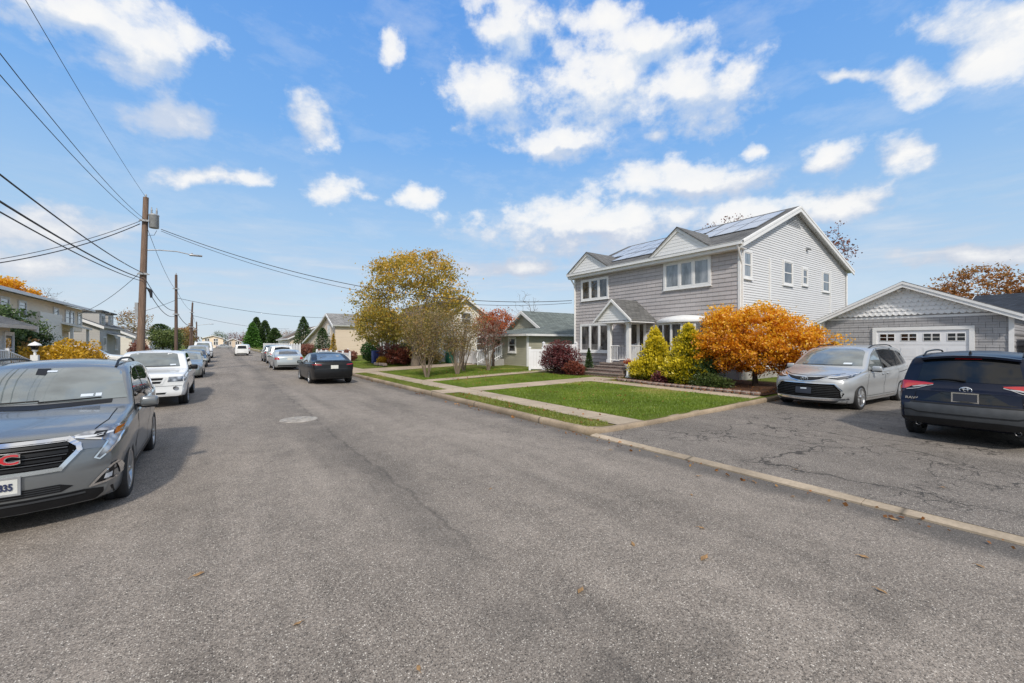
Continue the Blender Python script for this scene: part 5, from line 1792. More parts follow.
    P('lower_grille', [(-.47, .395), (.47, .395), (.55, .44), (.46, .475), (-.46, .475), (-.55, .44)], 'front', M['black_plastic'], .006)
    mb = MB()
    for z in (.415, .437, .458): c.strip(mb, [(-.46, z), (.46, z)], 'front', .006, .010)
    mb.build('lower_grille_bar', M['grey_plastic'], c.root)
    P('lower_bumper', [(-.86, .245), (.86, .245), (.885, .335), (.62, .375), (-.62, .375), (-.885, .335)], 'front', M['black_plastic'], .007, .07)
    mb = MB(); c.strip(mb, [(-.62, .345), (.62, .345)], 'front', .02, .016); mb.build('skid_plate', M['grey_plastic'], c.root)
    c.lines('rocker', M['black_plastic'], [[(1.33, .29), (3.25, .29)]], w=.13, off=.006)
    c.lines('rocker_trim', M['chrome'], [[(1.36, .385), (3.26, .385)]], w=.02, off=.01)
    pl = c.plate('front', .05, .535, '', frame=M['galv'])
    c.text('835', .088, .122, .528, 'front', M['plate_ink'], 'plate_number', .028, .002, pl, .72, .003)
    c.lines('hood_seam', M['seam'], [[(-.56, .915), (-.3, .93), (0, .935), (.3, .93), (.56, .915)]], 'front', .008, .004)
    mb = MB()
    for f in (lambda q: q, mirrored):
        c.strip(mb, f([(.66, .35), (.73, .7), (.735, 1.22)]), 'top', .008, .004)
    mb.build('hood_shut_line', M['seam'], c.root)
    c.mirror(1.72, 1.06, PT['grey'])
    c.rails(2.15, 4.05, .60, M['black_plastic'], .055)
    P('sticker', [(.36, 1.215), (.47, 1.215), (.47, 1.245), (.36, 1.245)], 'front', M['sticker'], .009, .05, label='pale inspection sticker low on the windscreen')
    P('sticker', [(.49, 1.212), (.545, 1.212), (.545, 1.248), (.49, 1.248)], 'front', M['sticker'], .009, .05)
    P('sticker', [(-.02, 1.515), (.07, 1.515), (.07, 1.535), (-.02, 1.535)], 'front', M['sticker'], .009, .05)
    P('sensor_housing', [(-.11, 1.49), (-.02, 1.48), (.0, 1.56), (-.12, 1.56)], 'front', M['black_plastic'], .008, .05)
    mb = MB()
    for x0, x1 in ((-.5, .02), (.02, .55)):
        pts = [c.hit('front', x0 + (x1 - x0) * i / 6, 1.185 + .015 * i / 6, .02) for i in range(7)]; mb.tube(pts, .009, 6)
    mb.build('wiper', M['black_plastic'], c.root)
    mb = MB(); c.strip(mb, [(-.64, 1.15), (0, 1.135), (.64, 1.15)], 'front', .04, .006); mb.build('cowl', M['black_plastic'], c.root)
    return c


# ---------------------------------------------------------------- silver minivan
def minivan():
    S = dict(L=5.17, W=1.99, H=1.77, paint=PT['silver'], axles=(1.03, 4.09), wr_out=.345, rimk=.73, spokes=5, cat='minivan',
             top=[(0, .78), (.03, .86), (.12, .92), (.45, 1.0), (.85, 1.065), (1.08, 1.10), (1.2, 1.13), (1.6, 1.36), (2.05, 1.60), (2.4, 1.705), (3.0, 1.755), (3.8, 1.765), (4.5, 1.72), (4.82, 1.63), (4.98, 1.4), (5.10, 1.05), (5.17, .85)],
             belt=[(0, .80), (.4, .90), (1.2, 1.0), (2.4, 1.03), (3.8, 1.08), (5.17, 1.14)],
             bot=[(0, .22), (.3, .18), (.8, .2), (4.4, .2), (5.17, .32)],
             plan=[(0, .82), (.08, .89), (.25, .935), (.6, .975), (1.2, .995), (3.8, 1.0), (4.6, .97), (5.0, .92), (5.17, .86)],
             nose=[(.15, .06), (.3, .01), (.45, 0), (.68, .03), (.85, .08), (.98, .12)], tail=[(.3, .04), (.55, 0), (.9, .03), (1.4, .0)], wr=(0, .77), kf=.42, sculpt=.02)
    c = Car(S, (13.15 + 5.17 / 2, 4.66, .055), -PI / 2 - .05, 'minivan', 'silver minivan with broad black grille parked nose out on the driveway')
    P = c.patch
    P('windscreen', [(-.83, 1.17), (.83, 1.17), (.80, 1.25), (.71, 1.55), (.62, 1.61), (.45, 1.645), (-.45, 1.645), (-.62, 1.61), (-.71, 1.55), (-.80, 1.25)], 'front', M['glass_screen'], .005)
    P('rear_window', [(-.62, 1.15), (.62, 1.15), (.55, 1.56), (-.55, 1.56)], 'rear', M['glass_black'])
    dr = c.doors([[(1.45, .36), (1.42, .8), (1.55, 1.02), (1.65, 1.12), (2.15, 1.5), (2.5, 1.63), (2.66, 1.65), (2.66, .36)],
                  [(2.67, .36), (2.67, 1.65), (3.3, 1.67), (3.75, 1.65), (3.78, .95), (3.7, .6), (3.62, .36)]])
    fd = [(1.60, 1.07), (1.68, 1.16), (2.10, 1.475), (2.48, 1.59), (2.60, 1.61), (2.62, 1.08)]
    P('side_window', fd, 'side', M['glass_screen'], .006, .06, both=True)
    P('side_window', [(2.72, 1.085), (2.70, 1.62), (3.2, 1.635), (3.64, 1.62), (3.70, 1.13)], 'side', M['glass_black'], .006, .06, both=True)
    P('side_window', [(3.80, 1.14), (3.74, 1.61), (4.2, 1.57), (4.5, 1.49), (4.86, 1.20), (4.82, 1.17)], 'side', M['glass_black'], .006, .06, both=True)
    c.lines('window_trim', M['chrome'], [[(3.76, 1.135), (4.3, 1.15), (4.88, 1.185), (4.55, 1.485), (4.2, 1.59)], [(1.6, 1.055), (2.66, 1.07), (3.76, 1.135)]], w=.014, off=.008)
    c.lines('window_pillar', M['black_plastic'], [[(2.66, 1.09), (2.65, 1.61)], [(3.75, 1.13), (3.69, 1.62)]], w=.075, off=.0055)
    c.handles((2.5, 2.86), .94, PT['silver'], dr)
    c.lines('slide_rail', M['seam'], [[(3.78, .93), (4.75, .99)]], w=.014, off=.004)
    # sweeping crease over the rear wheel and along the sill
    c.lines('rocker_trim', M['chrome'], [[(1.45, .30), (3.6, .30)]], w=.022, off=.009)
    # nose
    up = [(-.40, .905), (-.26, .885), (0, .88), (.26, .885), (.40, .905), (.56, .925), (.34, .825), (.16, .785), (0, .775), (-.16, .785), (-.34, .825), (-.56, .925)]
    ug = P('upper_grille', up, 'front', M['black_plastic'], .006, .05)
    mb = MB(); c.strip(mb, [(-.66, .95), (-.50, .90), (-.34, .815), (-.16, .776), (0, .766), (.16, .776), (.34, .815), (.50, .90), (.66, .95)], 'front', .018, .010); mb.build('grille_trim', M['chrome'], ug)
    mb = MB()
    h = c.hit('front', 0, .832, .02)
    for rx, rz, zz in ((.085, .055, 0), (.03, .053, .0), (.052, .02, .028)):
        pts = [h + Vector((rx * math.cos(a), 0, zz + rz * math.sin(a))) for a in np.linspace(0, 2 * PI, 25)]; mb.tube(pts, .008, 6)
    mb.build('emblem', M['chrome'], ug)
    lg = [(-.64, .71), (.64, .71), (.83, .47), (.78, .35), (-.78, .35), (-.83, .47)]
    g = P('lower_grille', lg, 'front', M['liner'], .006)
    mb = MB()
    for i, z in enumerate((.39, .435, .48, .525, .57, .615, .66)): c.strip(mb, [(-.80 + .22 * max(0, i - 2) / 5, z), (.80 - .22 * max(0, i - 2) / 5, z)], 'front', .007, .010)
    mb.build('grille_bar', M['grey_plastic'], g)
    mb = MB(); c.strip(mb, [(-.80, .55), (-.655, .72), (.655, .72), (.80, .55)], 'front', .014, .012); mb.build('grille_edge', M['chrome'], g)
    c.text('TOYOTA', .001, 0, .5, 'front', M['grey_plastic'], 'x') if False else None
    P('front_plate_mount', [(-.19, .44), (.19, .44), (.19, .60), (-.19, .60)], 'front', M['plate_dark'], .022, .1, g)
    mb = MB(); c.strip(mb, [(-.05, .57), (.07, .575)], 'front', .03, .028); mb.build('plate_mark', M['sticker'], g)
    mb = MB(); c.strip(mb, [(-.86, .33), (-.6, .30), (0, .285), (.6, .30), (.86, .33)], 'front', .045, .016); mb.build('bumper_lip', M['chrome'], c.root)
    P('lower_bumper', [(-.84, .22), (.84, .22), (.86, .275), (.5, .262), (-.5, .262), (-.86, .275)], 'front', M['black_plastic'], .006, .08)
    for f in (lambda q: q, mirrored):
        hl = P('headlight', f([(.50, .885), (.62, .905), (.76, .94), (.88, 1.0), (.925, 1.03), (.93, .985), (.90, .925), (.84, .875), (.72, .85), (.58, .858)]), 'front', M['headlamp_dark'], .006, .04)
        mb = MB(); c.strip(mb, f([(.50, .882), (.64, .893), (.80, .935), (.90, .99)]), 'front', .016, .010); mb.build('light_signature', M['white_lens'], hl)
        mb = MB(); c.strip(mb, f([(.52, .868), (.70, .845), (.84, .868), (.90, .92)]), 'front', .012, .010); mb.build('light_edge', M['black_plastic'], hl)
        P('fog_light_pod', f([(.83, .33), (.90, .35), (.915, .40), (.86, .385)]), 'front', M['galv'], .012, .05)
        P('tail_light', f([(.60, .98), (.88, 1.0), (.93, 1.1), (.62, 1.06)]), 'rear', M['red_lens'], .006, .05)
    c.lines('hood_seam', M['seam'], [[(-.72, .985), (-.45, .94), (0, .92), (.45, .94), (.72, .985)]], 'front', .008, .004)
    c.mirror(1.75, 1.07, PT['silver'], (.22, .12, .15))
    c.rails(2.5, 4.4, .66, M['black_plastic'], .05)
    P('sticker', [(.42, 1.21), (.6, 1.21), (.6, 1.25), (.42, 1.25)], 'front', M['sticker'], .009, .05)
    mb = MB()
    for x0, x1 in ((-.6, 0), (.0, .62)): mb.tube([c.hit('front', x0 + (x1 - x0) * i / 6, 1.18 + .012 * i / 6, .02) for i in range(7)], .009, 6)
    mb.build('wiper', M['black_plastic'], c.root)
    return c


# ---------------------------------------------------------------- navy SUV, tail towards the street
def suv_navy():
    S = dict(L=4.60, W=1.86, H=1.70, paint=PT['navy'], axles=(.94, 3.63), wr_out=.36, rimk=.68, spokes=5, tw=.235,
             top=[(0, .82), (.04, .93), (.15, 1.0), (.7, 1.08), (1.15, 1.12), (1.3, 1.16), (1.7, 1.42), (2.05, 1.60), (2.4, 1.675), (3.0, 1.69), (3.7, 1.665), (4.12, 1.625), (4.2, 1.60), (4.28, 1.45), (4.40, 1.16), (4.47, 1.04), (4.60, .96)],
             belt=[(0, .82), (.4, .92), (1.2, 1.02), (2.4, 1.05), (3.6, 1.10), (4.6, 1.13)],
             bot=[(0, .25), (.3, .21), (.7, .22), (3.9, .24), (4.35, .30), (4.6, .36)],
             plan=[(0, .80), (.08, .88), (.25, .94), (.6, .985), (1.2, .985), (3.4, .985), (3.8, 1.0), (4.3, .985), (4.5, .955), (4.6, .92)],
             nose=[(.2, .05), (.5, 0), (.9, .05)], tail=[(.3, .10), (.42, .03), (.55, 0), (.68, .0), (.74, .05), (.95, .10), (1.1, .12)], wr=(0, .79), kr=.12, sculpt=.02)
    c = Car(S, (10.70 + 2.3, 1.43, .03), PI / 2, 'parked_car', 'navy blue SUV seen from behind on the driveway at the right picture edge')
    P = c.patch
    P('rear_window', [(-.655, 1.13), (.655, 1.13), (.64, 1.20), (.585, 1.50), (.50, 1.555), (-.50, 1.555), (-.585, 1.50), (-.64, 1.20)], 'rear', M['glass_black'], .006, .06)
    mb = MB()                                          # roof spoiler
    for k in range(2): pass
    sp = [c.hit('top', x, 4.10) for x in np.linspace(-.62, .62, 9)]
    vs = []
    for p in sp: vs += [(p.x, p.y - .12, p.z + .012), (p.x * .985, p.y + .17 - .10 * (p.x / .62) ** 2 * .4, p.z - .012), (p.x * .98, p.y + .165 - .04 * (p.x / .62) ** 2, p.z - .05), (p.x, p.y - .05, p.z - .06)]
    mb.add(vs, [(4 * i + k, 4 * i + (k + 1) % 4, 4 * i + 4 + (k + 1) % 4, 4 * i + 4 + k)[::-1] for i in range(8) for k in range(4)] + [(0, 1, 2, 3), (35, 34, 33, 32)], 0, False)
    mb.build('spoiler', PT['navy'], c.root)
    mb = MB(); c.strip(mb, [(-.16, 1.545), (.16, 1.545)], 'rear', .014, .02); mb.build('brake_light', M['red_lens'], c.root)
    P('windscreen', [(-.66, 1.17), (.66, 1.17), (.57, 1.54), (-.57, 1.54)], 'front', M['glass_screen'], .005)
    dr = c.doors([[(1.42, .36), (1.42, .9), (1.6, 1.12), (2.1, 1.49), (2.4, 1.58), (2.68, 1.6), (2.68, .36)], [(2.69, .36), (2.69, 1.6), (3.2, 1.59), (3.42, 1.54), (3.6, 1.1), (3.5, .82), (3.28, .62), (3.24, .36)]])
    for q in ([(1.66, 1.1), (2.14, 1.46), (2.42, 1.545), (2.62, 1.56), (2.62, 1.1)], [(2.73, 1.105), (2.72, 1.56), (3.15, 1.55), (3.38, 1.5), (3.54, 1.14)], [(3.64, 1.15), (3.50, 1.48), (3.78, 1.44), (4.02, 1.24), (3.98, 1.19)]):
        P('side_window', q, 'side', M['glass_black'], .006, .06, both=True)
    c.handles((2.46, 3.33), .96, PT['navy'], dr)
    for f in (lambda q: q, mirrored):
        tl = P('tail_light', f([(.42, 1.085), (.55, 1.10), (.72, 1.11), (.86, 1.115), (.905, 1.09), (.91, 1.0), (.88, .955), (.80, .965), (.72, 1.015), (.55, 1.05), (.44, 1.065)]), 'rear', M['red_lens'], .010, .04)
        P('reversing_light', f([(.50, 1.048), (.60, 1.040), (.72, 1.008), (.69, .995), (.60, 1.014), (.52, 1.032)]), 'rear', M['galv'], .012, .04, tl)
        mb = MB(); c.strip(mb, f([(.43, 1.058), (.52, 1.03), (.62, .985), (.70, .965), (.78, .955)]), 'rear', .012, .012); mb.build('light_edge', M['galv'], tl)
        P('reflector', f([(.56, .60), (.74, .605), (.72, .632), (.57, .628)]), 'rear', M['red_lens'], .012, .04)
    # tailgate recess, plate, emblem, letters
    rc = P('tailgate_recess', [(-.62, .775), (.62, .775), (.50, .80), (.30, .945), (-.30, .945), (-.50, .80)], 'rear', M['glass_black'], .004, .06)
    c.plate('rear', .0, .865, '', dark=True, frame=M['chrome'])
    mb = MB(); h = c.hit('rear', 0, 1.0, .02)
    for rx, rz, zz in ((.075, .052, 0), (.026, .05, 0), (.045, .018, .025)):
        mb.tube([h + Vector((rx * math.cos(a), 0, zz + rz * math.sin(a))) for a in np.linspace(0, 2 * PI, 25)], .008, 6)
    mb.build('emblem', M['chrome'], c.root)
    c.text('RAV4', .062, .70, .80, 'rear', M['chrome'], 'badge', .012, .003, None, 1.25, .002)
    c.text('XLE', .062, -.72, .80, 'rear', M['chrome'], 'badge', .012, .003, None, 1.3, .002)
    bp = P('bumper', [(-.90, .40), (.90, .40), (.915, .58), (.90, .69), (.74, .70), (.68, .735), (-.68, .735), (-.74, .70), (-.90, .69), (-.915, .58)], 'rear', M['grey_plastic'], .014, .07)
    mb = MB(); c.strip(mb, [(-.70, .735), (.70, .735)], 'rear', .02, .022); c.strip(mb, [(-.86, .59), (-.70, .59), (-.60, .56), (.60, .56), (.70, .59), (.86, .59)], 'rear', .02, .022); mb.build('bumper_edge', M['black_plastic'], bp)
    P('lower_bumper', [(-.80, .36), (.80, .36), (.84, .45), (.50, .475), (-.50, .475), (-.84, .45)], 'rear', M['black_plastic'], .02, .07)
    mb = MB(); c.strip(mb, [(-.66, .745), (-.64, .96), (-.665, 1.12)], 'rear', .008, .006); c.strip(mb, [(.66, .745), (.64, .96), (.665, 1.12)], 'rear', .008, .006); mb.build('tailgate_seam', M['seam'], c.root)
    for sx in (-1, 1):
        mb = MB(); p = c.hit('rear', sx * .60, .40, 0)
        mb.lathe([(.038, p.y - .14), (.038, p.y + .0), (.033, p.y + .0), (.031, p.y - .1), (.001, p.y - .1)], (p.x, 0, .335), 'y', 16); mb.build('exhaust_tip', M['dark_alloy'], c.root)
    mb = MB(); mb.tube([c.hit('rear', .02 + .44 * i / 6, 1.155 + .02 * math.sin(i / 6 * PI), .03) for i in range(7)], [.022, .02, .016, .014, .012, .010, .008], 6); mb.build('rear_wiper', M['black_plastic'], c.root)
    c.lines('arch_cladding', M['grey_plastic'], [[(3.63 + .44 * math.cos(a), .37 + .44 * math.sin(a)) for a in np.linspace(-.1, PI + .1, 14)], [(.94 + .44 * math.cos(a), .37 + .44 * math.sin(a)) for a in np.linspace(-.1, PI + .1, 14)], [(1.36, .32), (3.2, .32)]], w=.085, off=.012)
    c.rails(2.2, 4.0, .62, M['black_plastic'], .06)
    c.mirror(1.75, 1.1, PT['navy'])
    mb = MB(); h = c.hit('top', 0, 3.98)
    mb.add([(h.x - .02, h.y - .09, h.z - .01), (h.x + .02, h.y - .09, h.z - .01), (h.x + .02, h.y + .06, h.z - .01), (h.x - .02, h.y + .06, h.z - .01), (h.x, h.y + .05, h.z + .065), (h.x, h.y + .02, h.z + .065)],
           [(0, 1, 5), (1, 2, 4, 5), (2, 3, 4), (3, 0, 5, 4)]); mb.build('antenna', M['black_plastic'], c.root)
    for f in (lambda q: q, mirrored):
        P('headlight', f([(.5, .9), (.8, .95), (.86, .88), (.6, .84)]), 'front', M['headlamp'], .006, .05)
    return c


SEDAN = dict(L=4.75, W=1.82, H=1.44, axles=(.95, 3.72), wr_out=.325, spokes=7, cat='sedan', wr=(0, .77),
             top=[(0, .62), (.04, .70), (.2, .78), (.8, .90), (1.25, .96), (1.4, 1.0), (1.85, 1.25), (2.2, 1.39), (2.6, 1.435), (3.1, 1.42), (3.5, 1.33), (3.95, 1.12), (4.15, 1.06), (4.6, 1.03), (4.7, .98), (4.75, .88)],
             belt=[(0, .66), (.5, .80), (1.3, .88), (3.2, .93), (4.75, .98)], bot=[(0, .22), (.3, .17), (.7, .19), (4.1, .2), (4.75, .3)],
             plan=[(0, .80), (.08, .88), (.3, .95), (.8, .99), (2, 1), (3.6, 1), (4.3, .965), (4.6, .91), (4.75, .84)],
             nose=[(.2, .05), (.45, 0), (.75, .08)], tail=[(.3, .05), (.55, 0), (.95, .03)])
SUV = dict(L=4.7, W=1.86, H=1.70, axles=(.95, 3.72), wr_out=.36, spokes=5, cat='SUV', wr=(0, .80),
           top=[(0, .84), (.04, .94), (.2, 1.02), (.8, 1.08), (1.2, 1.12), (1.35, 1.16), (1.75, 1.42), (2.1, 1.61), (2.5, 1.69), (3.4, 1.69), (4.2, 1.64), (4.4, 1.55), (4.52, 1.25), (4.62, 1.0), (4.7, .85)],
           belt=[(0, .84), (.4, .94), (1.2, 1.03), (4.7, 1.08)], bot=[(0, .3), (.3, .26), (4.0, .27), (4.7, .38)],
           plan=[(0, .84), (.08, .9), (.3, .95), (.8, .99), (2, 1), (3.8, 1), (4.4, .97), (4.6, .94), (4.7, .9)], nose=[(.2, .05), (.5, 0), (.9, .04)], tail=[(.3, .05), (.55, 0), (1.0, .03)])
VAN = dict(L=5.4, W=1.98, H=2.1, axles=(.95, 4.2), wr_out=.35, spokes=5, cat='van', wr=(0, .86),
           top=[(0, .8), (.05, .95), (.3, 1.08), (.7, 1.16), (.9, 1.25), (1.3, 1.7), (1.7, 2.0), (2.1, 2.08), (3, 2.1), (5.0, 2.08), (5.25, 2.0), (5.34, 1.6), (5.38, 1.1), (5.4, .7)],
           belt=[(0, .84), (.4, .98), (1.2, 1.12), (5.4, 1.2)], bot=[(0, .3), (.3, .25), (4.4, .26), (5.4, .38)],
           plan=[(0, .84), (.1, .92), (.4, .97), (1, 1), (4.8, 1), (5.25, .97), (5.4, .94)], nose=[(.2, .05), (.5, 0), (.9, .04)], tail=[(.3, .03), (.55, 0), (1.0, .02)])
TRUCK = dict(L=5.2, W=1.86, H=1.66, axles=(.95, 4.2), wr_out=.37, spokes=5, cat='pickup truck', wr=(0, .80),
             top=[(0, .90), (.03, .97), (.15, 1.02), (.8, 1.06), (1.3, 1.09), (1.42, 1.13), (1.8, 1.42), (2.1, 1.60), (2.4, 1.65), (3.1, 1.66), (3.45, 1.62), (3.6, 1.25), (3.66, 1.06), (5.1, 1.06), (5.2, .98)],
             belt=[(0, .88), (.4, .98), (1.2, 1.02), (5.2, 1.02)], bot=[(0, .36), (.3, .32), (4.4, .34), (5.2, .42)],
             plan=[(0, .90), (.06, .95), (.25, .98), (.8, 1), (2, 1), (4.6, 1), (5.2, .97)], nose=[(.3, .04), (.45, 0), (.6, .02), (1.0, .05)], tail=[(.3, .03), (.6, 0)], kf=.14)


def generic(base, paintm, loc, rz, name, label, group=None, kind='sedan', plate=None, glass='glass', grille='bars', over={}):
    S = dict(base); S['paint'] = paintm; S.update(over)
    c = Car(S, loc, rz, name, label, group)
    L, W2, H = c.L, c.W / 2, c.H; P = c.patch
    k = W2 / .92
    z = {'sedan': (1.02, 1.36, 1.03, 1.34, .90), 'suv': (1.19, 1.6, 1.18, 1.56, 1.07), 'van': (1.32, 1.92, 1.25, 1.85, 1.22), 'truck': (1.15, 1.575, 1.2, 1.55, 1.06)}[kind]
    P('windscreen', [(-.66 * k, z[0]), (.66 * k, z[0]), (.56 * k, z[1] - .04), (.4 * k, z[1]), (-.4 * k, z[1]), (-.56 * k, z[1] - .04)], 'front', M['glass_screen'], .006, .1)
    rw = .60 * k
    P('rear_window', [(-rw, z[2] + .06), (rw, z[2] + .06), (rw * .84, z[3]), (-rw * .84, z[3])], 'rear', M['glass_black' if kind != 'sedan' else glass], .006, .1)
    sh = {'sedan': [[(1.72, .95), (2.15, 1.24), (2.5, 1.35), (2.62, 1.355), (2.64, .96)], [(2.72, .965), (2.70, 1.355), (3.1, 1.34), (3.42, 1.24), (3.66, 1.06), (3.62, 1.0)]],
          'suv': [[(1.7, 1.10), (2.15, 1.47), (2.5, 1.58), (2.68, 1.585), (2.68, 1.10)], [(2.76, 1.10), (2.76, 1.585), (3.4, 1.58), (3.55, 1.12)], [(3.64, 1.13), (3.52, 1.57), (4.1, 1.53), (4.32, 1.2)]],
          'van': [[(1.25, 1.25), (1.7, 1.78), (2.1, 1.88), (2.3, 1.88), (2.3, 1.25)]],
          'truck': [[(1.76, 1.08), (2.12, 1.45), (2.4, 1.55), (2.62, 1.555), (2.62, 1.08)], [(2.7, 1.08), (2.7, 1.555), (3.1, 1.55), (3.38, 1.5), (3.44, 1.1)]]}[kind]
    for q in sh: P('side_window', q, 'side', M[glass if kind == 'sedan' else 'glass_black'], .006, .1, both=True)
    zd = z[4] - .02
    dd = {'sedan': [(1.45, .3), (2.68, .3), (3.55, .5)], 'suv': [(1.45, .38), (2.72, .38), (3.55, .6)], 'van': [(1.15, .4), (2.4, .4), (3.6, .4)], 'truck': [(1.5, .42), (2.66, .42), (3.5, .42)]}[kind]
    c.lines('shut_line', M['seam'], [[(a, b), (a, zd)] for a, b in dd], w=.010, off=.004)
    hz = {'sedan': .68, 'suv': .86, 'van': .9, 'truck': .84}[kind]
    for f in (lambda q: q, mirrored):
        P('headlight', f([(.47 * k, hz - .07), (.86 * k, hz - .06), (.91 * k, hz + .075), (.50 * k, hz + .075)]) if kind == 'truck' else f([(.5 * k, hz - .05), (.75 * k, hz - .03), (.88 * k, hz + .06), (.84 * k, hz + .09), (.54 * k, hz + .03)]), 'front', M['headlamp'], .008, .06)
        tz = {'sedan': .84, 'suv': .98, 'van': .95, 'truck': .82}[kind]
        P('tail_light', f([(.62 * k, tz - .09), (.88 * k, tz - .07), (.90 * k, tz + .05), (.64 * k, tz + .08)]) if kind != 'van' and not over.get('slim') else f([(.86 * k, .8), (.95 * k, .8), (.95 * k, 1.25), (.86 * k, 1.25)] if not over.get('slim') else [(.52, .885), (.86, .90), (.90, .95), (.80, .935), (.54, .915)]), 'rear', M['red_lens'], .008, .06)
    if grille == 'cross':
        g = P('grille', [(-.40, .92), (.40, .92), (.44, .86), (.36, .70), (-.36, .70), (-.44, .86)], 'front', paintm, .010, .06)
        gm = MB()
        for q in ([(.04, .825), (.36, .83), (.385, .895), (.04, .895)], [(.04, .735), (.31, .735), (.35, .795), (.04, .795)]):
            P('', q, 'front', None, .016, .06, mb=gm); P('', mirrored(q), 'front', None, .016, .06, mb=gm)
        gm.build('grille_mesh', M['black_plastic'], g)
        P('emblem', [(-.05, .80), (0, .76), (.05, .80), (.05, .87), (-.05, .87)], 'front', M['grey_plastic'], .02, .05, g)
        fl = MB()
        for sx in (-1, 1):
            h = c.hit('front', sx * .66, .585, .0); fl.lathe([(.001, h.y - .012), (.05, h.y - .014), (.062, h.y - .02), (.066, h.y + .05)], (h.x, 0, h.z), 'y', 16)
        fl.build('fog_light', M['headlamp'], c.root)
        P('lower_grille', [(-.42, .43), (.42, .43), (.46, .475), (-.46, .475)], 'front', M['black_plastic'], .008, .08)
        mb = MB(); c.strip(mb, [(-.80, .655), (.80, .655)], 'front', .008, .006); mb.build('bumper_seam', M['seam'], c.root)
        P('sticker', [(.42, 1.185), (.56, 1.185), (.56, 1.225), (.42, 1.225)], 'front', M['sticker'], .009, .06)
        mb = MB()
        for x0, x1 in ((-.55, .0), (.0, .55)): mb.tube([c.hit('front', x0 + (x1 - x0) * i / 5, 1.165 + .01 * i / 5, .02) for i in range(6)], .010, 6)
        mb.build('wiper', M['black_plastic'], c.root)
    else:
        P('grille', [(-.36, hz - .10), (.36, hz - .10), (.42, hz + .04), (-.42, hz + .04)], 'front', M['black_plastic'], .007, .08)
        P('lower_grille', [(-.55, .30), (.55, .30), (.5, .42), (-.5, .42)] if kind == 'sedan' else [(-.55, .42), (.55, .42), (.5, .52), (-.5, .52)], 'front', M['black_plastic'], .007, .08)
        P('lower_bumper', [(-.70, .32), (.70, .32), (.72, .40), (-.72, .40)] if kind == 'sedan' else [(-.74, .40), (.74, .40), (.76, .52), (-.76, .52)], 'rear', M['black_plastic'], .008, .08)
    if plate: c.plate('rear', 0, plate, '', frame=None)
    c.mirror({'sedan': 1.78, 'suv': 1.78, 'van': 1.35, 'truck': 1.84}[kind], z[4] + .03, paintm if kind != 'truck' else M['black_plastic'])
    return c


suv_grey()
minivan()
suv_navy()
zR = ROADZ_EDGE + .01
generic(TRUCK, PT['white'], (-1.76, 15.35 + 2.6, -.02), 0, 'pickup_truck', 'white pickup truck with cross shaped grille parked behind the grey SUV', kind='truck', grille='cross')
generic(SEDAN, PT['greenish'], (-1.72, 27.0 + 2.4, -.03), 0, 'parked_car', 'silver green sedan parked behind the white pickup on the left', kind='sedan')
generic(SEDAN, PT['blueblack'], (-1.85, 38.5 + 2.4, -.03), 0, 'parked_car', 'dark blue sedan third in the left row of parked cars', kind='sedan')
generic(SUV, PT['silver'], (-1.85, 47.5 + 2.4, -.03), 0, 'parked_car', 'silver SUV near the far end of the left row of parked cars', kind='suv')
generic(VAN, PT['white'], (-1.9, 62 + 2.6, -.03), 0, 'parked_van', 'white van last in the left row of parked vehicles', kind='van')
# charcoal fastback and the row beyond it
FAST = dict(SEDAN); FAST.update(L=4.70, W=1.87, H=1.445, wr_out=.335, wr=(0, .74),
    top=[(0, .60), (.04, .68), (.2, .76), (.8, .88), (1.2, .94), (1.35, .98), (1.85, 1.26), (2.2, 1.39), (2.6, 1.44), (3.1, 1.41), (3.6, 1.29), (4.1, 1.13), (4.45, 1.075), (4.6, 1.06), (4.66, 1.0), (4.70, .88)])
t3 = generic(FAST, PT['black'], (4.13, 19.75 + 2.35, .0), PI, 'parked_car', 'charcoal fastback sedan seen from behind by the right kerb', kind='sedan', plate=.80, glass='glass_screen', over={'slim': True})
t3.patch('rear_diffuser', [(-.78, .28), (.78, .28), (.80, .46), (.60, .50), (-.60, .50), (-.80, .46)], 'rear', M['black_plastic'], .012, .08)
mb = MB(); t3.strip(mb, [(-.82, .72), (.82, .72)], 'rear', .012, .006); mb.build('bumper_seam', M['grey_plastic'], t3.root)
mb = MB(); t3.strip(mb, [(-.70, 1.05), (0, 1.06), (.70, 1.05)], 'rear', .03, .016); mb.build('boot_spoiler', M['black_plastic'], t3.root)
generic(SEDAN, PT['pale'], (3.75, 31.4 + 2.4, .0), PI, 'parked_car', 'pale silver sedan with red tail lights ahead of the charcoal fastback', kind='sedan', plate=.80)
generic(SUV, PT['white'], (4.15, 39.3 + 2.4, .0), PI, 'parked_car', 'white SUV ahead of the pale silver sedan on the right', kind='suv', plate=.75)
generic(SUV, PT['blueblack'], (4.2, 45.5 + 2.4, .0), PI, 'parked_car', 'dark SUV half hidden ahead of the white SUV on the right', kind='suv', plate=.75)
generic(VAN, PT['white'], (2.35, 70.5 + 2.7, .0), PI, 'parked_van', 'white van seen from behind far along the right side of the street', kind='van', plate=.6).root.scale = (.86, .9, .80)
generic(SUV, PT['pale'], (3.1, 86, .0), PI, 'parked_car', 'pale SUV just past the far white van on the right', kind='suv')
generic(SEDAN, PT['white'], (3.0, 99, .0), PI, 'parked_car', 'white sedan farthest of the right row before the end of the street', kind='sedan')
generic(SEDAN, PT['silver'], (.6, 176, .0), PI / 2, 'parked_car', 'silver sedan crossing the far end of the street side on', kind='sedan')
generic(SUV, PT['white'], (-6.3, 32.5, .1), PI / 2, 'parked_car', 'white SUV in a driveway behind the amber hedge on the left', kind='suv')
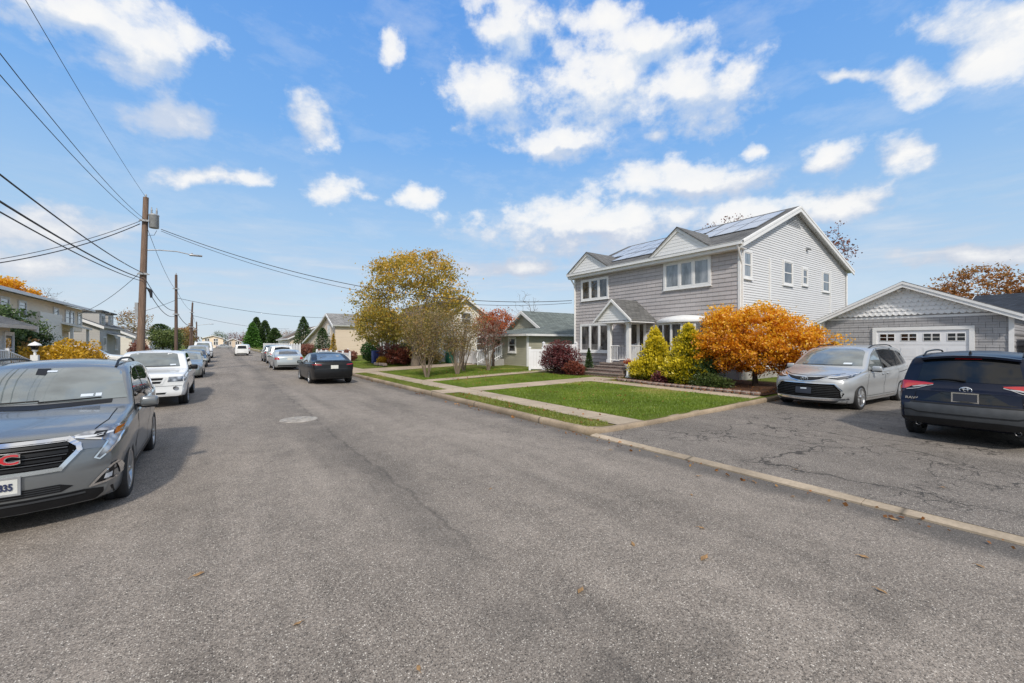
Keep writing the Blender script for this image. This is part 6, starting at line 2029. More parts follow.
# ------------------------------------------------------------------ foliage
def leaf_mesh(name, C, tint, size, rng, mat, asp=.55, flat=.0, axis=None, jit=.35, local=None):
    """a diamond leaf at each point of C; tint 0..1 picks its colour"""
    n = len(C)
    if local is not None: C = C - np.array(local)
    a = rng.normal(size=(n, 3)); a[:, 2] *= (1 - flat)
    if axis is not None: a = a * .45 + axis
    a /= np.linalg.norm(a, axis=1)[:, None] + 1e-9
    b = np.cross(a, rng.normal(size=(n, 3))); b /= np.linalg.norm(b, axis=1)[:, None] + 1e-9
    nn = np.cross(a, b)
    s = (size * (1 + jit * rng.normal(size=n)).clip(.45, 1.8))[:, None]
    V = np.stack([C - a * s * .5, C + b * s * asp * .5 + nn * s * .08, C + a * s * .5, C - b * s * asp * .5 + nn * s * .08], 1).reshape(-1, 3)
    me = bpy.data.meshes.new(name)
    me.vertices.add(4 * n); me.vertices.foreach_set('co', V.ravel().astype(np.float32))
    me.loops.add(4 * n); me.loops.foreach_set('vertex_index', np.arange(4 * n, dtype=np.int32))
    me.polygons.add(n); me.polygons.foreach_set('loop_start', np.arange(0, 4 * n, 4, dtype=np.int32))
    me.update(calc_edges=True)
    at = me.attributes.new('tint', 'FLOAT', 'POINT')
    at.data.foreach_set('value', np.repeat(tint.clip(0, 1), 4).astype(np.float32))
    me.materials.append(mat)
    return me


def skeleton(centers, stem, rng, r0=.006, k=2.2, sag=.0, min_h=.25):
    """branches that grow from the stem points out to every centre, thicker where they carry more"""
    pos = [np.array(p, float) for p in stem]; par = [i - 1 for i in range(len(stem))]
    base = pos[0]; ns = len(stem); i0 = max(1, int(ns * min_h))
    top = pos[-1]
    order = np.argsort([np.linalg.norm(c - top) for c in centers])
    leafs = []
    for i in order:
        c = np.array(centers[i])
        P = np.array(pos[i0:])
        d = np.linalg.norm(P - c, axis=1) + .35 * np.maximum(0, P[:, 2] - c[2] + .05) * 3
        d += np.where(np.linalg.norm(P - base, axis=1) > np.linalg.norm(c - base), 5, 0)
        j = int(np.argmin(d)) + i0
        v = c - pos[j]; L = np.linalg.norm(v)
        m = max(1, int(L / .45)); prev = j
        for q in range(1, m + 1):
            t = q / m
            p = pos[j] + v * t + np.array([0, 0, L * .10 * math.sin(PI * t)]) + (rng.normal(size=3) * L * .04 if q < m else 0)
            pos.append(p); par.append(prev); prev = len(pos) - 1
        leafs.append(prev)
    rad = np.zeros(len(pos)); ch = [[] for _ in pos]
    for i, p in enumerate(par):
        if p >= 0: ch[p].append(i)
    for i in range(len(pos) - 1, -1, -1):
        rad[i] = r0 if not ch[i] else (sum(rad[c] ** k for c in ch[i])) ** (1 / k)
    return pos, par, rad, ch, ns


def limb_mesh(sk, name, mat, trunk_r=None, n=6, local=(0, 0, 0)):
    pos, par, rad, ch, ns = sk
    if trunk_r:
        for i in range(ns):
            t = i / max(1, ns - 1); rad[i] = max(rad[i] * .6, trunk_r * (1.25 - .55 * t) if i else trunk_r * 1.5)
    mb = MB()
    done = set()
    for i in range(len(pos)):
        p = par[i]
        if p < 0: continue
        if p < ns and i < ns: continue
        if i in done: continue
        line = [p, i]; done.add(i); cur = i
        while ch[cur]:
            nx = max(ch[cur], key=lambda q: rad[q])
            if nx in done: break
            line.append(nx); done.add(nx); cur = nx
        rr = [min(rad[q], rad[line[1]] * 1.02) for q in line]
        mb.tube([pos[q] for q in line], rr, n if rr[0] > .02 else 4, cap=False)
    mb.tube([pos[i] for i in range(ns)], [rad[i] for i in range(ns)], 10, cap=False)
    return mb.mesh(name, mat, local)


def tree(name, label, cat, loc, stem, blobs, nclus, per, leaf, mat, bark='bark', trunk_r=None, seed=1, spread=.35, shell=.35, tb=(.25, .55, .3), group=None, asp=.55,
         r0=.006, extra=0.0, min_h=.3, droop=0.0, crown='crown', trunk='trunk'):
    """stem: points relative to loc; blobs: (cx,cy,cz,rx,ry,rz,weight) relative to loc"""
    rng = np.random.default_rng(seed)
    root = empty(name, loc, 0, label, cat, group)
    W = np.array([b[6] for b in blobs], float); W /= W.sum()
    cs = []
    while len(cs) < nclus:
        b = blobs[rng.choice(len(blobs), p=W)]
        v = rng.normal(size=3); v /= np.linalg.norm(v)
        r = (shell + (1 - shell) * rng.random() ** .6) * (1 + .10 * math.sin(5 * v[0] + 3 * v[1] + seed) + .08 * math.sin(7 * v[2] + 4 * v[0]))
        p = np.array(b[:3]) + v * r * np.array(b[3:6])
        if p[2] > .12: cs.append((p, r))
    C0 = [c for c, _ in cs]
    if stem is not None:
        sk = skeleton(C0, stem, rng, r0, min_h=min_h)
        link_mesh(trunk, limb_mesh(sk, trunk, M[bark], trunk_r), root)
    zs = np.array([c[2] for c in C0]); z0, z1 = zs.min(), zs.max() + 1e-6
    pts, tn = [], []
    for (c, r) in cs:
        k = max(1, int(per * rng.uniform(.45, 1.5)))
        o = rng.normal(size=(k, 3)) * spread * np.array([1, 1, .6]) * rng.uniform(.6, 1.2)
        o[:, 2] -= droop * np.abs(o[:, 0] + o[:, 1])
        pts.append(c + o)
        cl = rng.normal() * .10
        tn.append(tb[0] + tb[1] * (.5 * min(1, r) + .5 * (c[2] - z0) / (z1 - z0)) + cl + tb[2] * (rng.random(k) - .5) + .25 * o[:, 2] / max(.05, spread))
    P = np.concatenate(pts); T = np.concatenate(tn)
    ok = P[:, 2] > .04
    me = leaf_mesh(crown, P[ok], T[ok], leaf, rng, M[mat], asp)
    link_mesh(crown, me, root)
    return root


def bush(name, label, loc, blobs, n, leaf, mat, seed=1, group=None, asp=.6, tb=(.1, .8, .4), stems=7, cat='bush', axis_up=0.0, r0=.005, lump=.16):
    """dense shrub: leaves packed near a lumpy surface, darker towards the inside"""
    rng = np.random.default_rng(seed)
    root = empty(name, loc, 0, label, cat, group)
    W = np.array([b[6] for b in blobs], float); W /= W.sum()
    idx = rng.choice(len(blobs), size=n, p=W)
    B = np.array([b[:6] for b in blobs], float)[idx]
    v = rng.normal(size=(n, 3)); v /= np.linalg.norm(v, axis=1)[:, None]
    ph = rng.uniform(0, 6, 6)
    lm = 1 + lump * (np.sin(6 * v[:, 0] + ph[0] + idx) * np.sin(5 * v[:, 1] + ph[1]) + .8 * np.sin(9 * v[:, 2] + 7 * v[:, 0] + ph[2])) + .07 * np.sin(17 * v[:, 0] + 13 * v[:, 1] + ph[3]) * np.sin(15 * v[:, 2] + ph[4])
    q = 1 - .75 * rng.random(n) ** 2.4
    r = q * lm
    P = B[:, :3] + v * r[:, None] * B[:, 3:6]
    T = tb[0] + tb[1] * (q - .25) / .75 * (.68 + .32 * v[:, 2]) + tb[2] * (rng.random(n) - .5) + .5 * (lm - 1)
    ok = P[:, 2] > .02
    ax = v * 1.0; ax[:, 2] += axis_up
    me = leaf_mesh('foliage', P[ok], T[ok], leaf, rng, M[mat], asp, axis=ax[ok] * (1.0 if axis_up else .3))
    link_mesh('foliage', me, root)
    mb = MB()
    for k in range(stems):
        b = blobs[rng.integers(len(blobs))]
        e = np.array(b[:3]) + rng.normal(size=3) * np.array(b[3:6]) * .35
        s = np.array([b[0] * .4 + rng.normal() * .05, b[1] * .4 + rng.normal() * .05, -.05])
        mb.tube([s, (s + e) / 2 + rng.normal(size=3) * .04, e], [r0 * 2.2, r0 * 1.6, r0], 5, cap=False)
    mb2 = mb.mesh('stems', M['bark_dark']); link_mesh('stems', mb2, root)
    return root


def multi_stem(name, label, loc, h, w, nst, per, leaf, mat, seed, group, bark='twig', leafy=1.0, low=.35, cat='shrub tree'):
    """vase of slim upright stems forking into twigs, sparse leaves"""
    rng = np.random.default_rng(seed)
    root = empty(name, loc, 0, label, cat, group)
    pts, tn = [], []
    for k in range(nst):
        a = 2 * PI * k / nst + rng.normal() * .3; lean = rng.uniform(.25, 1.0) * w / 2
        tip = np.array([math.cos(a) * lean, math.sin(a) * lean, h * rng.uniform(.78, 1.0)])
        b0 = np.array([math.cos(a) * .07, math.sin(a) * .07, -.05])
        mb = MB()
        stem = [b0 + (tip - b0) * np.array([t ** 1.25, t ** 1.25, t]) + rng.normal(size=3) * .025 * t for t in np.linspace(0, 1, 9)]
        mb.tube(stem, np.linspace(.026, .006, 9), 6, cap=False)
        for j in range(3, 9):
            for q in range(3):
                d = rng.normal(size=3) * np.array([.55, .55, .25]) + np.array([math.cos(a) * .3, math.sin(a) * .3, .75])
                d *= h * .15 * rng.uniform(.5, 1.2)
                s = stem[j]; e = s + d
                mb.tube([s, s + d * .5 + rng.normal(size=3) * .02, e], [.007, .005, .003], 4, cap=False)
                for _ in range(2):
                    e2 = e - d * rng.uniform(0, .5) + rng.normal(size=3) * .16 + np.array([0, 0, .12])
                    mb.tube([e - d * .3, e2], [.004, .002], 3, cap=False)
                if e[2] > h * low:
                    m = int(per * rng.uniform(.3, 1.4) * leafy)
                    pts.append(e + rng.normal(size=(m, 3)) * .15); tn.append(np.clip(rng.normal(.5, .28, m), 0, 1))
        link_mesh('stem', mb.mesh('stem', M[bark]), root)
    P = np.concatenate(pts)
    link_mesh('crown', leaf_mesh('crown', P, np.concatenate(tn), leaf, rng, M[mat]), root)
    return root


def conifer(name, label, loc, h, w, n, leaf, mat, seed, group=None, cat='evergreen tree', trunk=True, tb=(.15, .75, .4), skirt=.06, pw=.85, top=.02):
    rng = np.random.default_rng(seed)
    root = empty(name, loc, 0, label, cat, group)
    t = rng.random(n) ** 1.25
    a = rng.uniform(0, 2 * PI, n)
    lay = .80 + .20 * np.abs(np.sin(t * h * 3.2 + 2 * np.sin(2 * a + seed))) + .12 * np.sin(5 * a + t * 11 + seed)
    q = 1 - .7 * rng.random(n) ** 2
    r = (w / 2) * ((1 - t) ** pw + top) * lay * q
    P = np.stack([np.cos(a) * r, np.sin(a) * r, (skirt + (1 - skirt) * t) * h - .05 * r], 1)
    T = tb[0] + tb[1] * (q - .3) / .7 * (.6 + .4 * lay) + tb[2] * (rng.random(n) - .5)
    ax = np.stack([np.cos(a), np.sin(a), np.full(n, .35)], 1)
    link_mesh('crown', leaf_mesh('crown', P, T, leaf, rng, M[mat], .42, axis=ax), root)
    if trunk:
        mb = MB(); mb.tube([(0, 0, -.1), (.02, 0, h * .5), (0, 0, h * .93)], [max(.05, h * .018), h * .012, .01], 8)
        for k in range(14):
            z = h * (.1 + .8 * k / 14); L = (w / 2) * (1 - z / h) * .8; b = k * 2.4
            mb.tube([(0, 0, z), (math.cos(b) * L, math.sin(b) * L, z - .1 * L)], [.02, .006], 4, cap=False)
        link_mesh('trunk', mb.mesh('trunk', M['bark_dark']), root)
    return root


# ---- in front of the grey house
tree('japanese_maple', 'orange leaved maple with a low spreading dome at the corner of the grey house', 'tree', (16.45, 7.55, .25),
     [(0, 0, -.1), (.02, .03, .35), (-.03, .0, .7), (.02, -.04, 1.05)],
     [(-.2, .02, 1.95, 1.7, 1.8, 1.05, 5), (.3, -.9, 1.65, 1.25, 1.4, .8, 2.4), (-.2, 1.0, 1.7, 1.1, .95, .85, 2.2), (-.9, .1, 1.3, .9, 1.6, .75, 2.2), (.2, .2, 1.05, 1.25, 1.6, .6, 2.4), (-.3, .9, 2.6, .8, .8, .45, .9), (0, -.3, 2.6, .8, .7, .42, .8), (.3, -2.1, 1.5, .5, .65, .25, .35)],
     560, 84, .088, 'lf_orange', 'bark_dark', .085, 3, .16, .45, (.12, .75, .75), asp=.5, min_h=.5)
bush('golden_cypress', 'yellow golden cypress shrub nearest the portico steps', (15.65, 11.4, .24),
     [(0, 0, .5, .92, .95, .60, 4), (.1, .05, 1.0, .66, .68, .6, 3), (.05, -.02, 1.5, .42, .42, .5, 2), (.1, .05, 1.95, .22, .22, .36, 1), (-.3, .55, .45, .45, .5, .45, 1.2), (-.25, -.5, .5, .45, .5, .5, 1.2)],
     18000, .085, 'lf_gold', 4, asp=.5, tb=(.05, .95, .5), cat='shrub', axis_up=.5, lump=.2)
bush('golden_cypress', 'yellow and green golden cypress shrub beside the orange maple', (15.2, 9.55, .24),
     [(0, .05, .5, .85, .9, .6, 4), (.1, .05, 1.05, .68, .74, .65, 3), (.1, .0, 1.6, .46, .5, .55, 2), (.1, .0, 2.05, .26, .26, .36, 1), (-.35, .45, .5, .4, .45, .5, 1.2)],
     16000, .085, 'lf_gold', 9, asp=.5, tb=(.0, .92, .5), cat='shrub', axis_up=.5, lump=.2)
bush('evergreen_shrub', 'dark green evergreen shrub between the golden cypress and the orange maple', (15.3, 8.85, .24),
     [(0, 0, .5, .6, .55, .6, 3), (.2, .1, 1.0, .4, .4, .5, 1.5)], 6500, .08, 'lf_fir', 12, asp=.35, cat='shrub', axis_up=.4)
bush('spreading_juniper', 'low spreading green shrub at the front edge of the mulch bed', (14.9, 8.55, .22),
     [(0, 0, .2, .5, .6, .32, 3), (.1, -.5, .15, .35, .4, .24, 1.2)], 4200, .075, 'lf_green', 14, asp=.3, cat='shrub', axis_up=.6)
bush('barberry', 'small maroon shrub low between the two golden cypresses', (14.55, 10.35, .22), [(0, 0, .24, .28, .3, .28, 1)], 1500, .06, 'lf_purple', 15, cat='shrub')
bush('purple_maple', 'rounded purple leaved maple bush left of the portico steps', (15.1, 17.0, .25),
     [(0, 0, .75, 1.0, 1.05, .7, 4), (.1, .25, 1.25, .75, .75, .5, 2), (-.2, -.6, .6, .6, .55, .5, 1.3), (0, .8, .6, .6, .55, .55, 1.3)], 13000, .085, 'lf_purple', 5, asp=.42, tb=(.0, .85, .5))
bush('red_shrub', 'small dark red shrub between the purple maple bush and the steps', (14.85, 15.75, .25), [(0, 0, .33, .5, .5, .36, 2), (.1, -.3, .28, .35, .35, .28, 1)], 4200, .06, 'lf_redbush', 6)
conifer('dwarf_spruce', 'narrow dark green dwarf spruce against the left portico column', (16.2, 15.95, .25), 1.35, .62, 2600, .07, 'lf_fir', 21, cat='shrub')
bush('round_shrub', 'dark round shrub against the house wall right of the portico', (17.45, 12.85, .3), [(0, 0, 1.25, .34, .34, .36, 1)], 2200, .06, 'lf_green', 22, tb=(-.1, .55, .4), stems=3, cat='shrub', r0=.01)
fp = empty('flower_planter', (15.75, 12.95, .25), 0, 'white pedestal planter with orange red flowers beside the portico steps', 'planter')
mb = MB(); mb.lathe([(.13, 0), (.14, .04), (.085, .09), (.08, .42), (.11, .46), (.17, .60), (.175, .63), (.15, .63), (.14, .58), (.001, .57)], (15.75, 12.95, .24), n=20); mb.build('pedestal', M['trim'], fp)
rg = np.random.default_rng(3); q = rg.normal(size=(420, 3)) * np.array([.1, .1, .07]) + np.array([0, 0, .70])
link_mesh('flowers', leaf_mesh('flowers', q, rg.random(420), .06, rg, M['lf_redorange']), fp)
# stone edging of the bed
mb = MB(); rr = random.Random(4)
edge = [(13.86, 6.2), (13.9, 8.0), (14.0, 10.3), (14.35, 12.4)]
L_ = 0
for (a, b) in zip(edge, edge[1:]):
    a, b = Vector((*a, 0)), Vector((*b, 0)); n_ = int((b - a).length / .27)
    for i in range(n_):
        p = a.lerp(b, (i + .5) / n_)
        rbox(mb, (p.x + rr.uniform(-.02, .02), p.y, .265), (.15, .25, .13), .025, 1)
tag(mb.build('bed_edging', M['brick'], loc=(13.9, 6.2, .25)), 'low brown brick edging along the front of the mulch bed', 'edging')

# ---- neighbour lawn: crape myrtles and the red tree
multi_stem('crape_myrtle', 'bare many stemmed crape myrtle with olive brown leaves, nearest the sidewalk', (8.6, 19.9, .13), 3.2, 2.6, 15, 26, .08, 'lf_olive', 31, 'crape myrtles on the neighbour lawn', leafy=1.0)
multi_stem('crape_myrtle', 'crape myrtle with pale leggy stems in the middle of the neighbour lawn', (10.6, 20.4, .16), 3.0, 2.6, 14, 24, .075, 'lf_olive', 32, 'crape myrtles on the neighbour lawn', leafy=.9, low=.42)
multi_stem('crape_myrtle', 'crape myrtle with red brown twigs before the green house front', (13.4, 21.7, .2), 3.1, 2.4, 11, 20, .075, 'lf_brownred', 33, 'crape myrtles on the neighbour lawn', leafy=.7, low=.45)
multi_stem('crape_myrtle', 'crape myrtle between the pale stemmed one and the red tree', (12.0, 22.3, .18), 3.0, 2.2, 12, 20, .075, 'lf_olive', 34, 'crape myrtles on the neighbour lawn', leafy=.7, low=.5)
tree('red_tree', 'small tree with bright red orange leaves left of the green house gable', 'tree', (15.6, 24.6, .25), [(0, 0, -.1), (0, .05, .8), (.05, 0, 1.5), (0, 0, 2.0)],
     [(0, 0, 3.1, 1.2, 1.3, .85, 3), (.3, -.7, 3.2, .9, .9, .7, 1.5), (-.3, .8, 2.7, .9, .9, .7, 1.5)], 150, 42, .10, 'lf_redorange', 'bark_dark', .07, 41, .18, .4, (.1, .8, .6))
tree('bare_tree', 'bare grey twigged tree rising behind the green house', 'tree', (24, 32.0, .25), [(0, 0, -.1), (0, .1, 2), (.1, 0, 4)], [(0, 0, 5.2, 1.4, 1.4, 1.6, 1)], 60, 1, .06, 'lf_brownred', 'bark', .09, 42, .2, .3, r0=.010)
# ---- the big yellow tree
tree('yellow_tree', 'tall broad tree with thinning yellow green leaves and visible branches', 'tree', (11.6, 29.0, .2), [(0, 0, -.2), (.05, 0, .8), (-.05, .1, 1.7), (.1, 0, 2.6), (0, .1, 3.6)],
     [(0, 0, 5.0, 3.7, 3.9, 3.3, 6.5), (0, .2, 6.9, 2.8, 2.9, 1.5, 3.2), (-1.7, 2.4, 2.9, 1.9, 1.9, 1.4, 2.2), (-.3, .2, 2.6, 2.0, 2.0, 1.0, 1.3), (1.5, -1.7, 4.3, 1.7, 1.6, .8, .8), (-2.4, 3.0, 4.3, 1.4, 1.4, 1.5, 1.0)], 640, 48, .15, 'lf_yellow', 'bark', .24, 51, .34, .62, (.05, .75, .6), r0=.009, min_h=.4)
bush('ball_topiary', 'clipped round dark green bush at the end of the picket fence', (10.6, 36.5, .22), [(0, 0, .95, .85, .85, .9, 1)], 5200, .10, 'lf_thuja', 61, tb=(-.1, .7, .4), lump=.02)
bush('red_brown_bush', 'red brown bush behind the blue bin on the far lawn', (11.6, 34.0, .22), [(0, 0, .8, 1.3, 1.4, .8, 2), (.5, -1.0, .7, .9, .9, .7, 1)], 6500, .11, 'lf_brownred', 62)
bush('red_brown_bush', 'darker red brown bush right of the small yellow shrub', (11.2, 30.8, .22), [(0, 0, .65, 1.1, 1.2, .65, 2)], 5500, .10, 'lf_redbush', 63)
bush('yellow_shrub', 'low bright yellow shrub at the foot of the red brown bushes', (10.2, 31.9, .2), [(0, 0, .3, .5, .5, .32, 1)], 2200, .08, 'lf_forsythia', 64)
bush('green_shrub', 'green shrub under the yellow tree left of its trunk', (12.6, 33.0, .22), [(0, 0, .8, 1.0, 1.2, .9, 2)], 5500, .11, 'lf_green', 65)
bush('front_shrub', 'brownish low shrub against the cream house right of the tree trunk', (13.8, 31.5, .22), [(0, 0, .5, .8, 1.6, .55, 2)], 4200, .10, 'lf_olive', 66)
mb = MB(); rbox(mb, (10.3, 34.2, .68), (.55, .6, .95), .05, 2); rbox(mb, (10.3, 34.2, 1.19), (.6, .66, .08), .03, 2)
for sx in (-.2, .2): mb.lathe([(.001, -.03), (.1, -.03), (.1, .03), (.001, .03)], (10.3 + sx, 34.52, .3), 'x', 12)
tag(mb.build('wheeled_bin', M['plastic_blue'], loc=(10.3, 34.2, .2)), 'blue wheeled bin at the end of the white picket fence', 'bin')
mb = MB()
for i in range(7): rbox(mb, (9.75 + .1 * math.sin(i), 30.2 + .33 * i, .27), (.32, .34, .22), .07, 2)
tag(mb.build('garden_stones', M['stone'], loc=(9.75, 30.2, .15)), 'row of pale garden stones before the red brown bushes', 'stones')
mb = MB(); rbox(mb, (15.2, 30.3, .66), (.8, .8, .85), .1, 2); mb.slab([(14.7, 30.75, 1.07), (14.7, 29.85, 1.07), (15.7, 30.3, 1.6)], .05); mb.lathe([(.5, 1.05), (.34, 1.3), (.12, 1.5), (.001, 1.56)], (15.2, 30.3, 0), n=14)
tag(mb.build('garden_playhouse', M['plastic_green'], loc=(15.2, 30.3, .25)), 'small green plastic playhouse by the white wall behind the crape myrtles', 'playhouse')
vinyl_panel(14.9, 31.8, 16.4, 26.0, .25, 1.05, 'long low white vinyl panel behind the crape myrtles', 'vinyl_fence', False, 4)
# white step rails in front of the green house
sr = empty('porch_steps', (15.9, 26.2, .25), 0, 'porch steps with white curved railings at the green house front', 'steps')
mb = MB()
for k in range(3): mb.box(15.6 + .3 * k, 16.9, 25.2, 26.6, .2 + .17 * k, .2 + .17 * (k + 1))
mb.build('stair', M['concrete'], sr)
for y in (25.2, 26.6):
    mb = MB()
    for k in range(8):
        x = 15.5 + .17 * k; z = .3 + .09 * k; mb.box(x - .025, x + .025, y - .025, y + .025, z - .1, z + .85)
    mb.tube([(15.4, y, .75), (15.5, y, 1.15), (16.75, y, 1.8)], .045, 8); mb.tube([(15.5, y, .45), (16.75, y, 1.05)], .035, 6)
    mb.build('railing', M['vinyl'], sr)

# ---- far right row: evergreens, red trees
for i, (x, y, h, w, mat, lab) in enumerate([(8.8, 172, 9.0, 6.0, 'lf_thuja', 'bright green tall evergreen at the left of the far evergreen group'),
                                            (10.3, 177, 11.2, 6.4, 'lf_fir', 'tallest dark evergreen with pointed top in the far evergreen group'),
                                            (12.8, 175, 10.0, 6.4, 'lf_fir', 'broad dark evergreen right of the tallest one in the far group'),
                                            (15.6, 172, 7.2, 7.0, 'lf_fir', 'lower rounded dark evergreen at the right end of the far group')]):
    conifer('thuja', lab, (x, y, .1), h, w, 6500, .5, mat, 70 + i, 'evergreens far down the right side', pw=.62, top=.06)
conifer('spruce', 'dark spruce left of the tan gabled house', (12.2, 84, .1), 6.6, 4.2, 5200, .26, 'lf_fir', 76, pw=.7)
conifer('spruce', 'dark bushy spruce in front of the tan gabled house', (10.2, 55.5, .15), 3.6, 2.3, 4200, .16, 'lf_fir', 77, pw=.6, top=.08)
conifer('thin_conifer', 'thin yellowish conifer at the corner of the tan gabled house', (9.6, 46.5, .15), 2.7, 1.0, 1500, .14, 'lf_yellow', 78, pw=.8)
for i, (x, y, rx, ry, rz) in enumerate([(9.6, 50.5, .9, 2.6, .55), (10.2, 43.5, .8, 2.2, .5), (9.5, 62, 1.0, 2.5, .8)]):
    bush('red_hedge', ['red brown hedge behind the middle of the picket fence', 'red brown hedge at the near end of the picket fence', 'red brown hedge left of the tan house front'][i], (x, y, .12), [(0, 0, rz, rx, ry, rz, 1)], 3800, .14, 'lf_brownred', 80 + i, 'red hedges behind the picket fence')
for i, (x, y, h, r_, mat, lab) in enumerate([(6.5, 228, 7.0, 6.5, 'lf_brownred', 'broad dull red tree near the far end of the street'), (11.0, 215, 6.0, 4.5, 'lf_brownred', 'lower dull red tree beside the street end'),
                                             (15.5, 100, 5.6, 2.6, 'lf_brownred', 'reddish tree right of the far evergreen group'), (22, 97, 7.5, 3.0, 'lf_green', 'green topped tree behind the brown roofed bungalow'),
                                             (20, 74, 7.0, 3.0, 'lf_fir', 'dark tree rising behind the tan gabled house roof'), (-10, 176, 6.5, 3.5, 'lf_green', 'green tree left of the peach house at the street end'), (-1, 214, 6.8, 4.0, 'lf_green', 'dark green tree behind the peach house at the street end'), (22, 210, 8, 6, 'lf_rust', 'rusty brown tree beyond the street end on the right')]):
    tree('street_tree', lab, 'tree', (x, y, .1), [(0, 0, -.1), (.05, 0, h * .25), (0, .05, h * .45)], [(0, 0, h * .62, r_ * .8, r_ * .8, h * .36, 3), (r_ * .4, -r_ * .3, h * .5, r_ * .55, r_ * .55, h * .28, 1), (-r_ * .4, r_ * .3, h * .52, r_ * .55, r_ * .55, h * .28, 1)],
         110, 26, .30 if y > 90 else .2, mat, 'bark_dark', .14, 90 + i, r_ * .14, .4, (.1, .8, .5), group='street trees in the distance', r0=.02)
# ---- trees rising behind the houses
tree('rust_tree', 'rust brown autumn tree rising behind the garage roof', 'tree', (59.5, 6.9, .2), [(0, 0, -.1), (.1, 0, 2.0), (0, .1, 4.0)],
     [(0, 0, 7.0, 3.6, 3.4, 2.2, 4), (-1.5, 2.6, 6.0, 2.4, 2.2, 1.2, 1.6), (1.5, -3.2, 6.0, 2.4, 2.4, 1.1, 1.8)], 230, 30, .22, 'lf_rust', 'bark_dark', .2, 111, .32, .5, (.1, .8, .6), r0=.012)
tree('sparse_tree', 'sparse half bare brown leaved tree behind the rear slope of the grey house', 'tree', (41.5, 14.0, .2), [(0, 0, -.1), (.1, 0, 3), (0, .1, 6.0), (0, 0, 8)],
     [(0, -.6, 9.9, 1.6, 1.7, 1.9, 2), (0, -1.4, 9.0, 1.2, 1.2, 1.2, 1)], 70, 10, .18, 'lf_brownred', 'bark_dark', .18, 112, .32, .4, (.2, .8, .5), r0=.014)
tree('sparse_tree', 'bare topped reddish tree showing just above the solar panels', 'tree', (40.5, 20.8, .2), [(0, 0, -.1), (.1, 0, 4), (0, .1, 8.0), (0, 0, 10)],
     [(0, 0, 12.0, 2.8, 2.8, 1.9, 2)], 120, 8, .17, 'lf_brownred', 'bark_dark', .18, 113, .3, .4, (.1, .8, .5), r0=.014)
# ---- left side
for i, (x, y, rx, ry, rz, lab) in enumerate([(-5.6, 24.0, 1.0, 1.9, .82, 'amber yellow hedge bush left half, behind the roof of the grey SUV'), (-5.7, 28.0, 1.05, 2.1, .95, 'taller orange yellow hedge bush right half, left of the leaning pole')]):
    bush('amber_hedge', lab, (x, y, .12), [(0, 0, rz, rx, ry, rz, 3), (.1, ry * .5, rz * .8, rx * .8, ry * .5, rz * .7, 1), (.0, -ry * .55, rz * .85, rx * .8, ry * .45, rz * .75, 1)], 8500, .10, 'lf_forsythia', 120 + i, 'amber hedges by the left sidewalk', lump=.12, tb=(.0, .8, .6))
tree('dark_evergreen', 'dark green shaggy evergreen with brown patches at the left picture edge', 'tree', (-8.2, 28.5, .1), [(0, 0, -.1), (.05, 0, 1.2), (0, .05, 2.2)],
     [(0, -.4, 2.2, 1.1, 2.6, 1.2, 3), (.2, 2.2, 1.9, .9, 1.5, 1.0, 2), (.4, -2.8, 2.3, .9, 1.4, 1.1, 2), (.6, 3.6, 1.0, .7, .8, .8, 1)], 260, 45, .12, 'lf_fir', 'bark_dark', .12, 124, .2, .4, (.05, .8, .6))
bush('brown_shrub', 'brown leafless shrub in front of the shaggy evergreen', (-7.0, 27.2, .1), [(0, 0, 1.0, .5, .8, .9, 1)], 1500, .10, 'lf_olive', 125, stems=16)
tree('orange_tree', 'orange leaved tree above the roof of the long beige house', 'tree', (-19.5, 70, .1), [(0, 0, -.1), (0, 0, 3), (.1, 0, 5)], [(0, -3, 7.2, 2.4, 4.0, 1.4, 3), (0, 2, 6.8, 2.2, 3.6, 1.2, 2)], 240, 40, .26, 'lf_orange', 'bark_dark', .2, 126, .35, .4, (.05, .75, .6), r0=.014)
tree('bare_tree', 'bare branched tree between the orange tree and the grey blue house roof', 'tree', (-20.5, 85, .1), [(0, 0, -.1), (0, 0, 3), (.1, 0, 5)], [(0, 0, 8.0, 2.4, 3.6, 2.0, 3)], 80, 1, .10, 'lf_brownred', 'bark', .16, 127, .3, .3, r0=.016)
tree('bare_tree', 'bare branched tree beside the first leaning utility pole', 'tree', (-12.5, 92, .1), [(0, 0, -.1), (0, 0, 1.5), (.1, 0, 2.5)], [(0, 0, 4.8, 2.2, 3.0, 2.0, 3)], 90, 2, .09, 'lf_brownred', 'bark', .12, 128, .3, .3, r0=.013)
conifer('evergreen_tree', 'rounded dark evergreen just behind the first leaning utility pole', (-9.2, 98, .1), 5.2, 6.0, 5200, .30, 'lf_fir', 129, pw=.5, top=.1)
bush('red_shrub', 'dull red shrub at the foot of the leaning utility pole', (-6.4, 52.5, .1), [(0, 0, 1.0, .8, 1.3, 1.0, 1)], 2600, .13, 'lf_brownred', 130)
tree('sidewalk_tree', 'green street tree next to the second utility pole', 'tree', (-5.6, 62, .1), [(0, 0, -.1), (0, 0, .9), (.05, 0, 1.4)], [(0, 0, 2.2, 1.0, 1.7, 1.2, 3)], 120, 26, .18, 'lf_green', 'bark_dark', .1, 131, .25, .4, (.2, .8, .5))
tree('sidewalk_tree', 'green street tree beyond the second utility pole', 'tree', (-5.4, 74, .1), [(0, 0, -.1), (0, 0, .9), (.05, 0, 1.5)], [(0, 0, 2.4, 1.0, 2.2, 1.3, 3)], 120, 26, .2, 'lf_green', 'bark_dark', .1, 132, .25, .4, (.2, .8, .5))
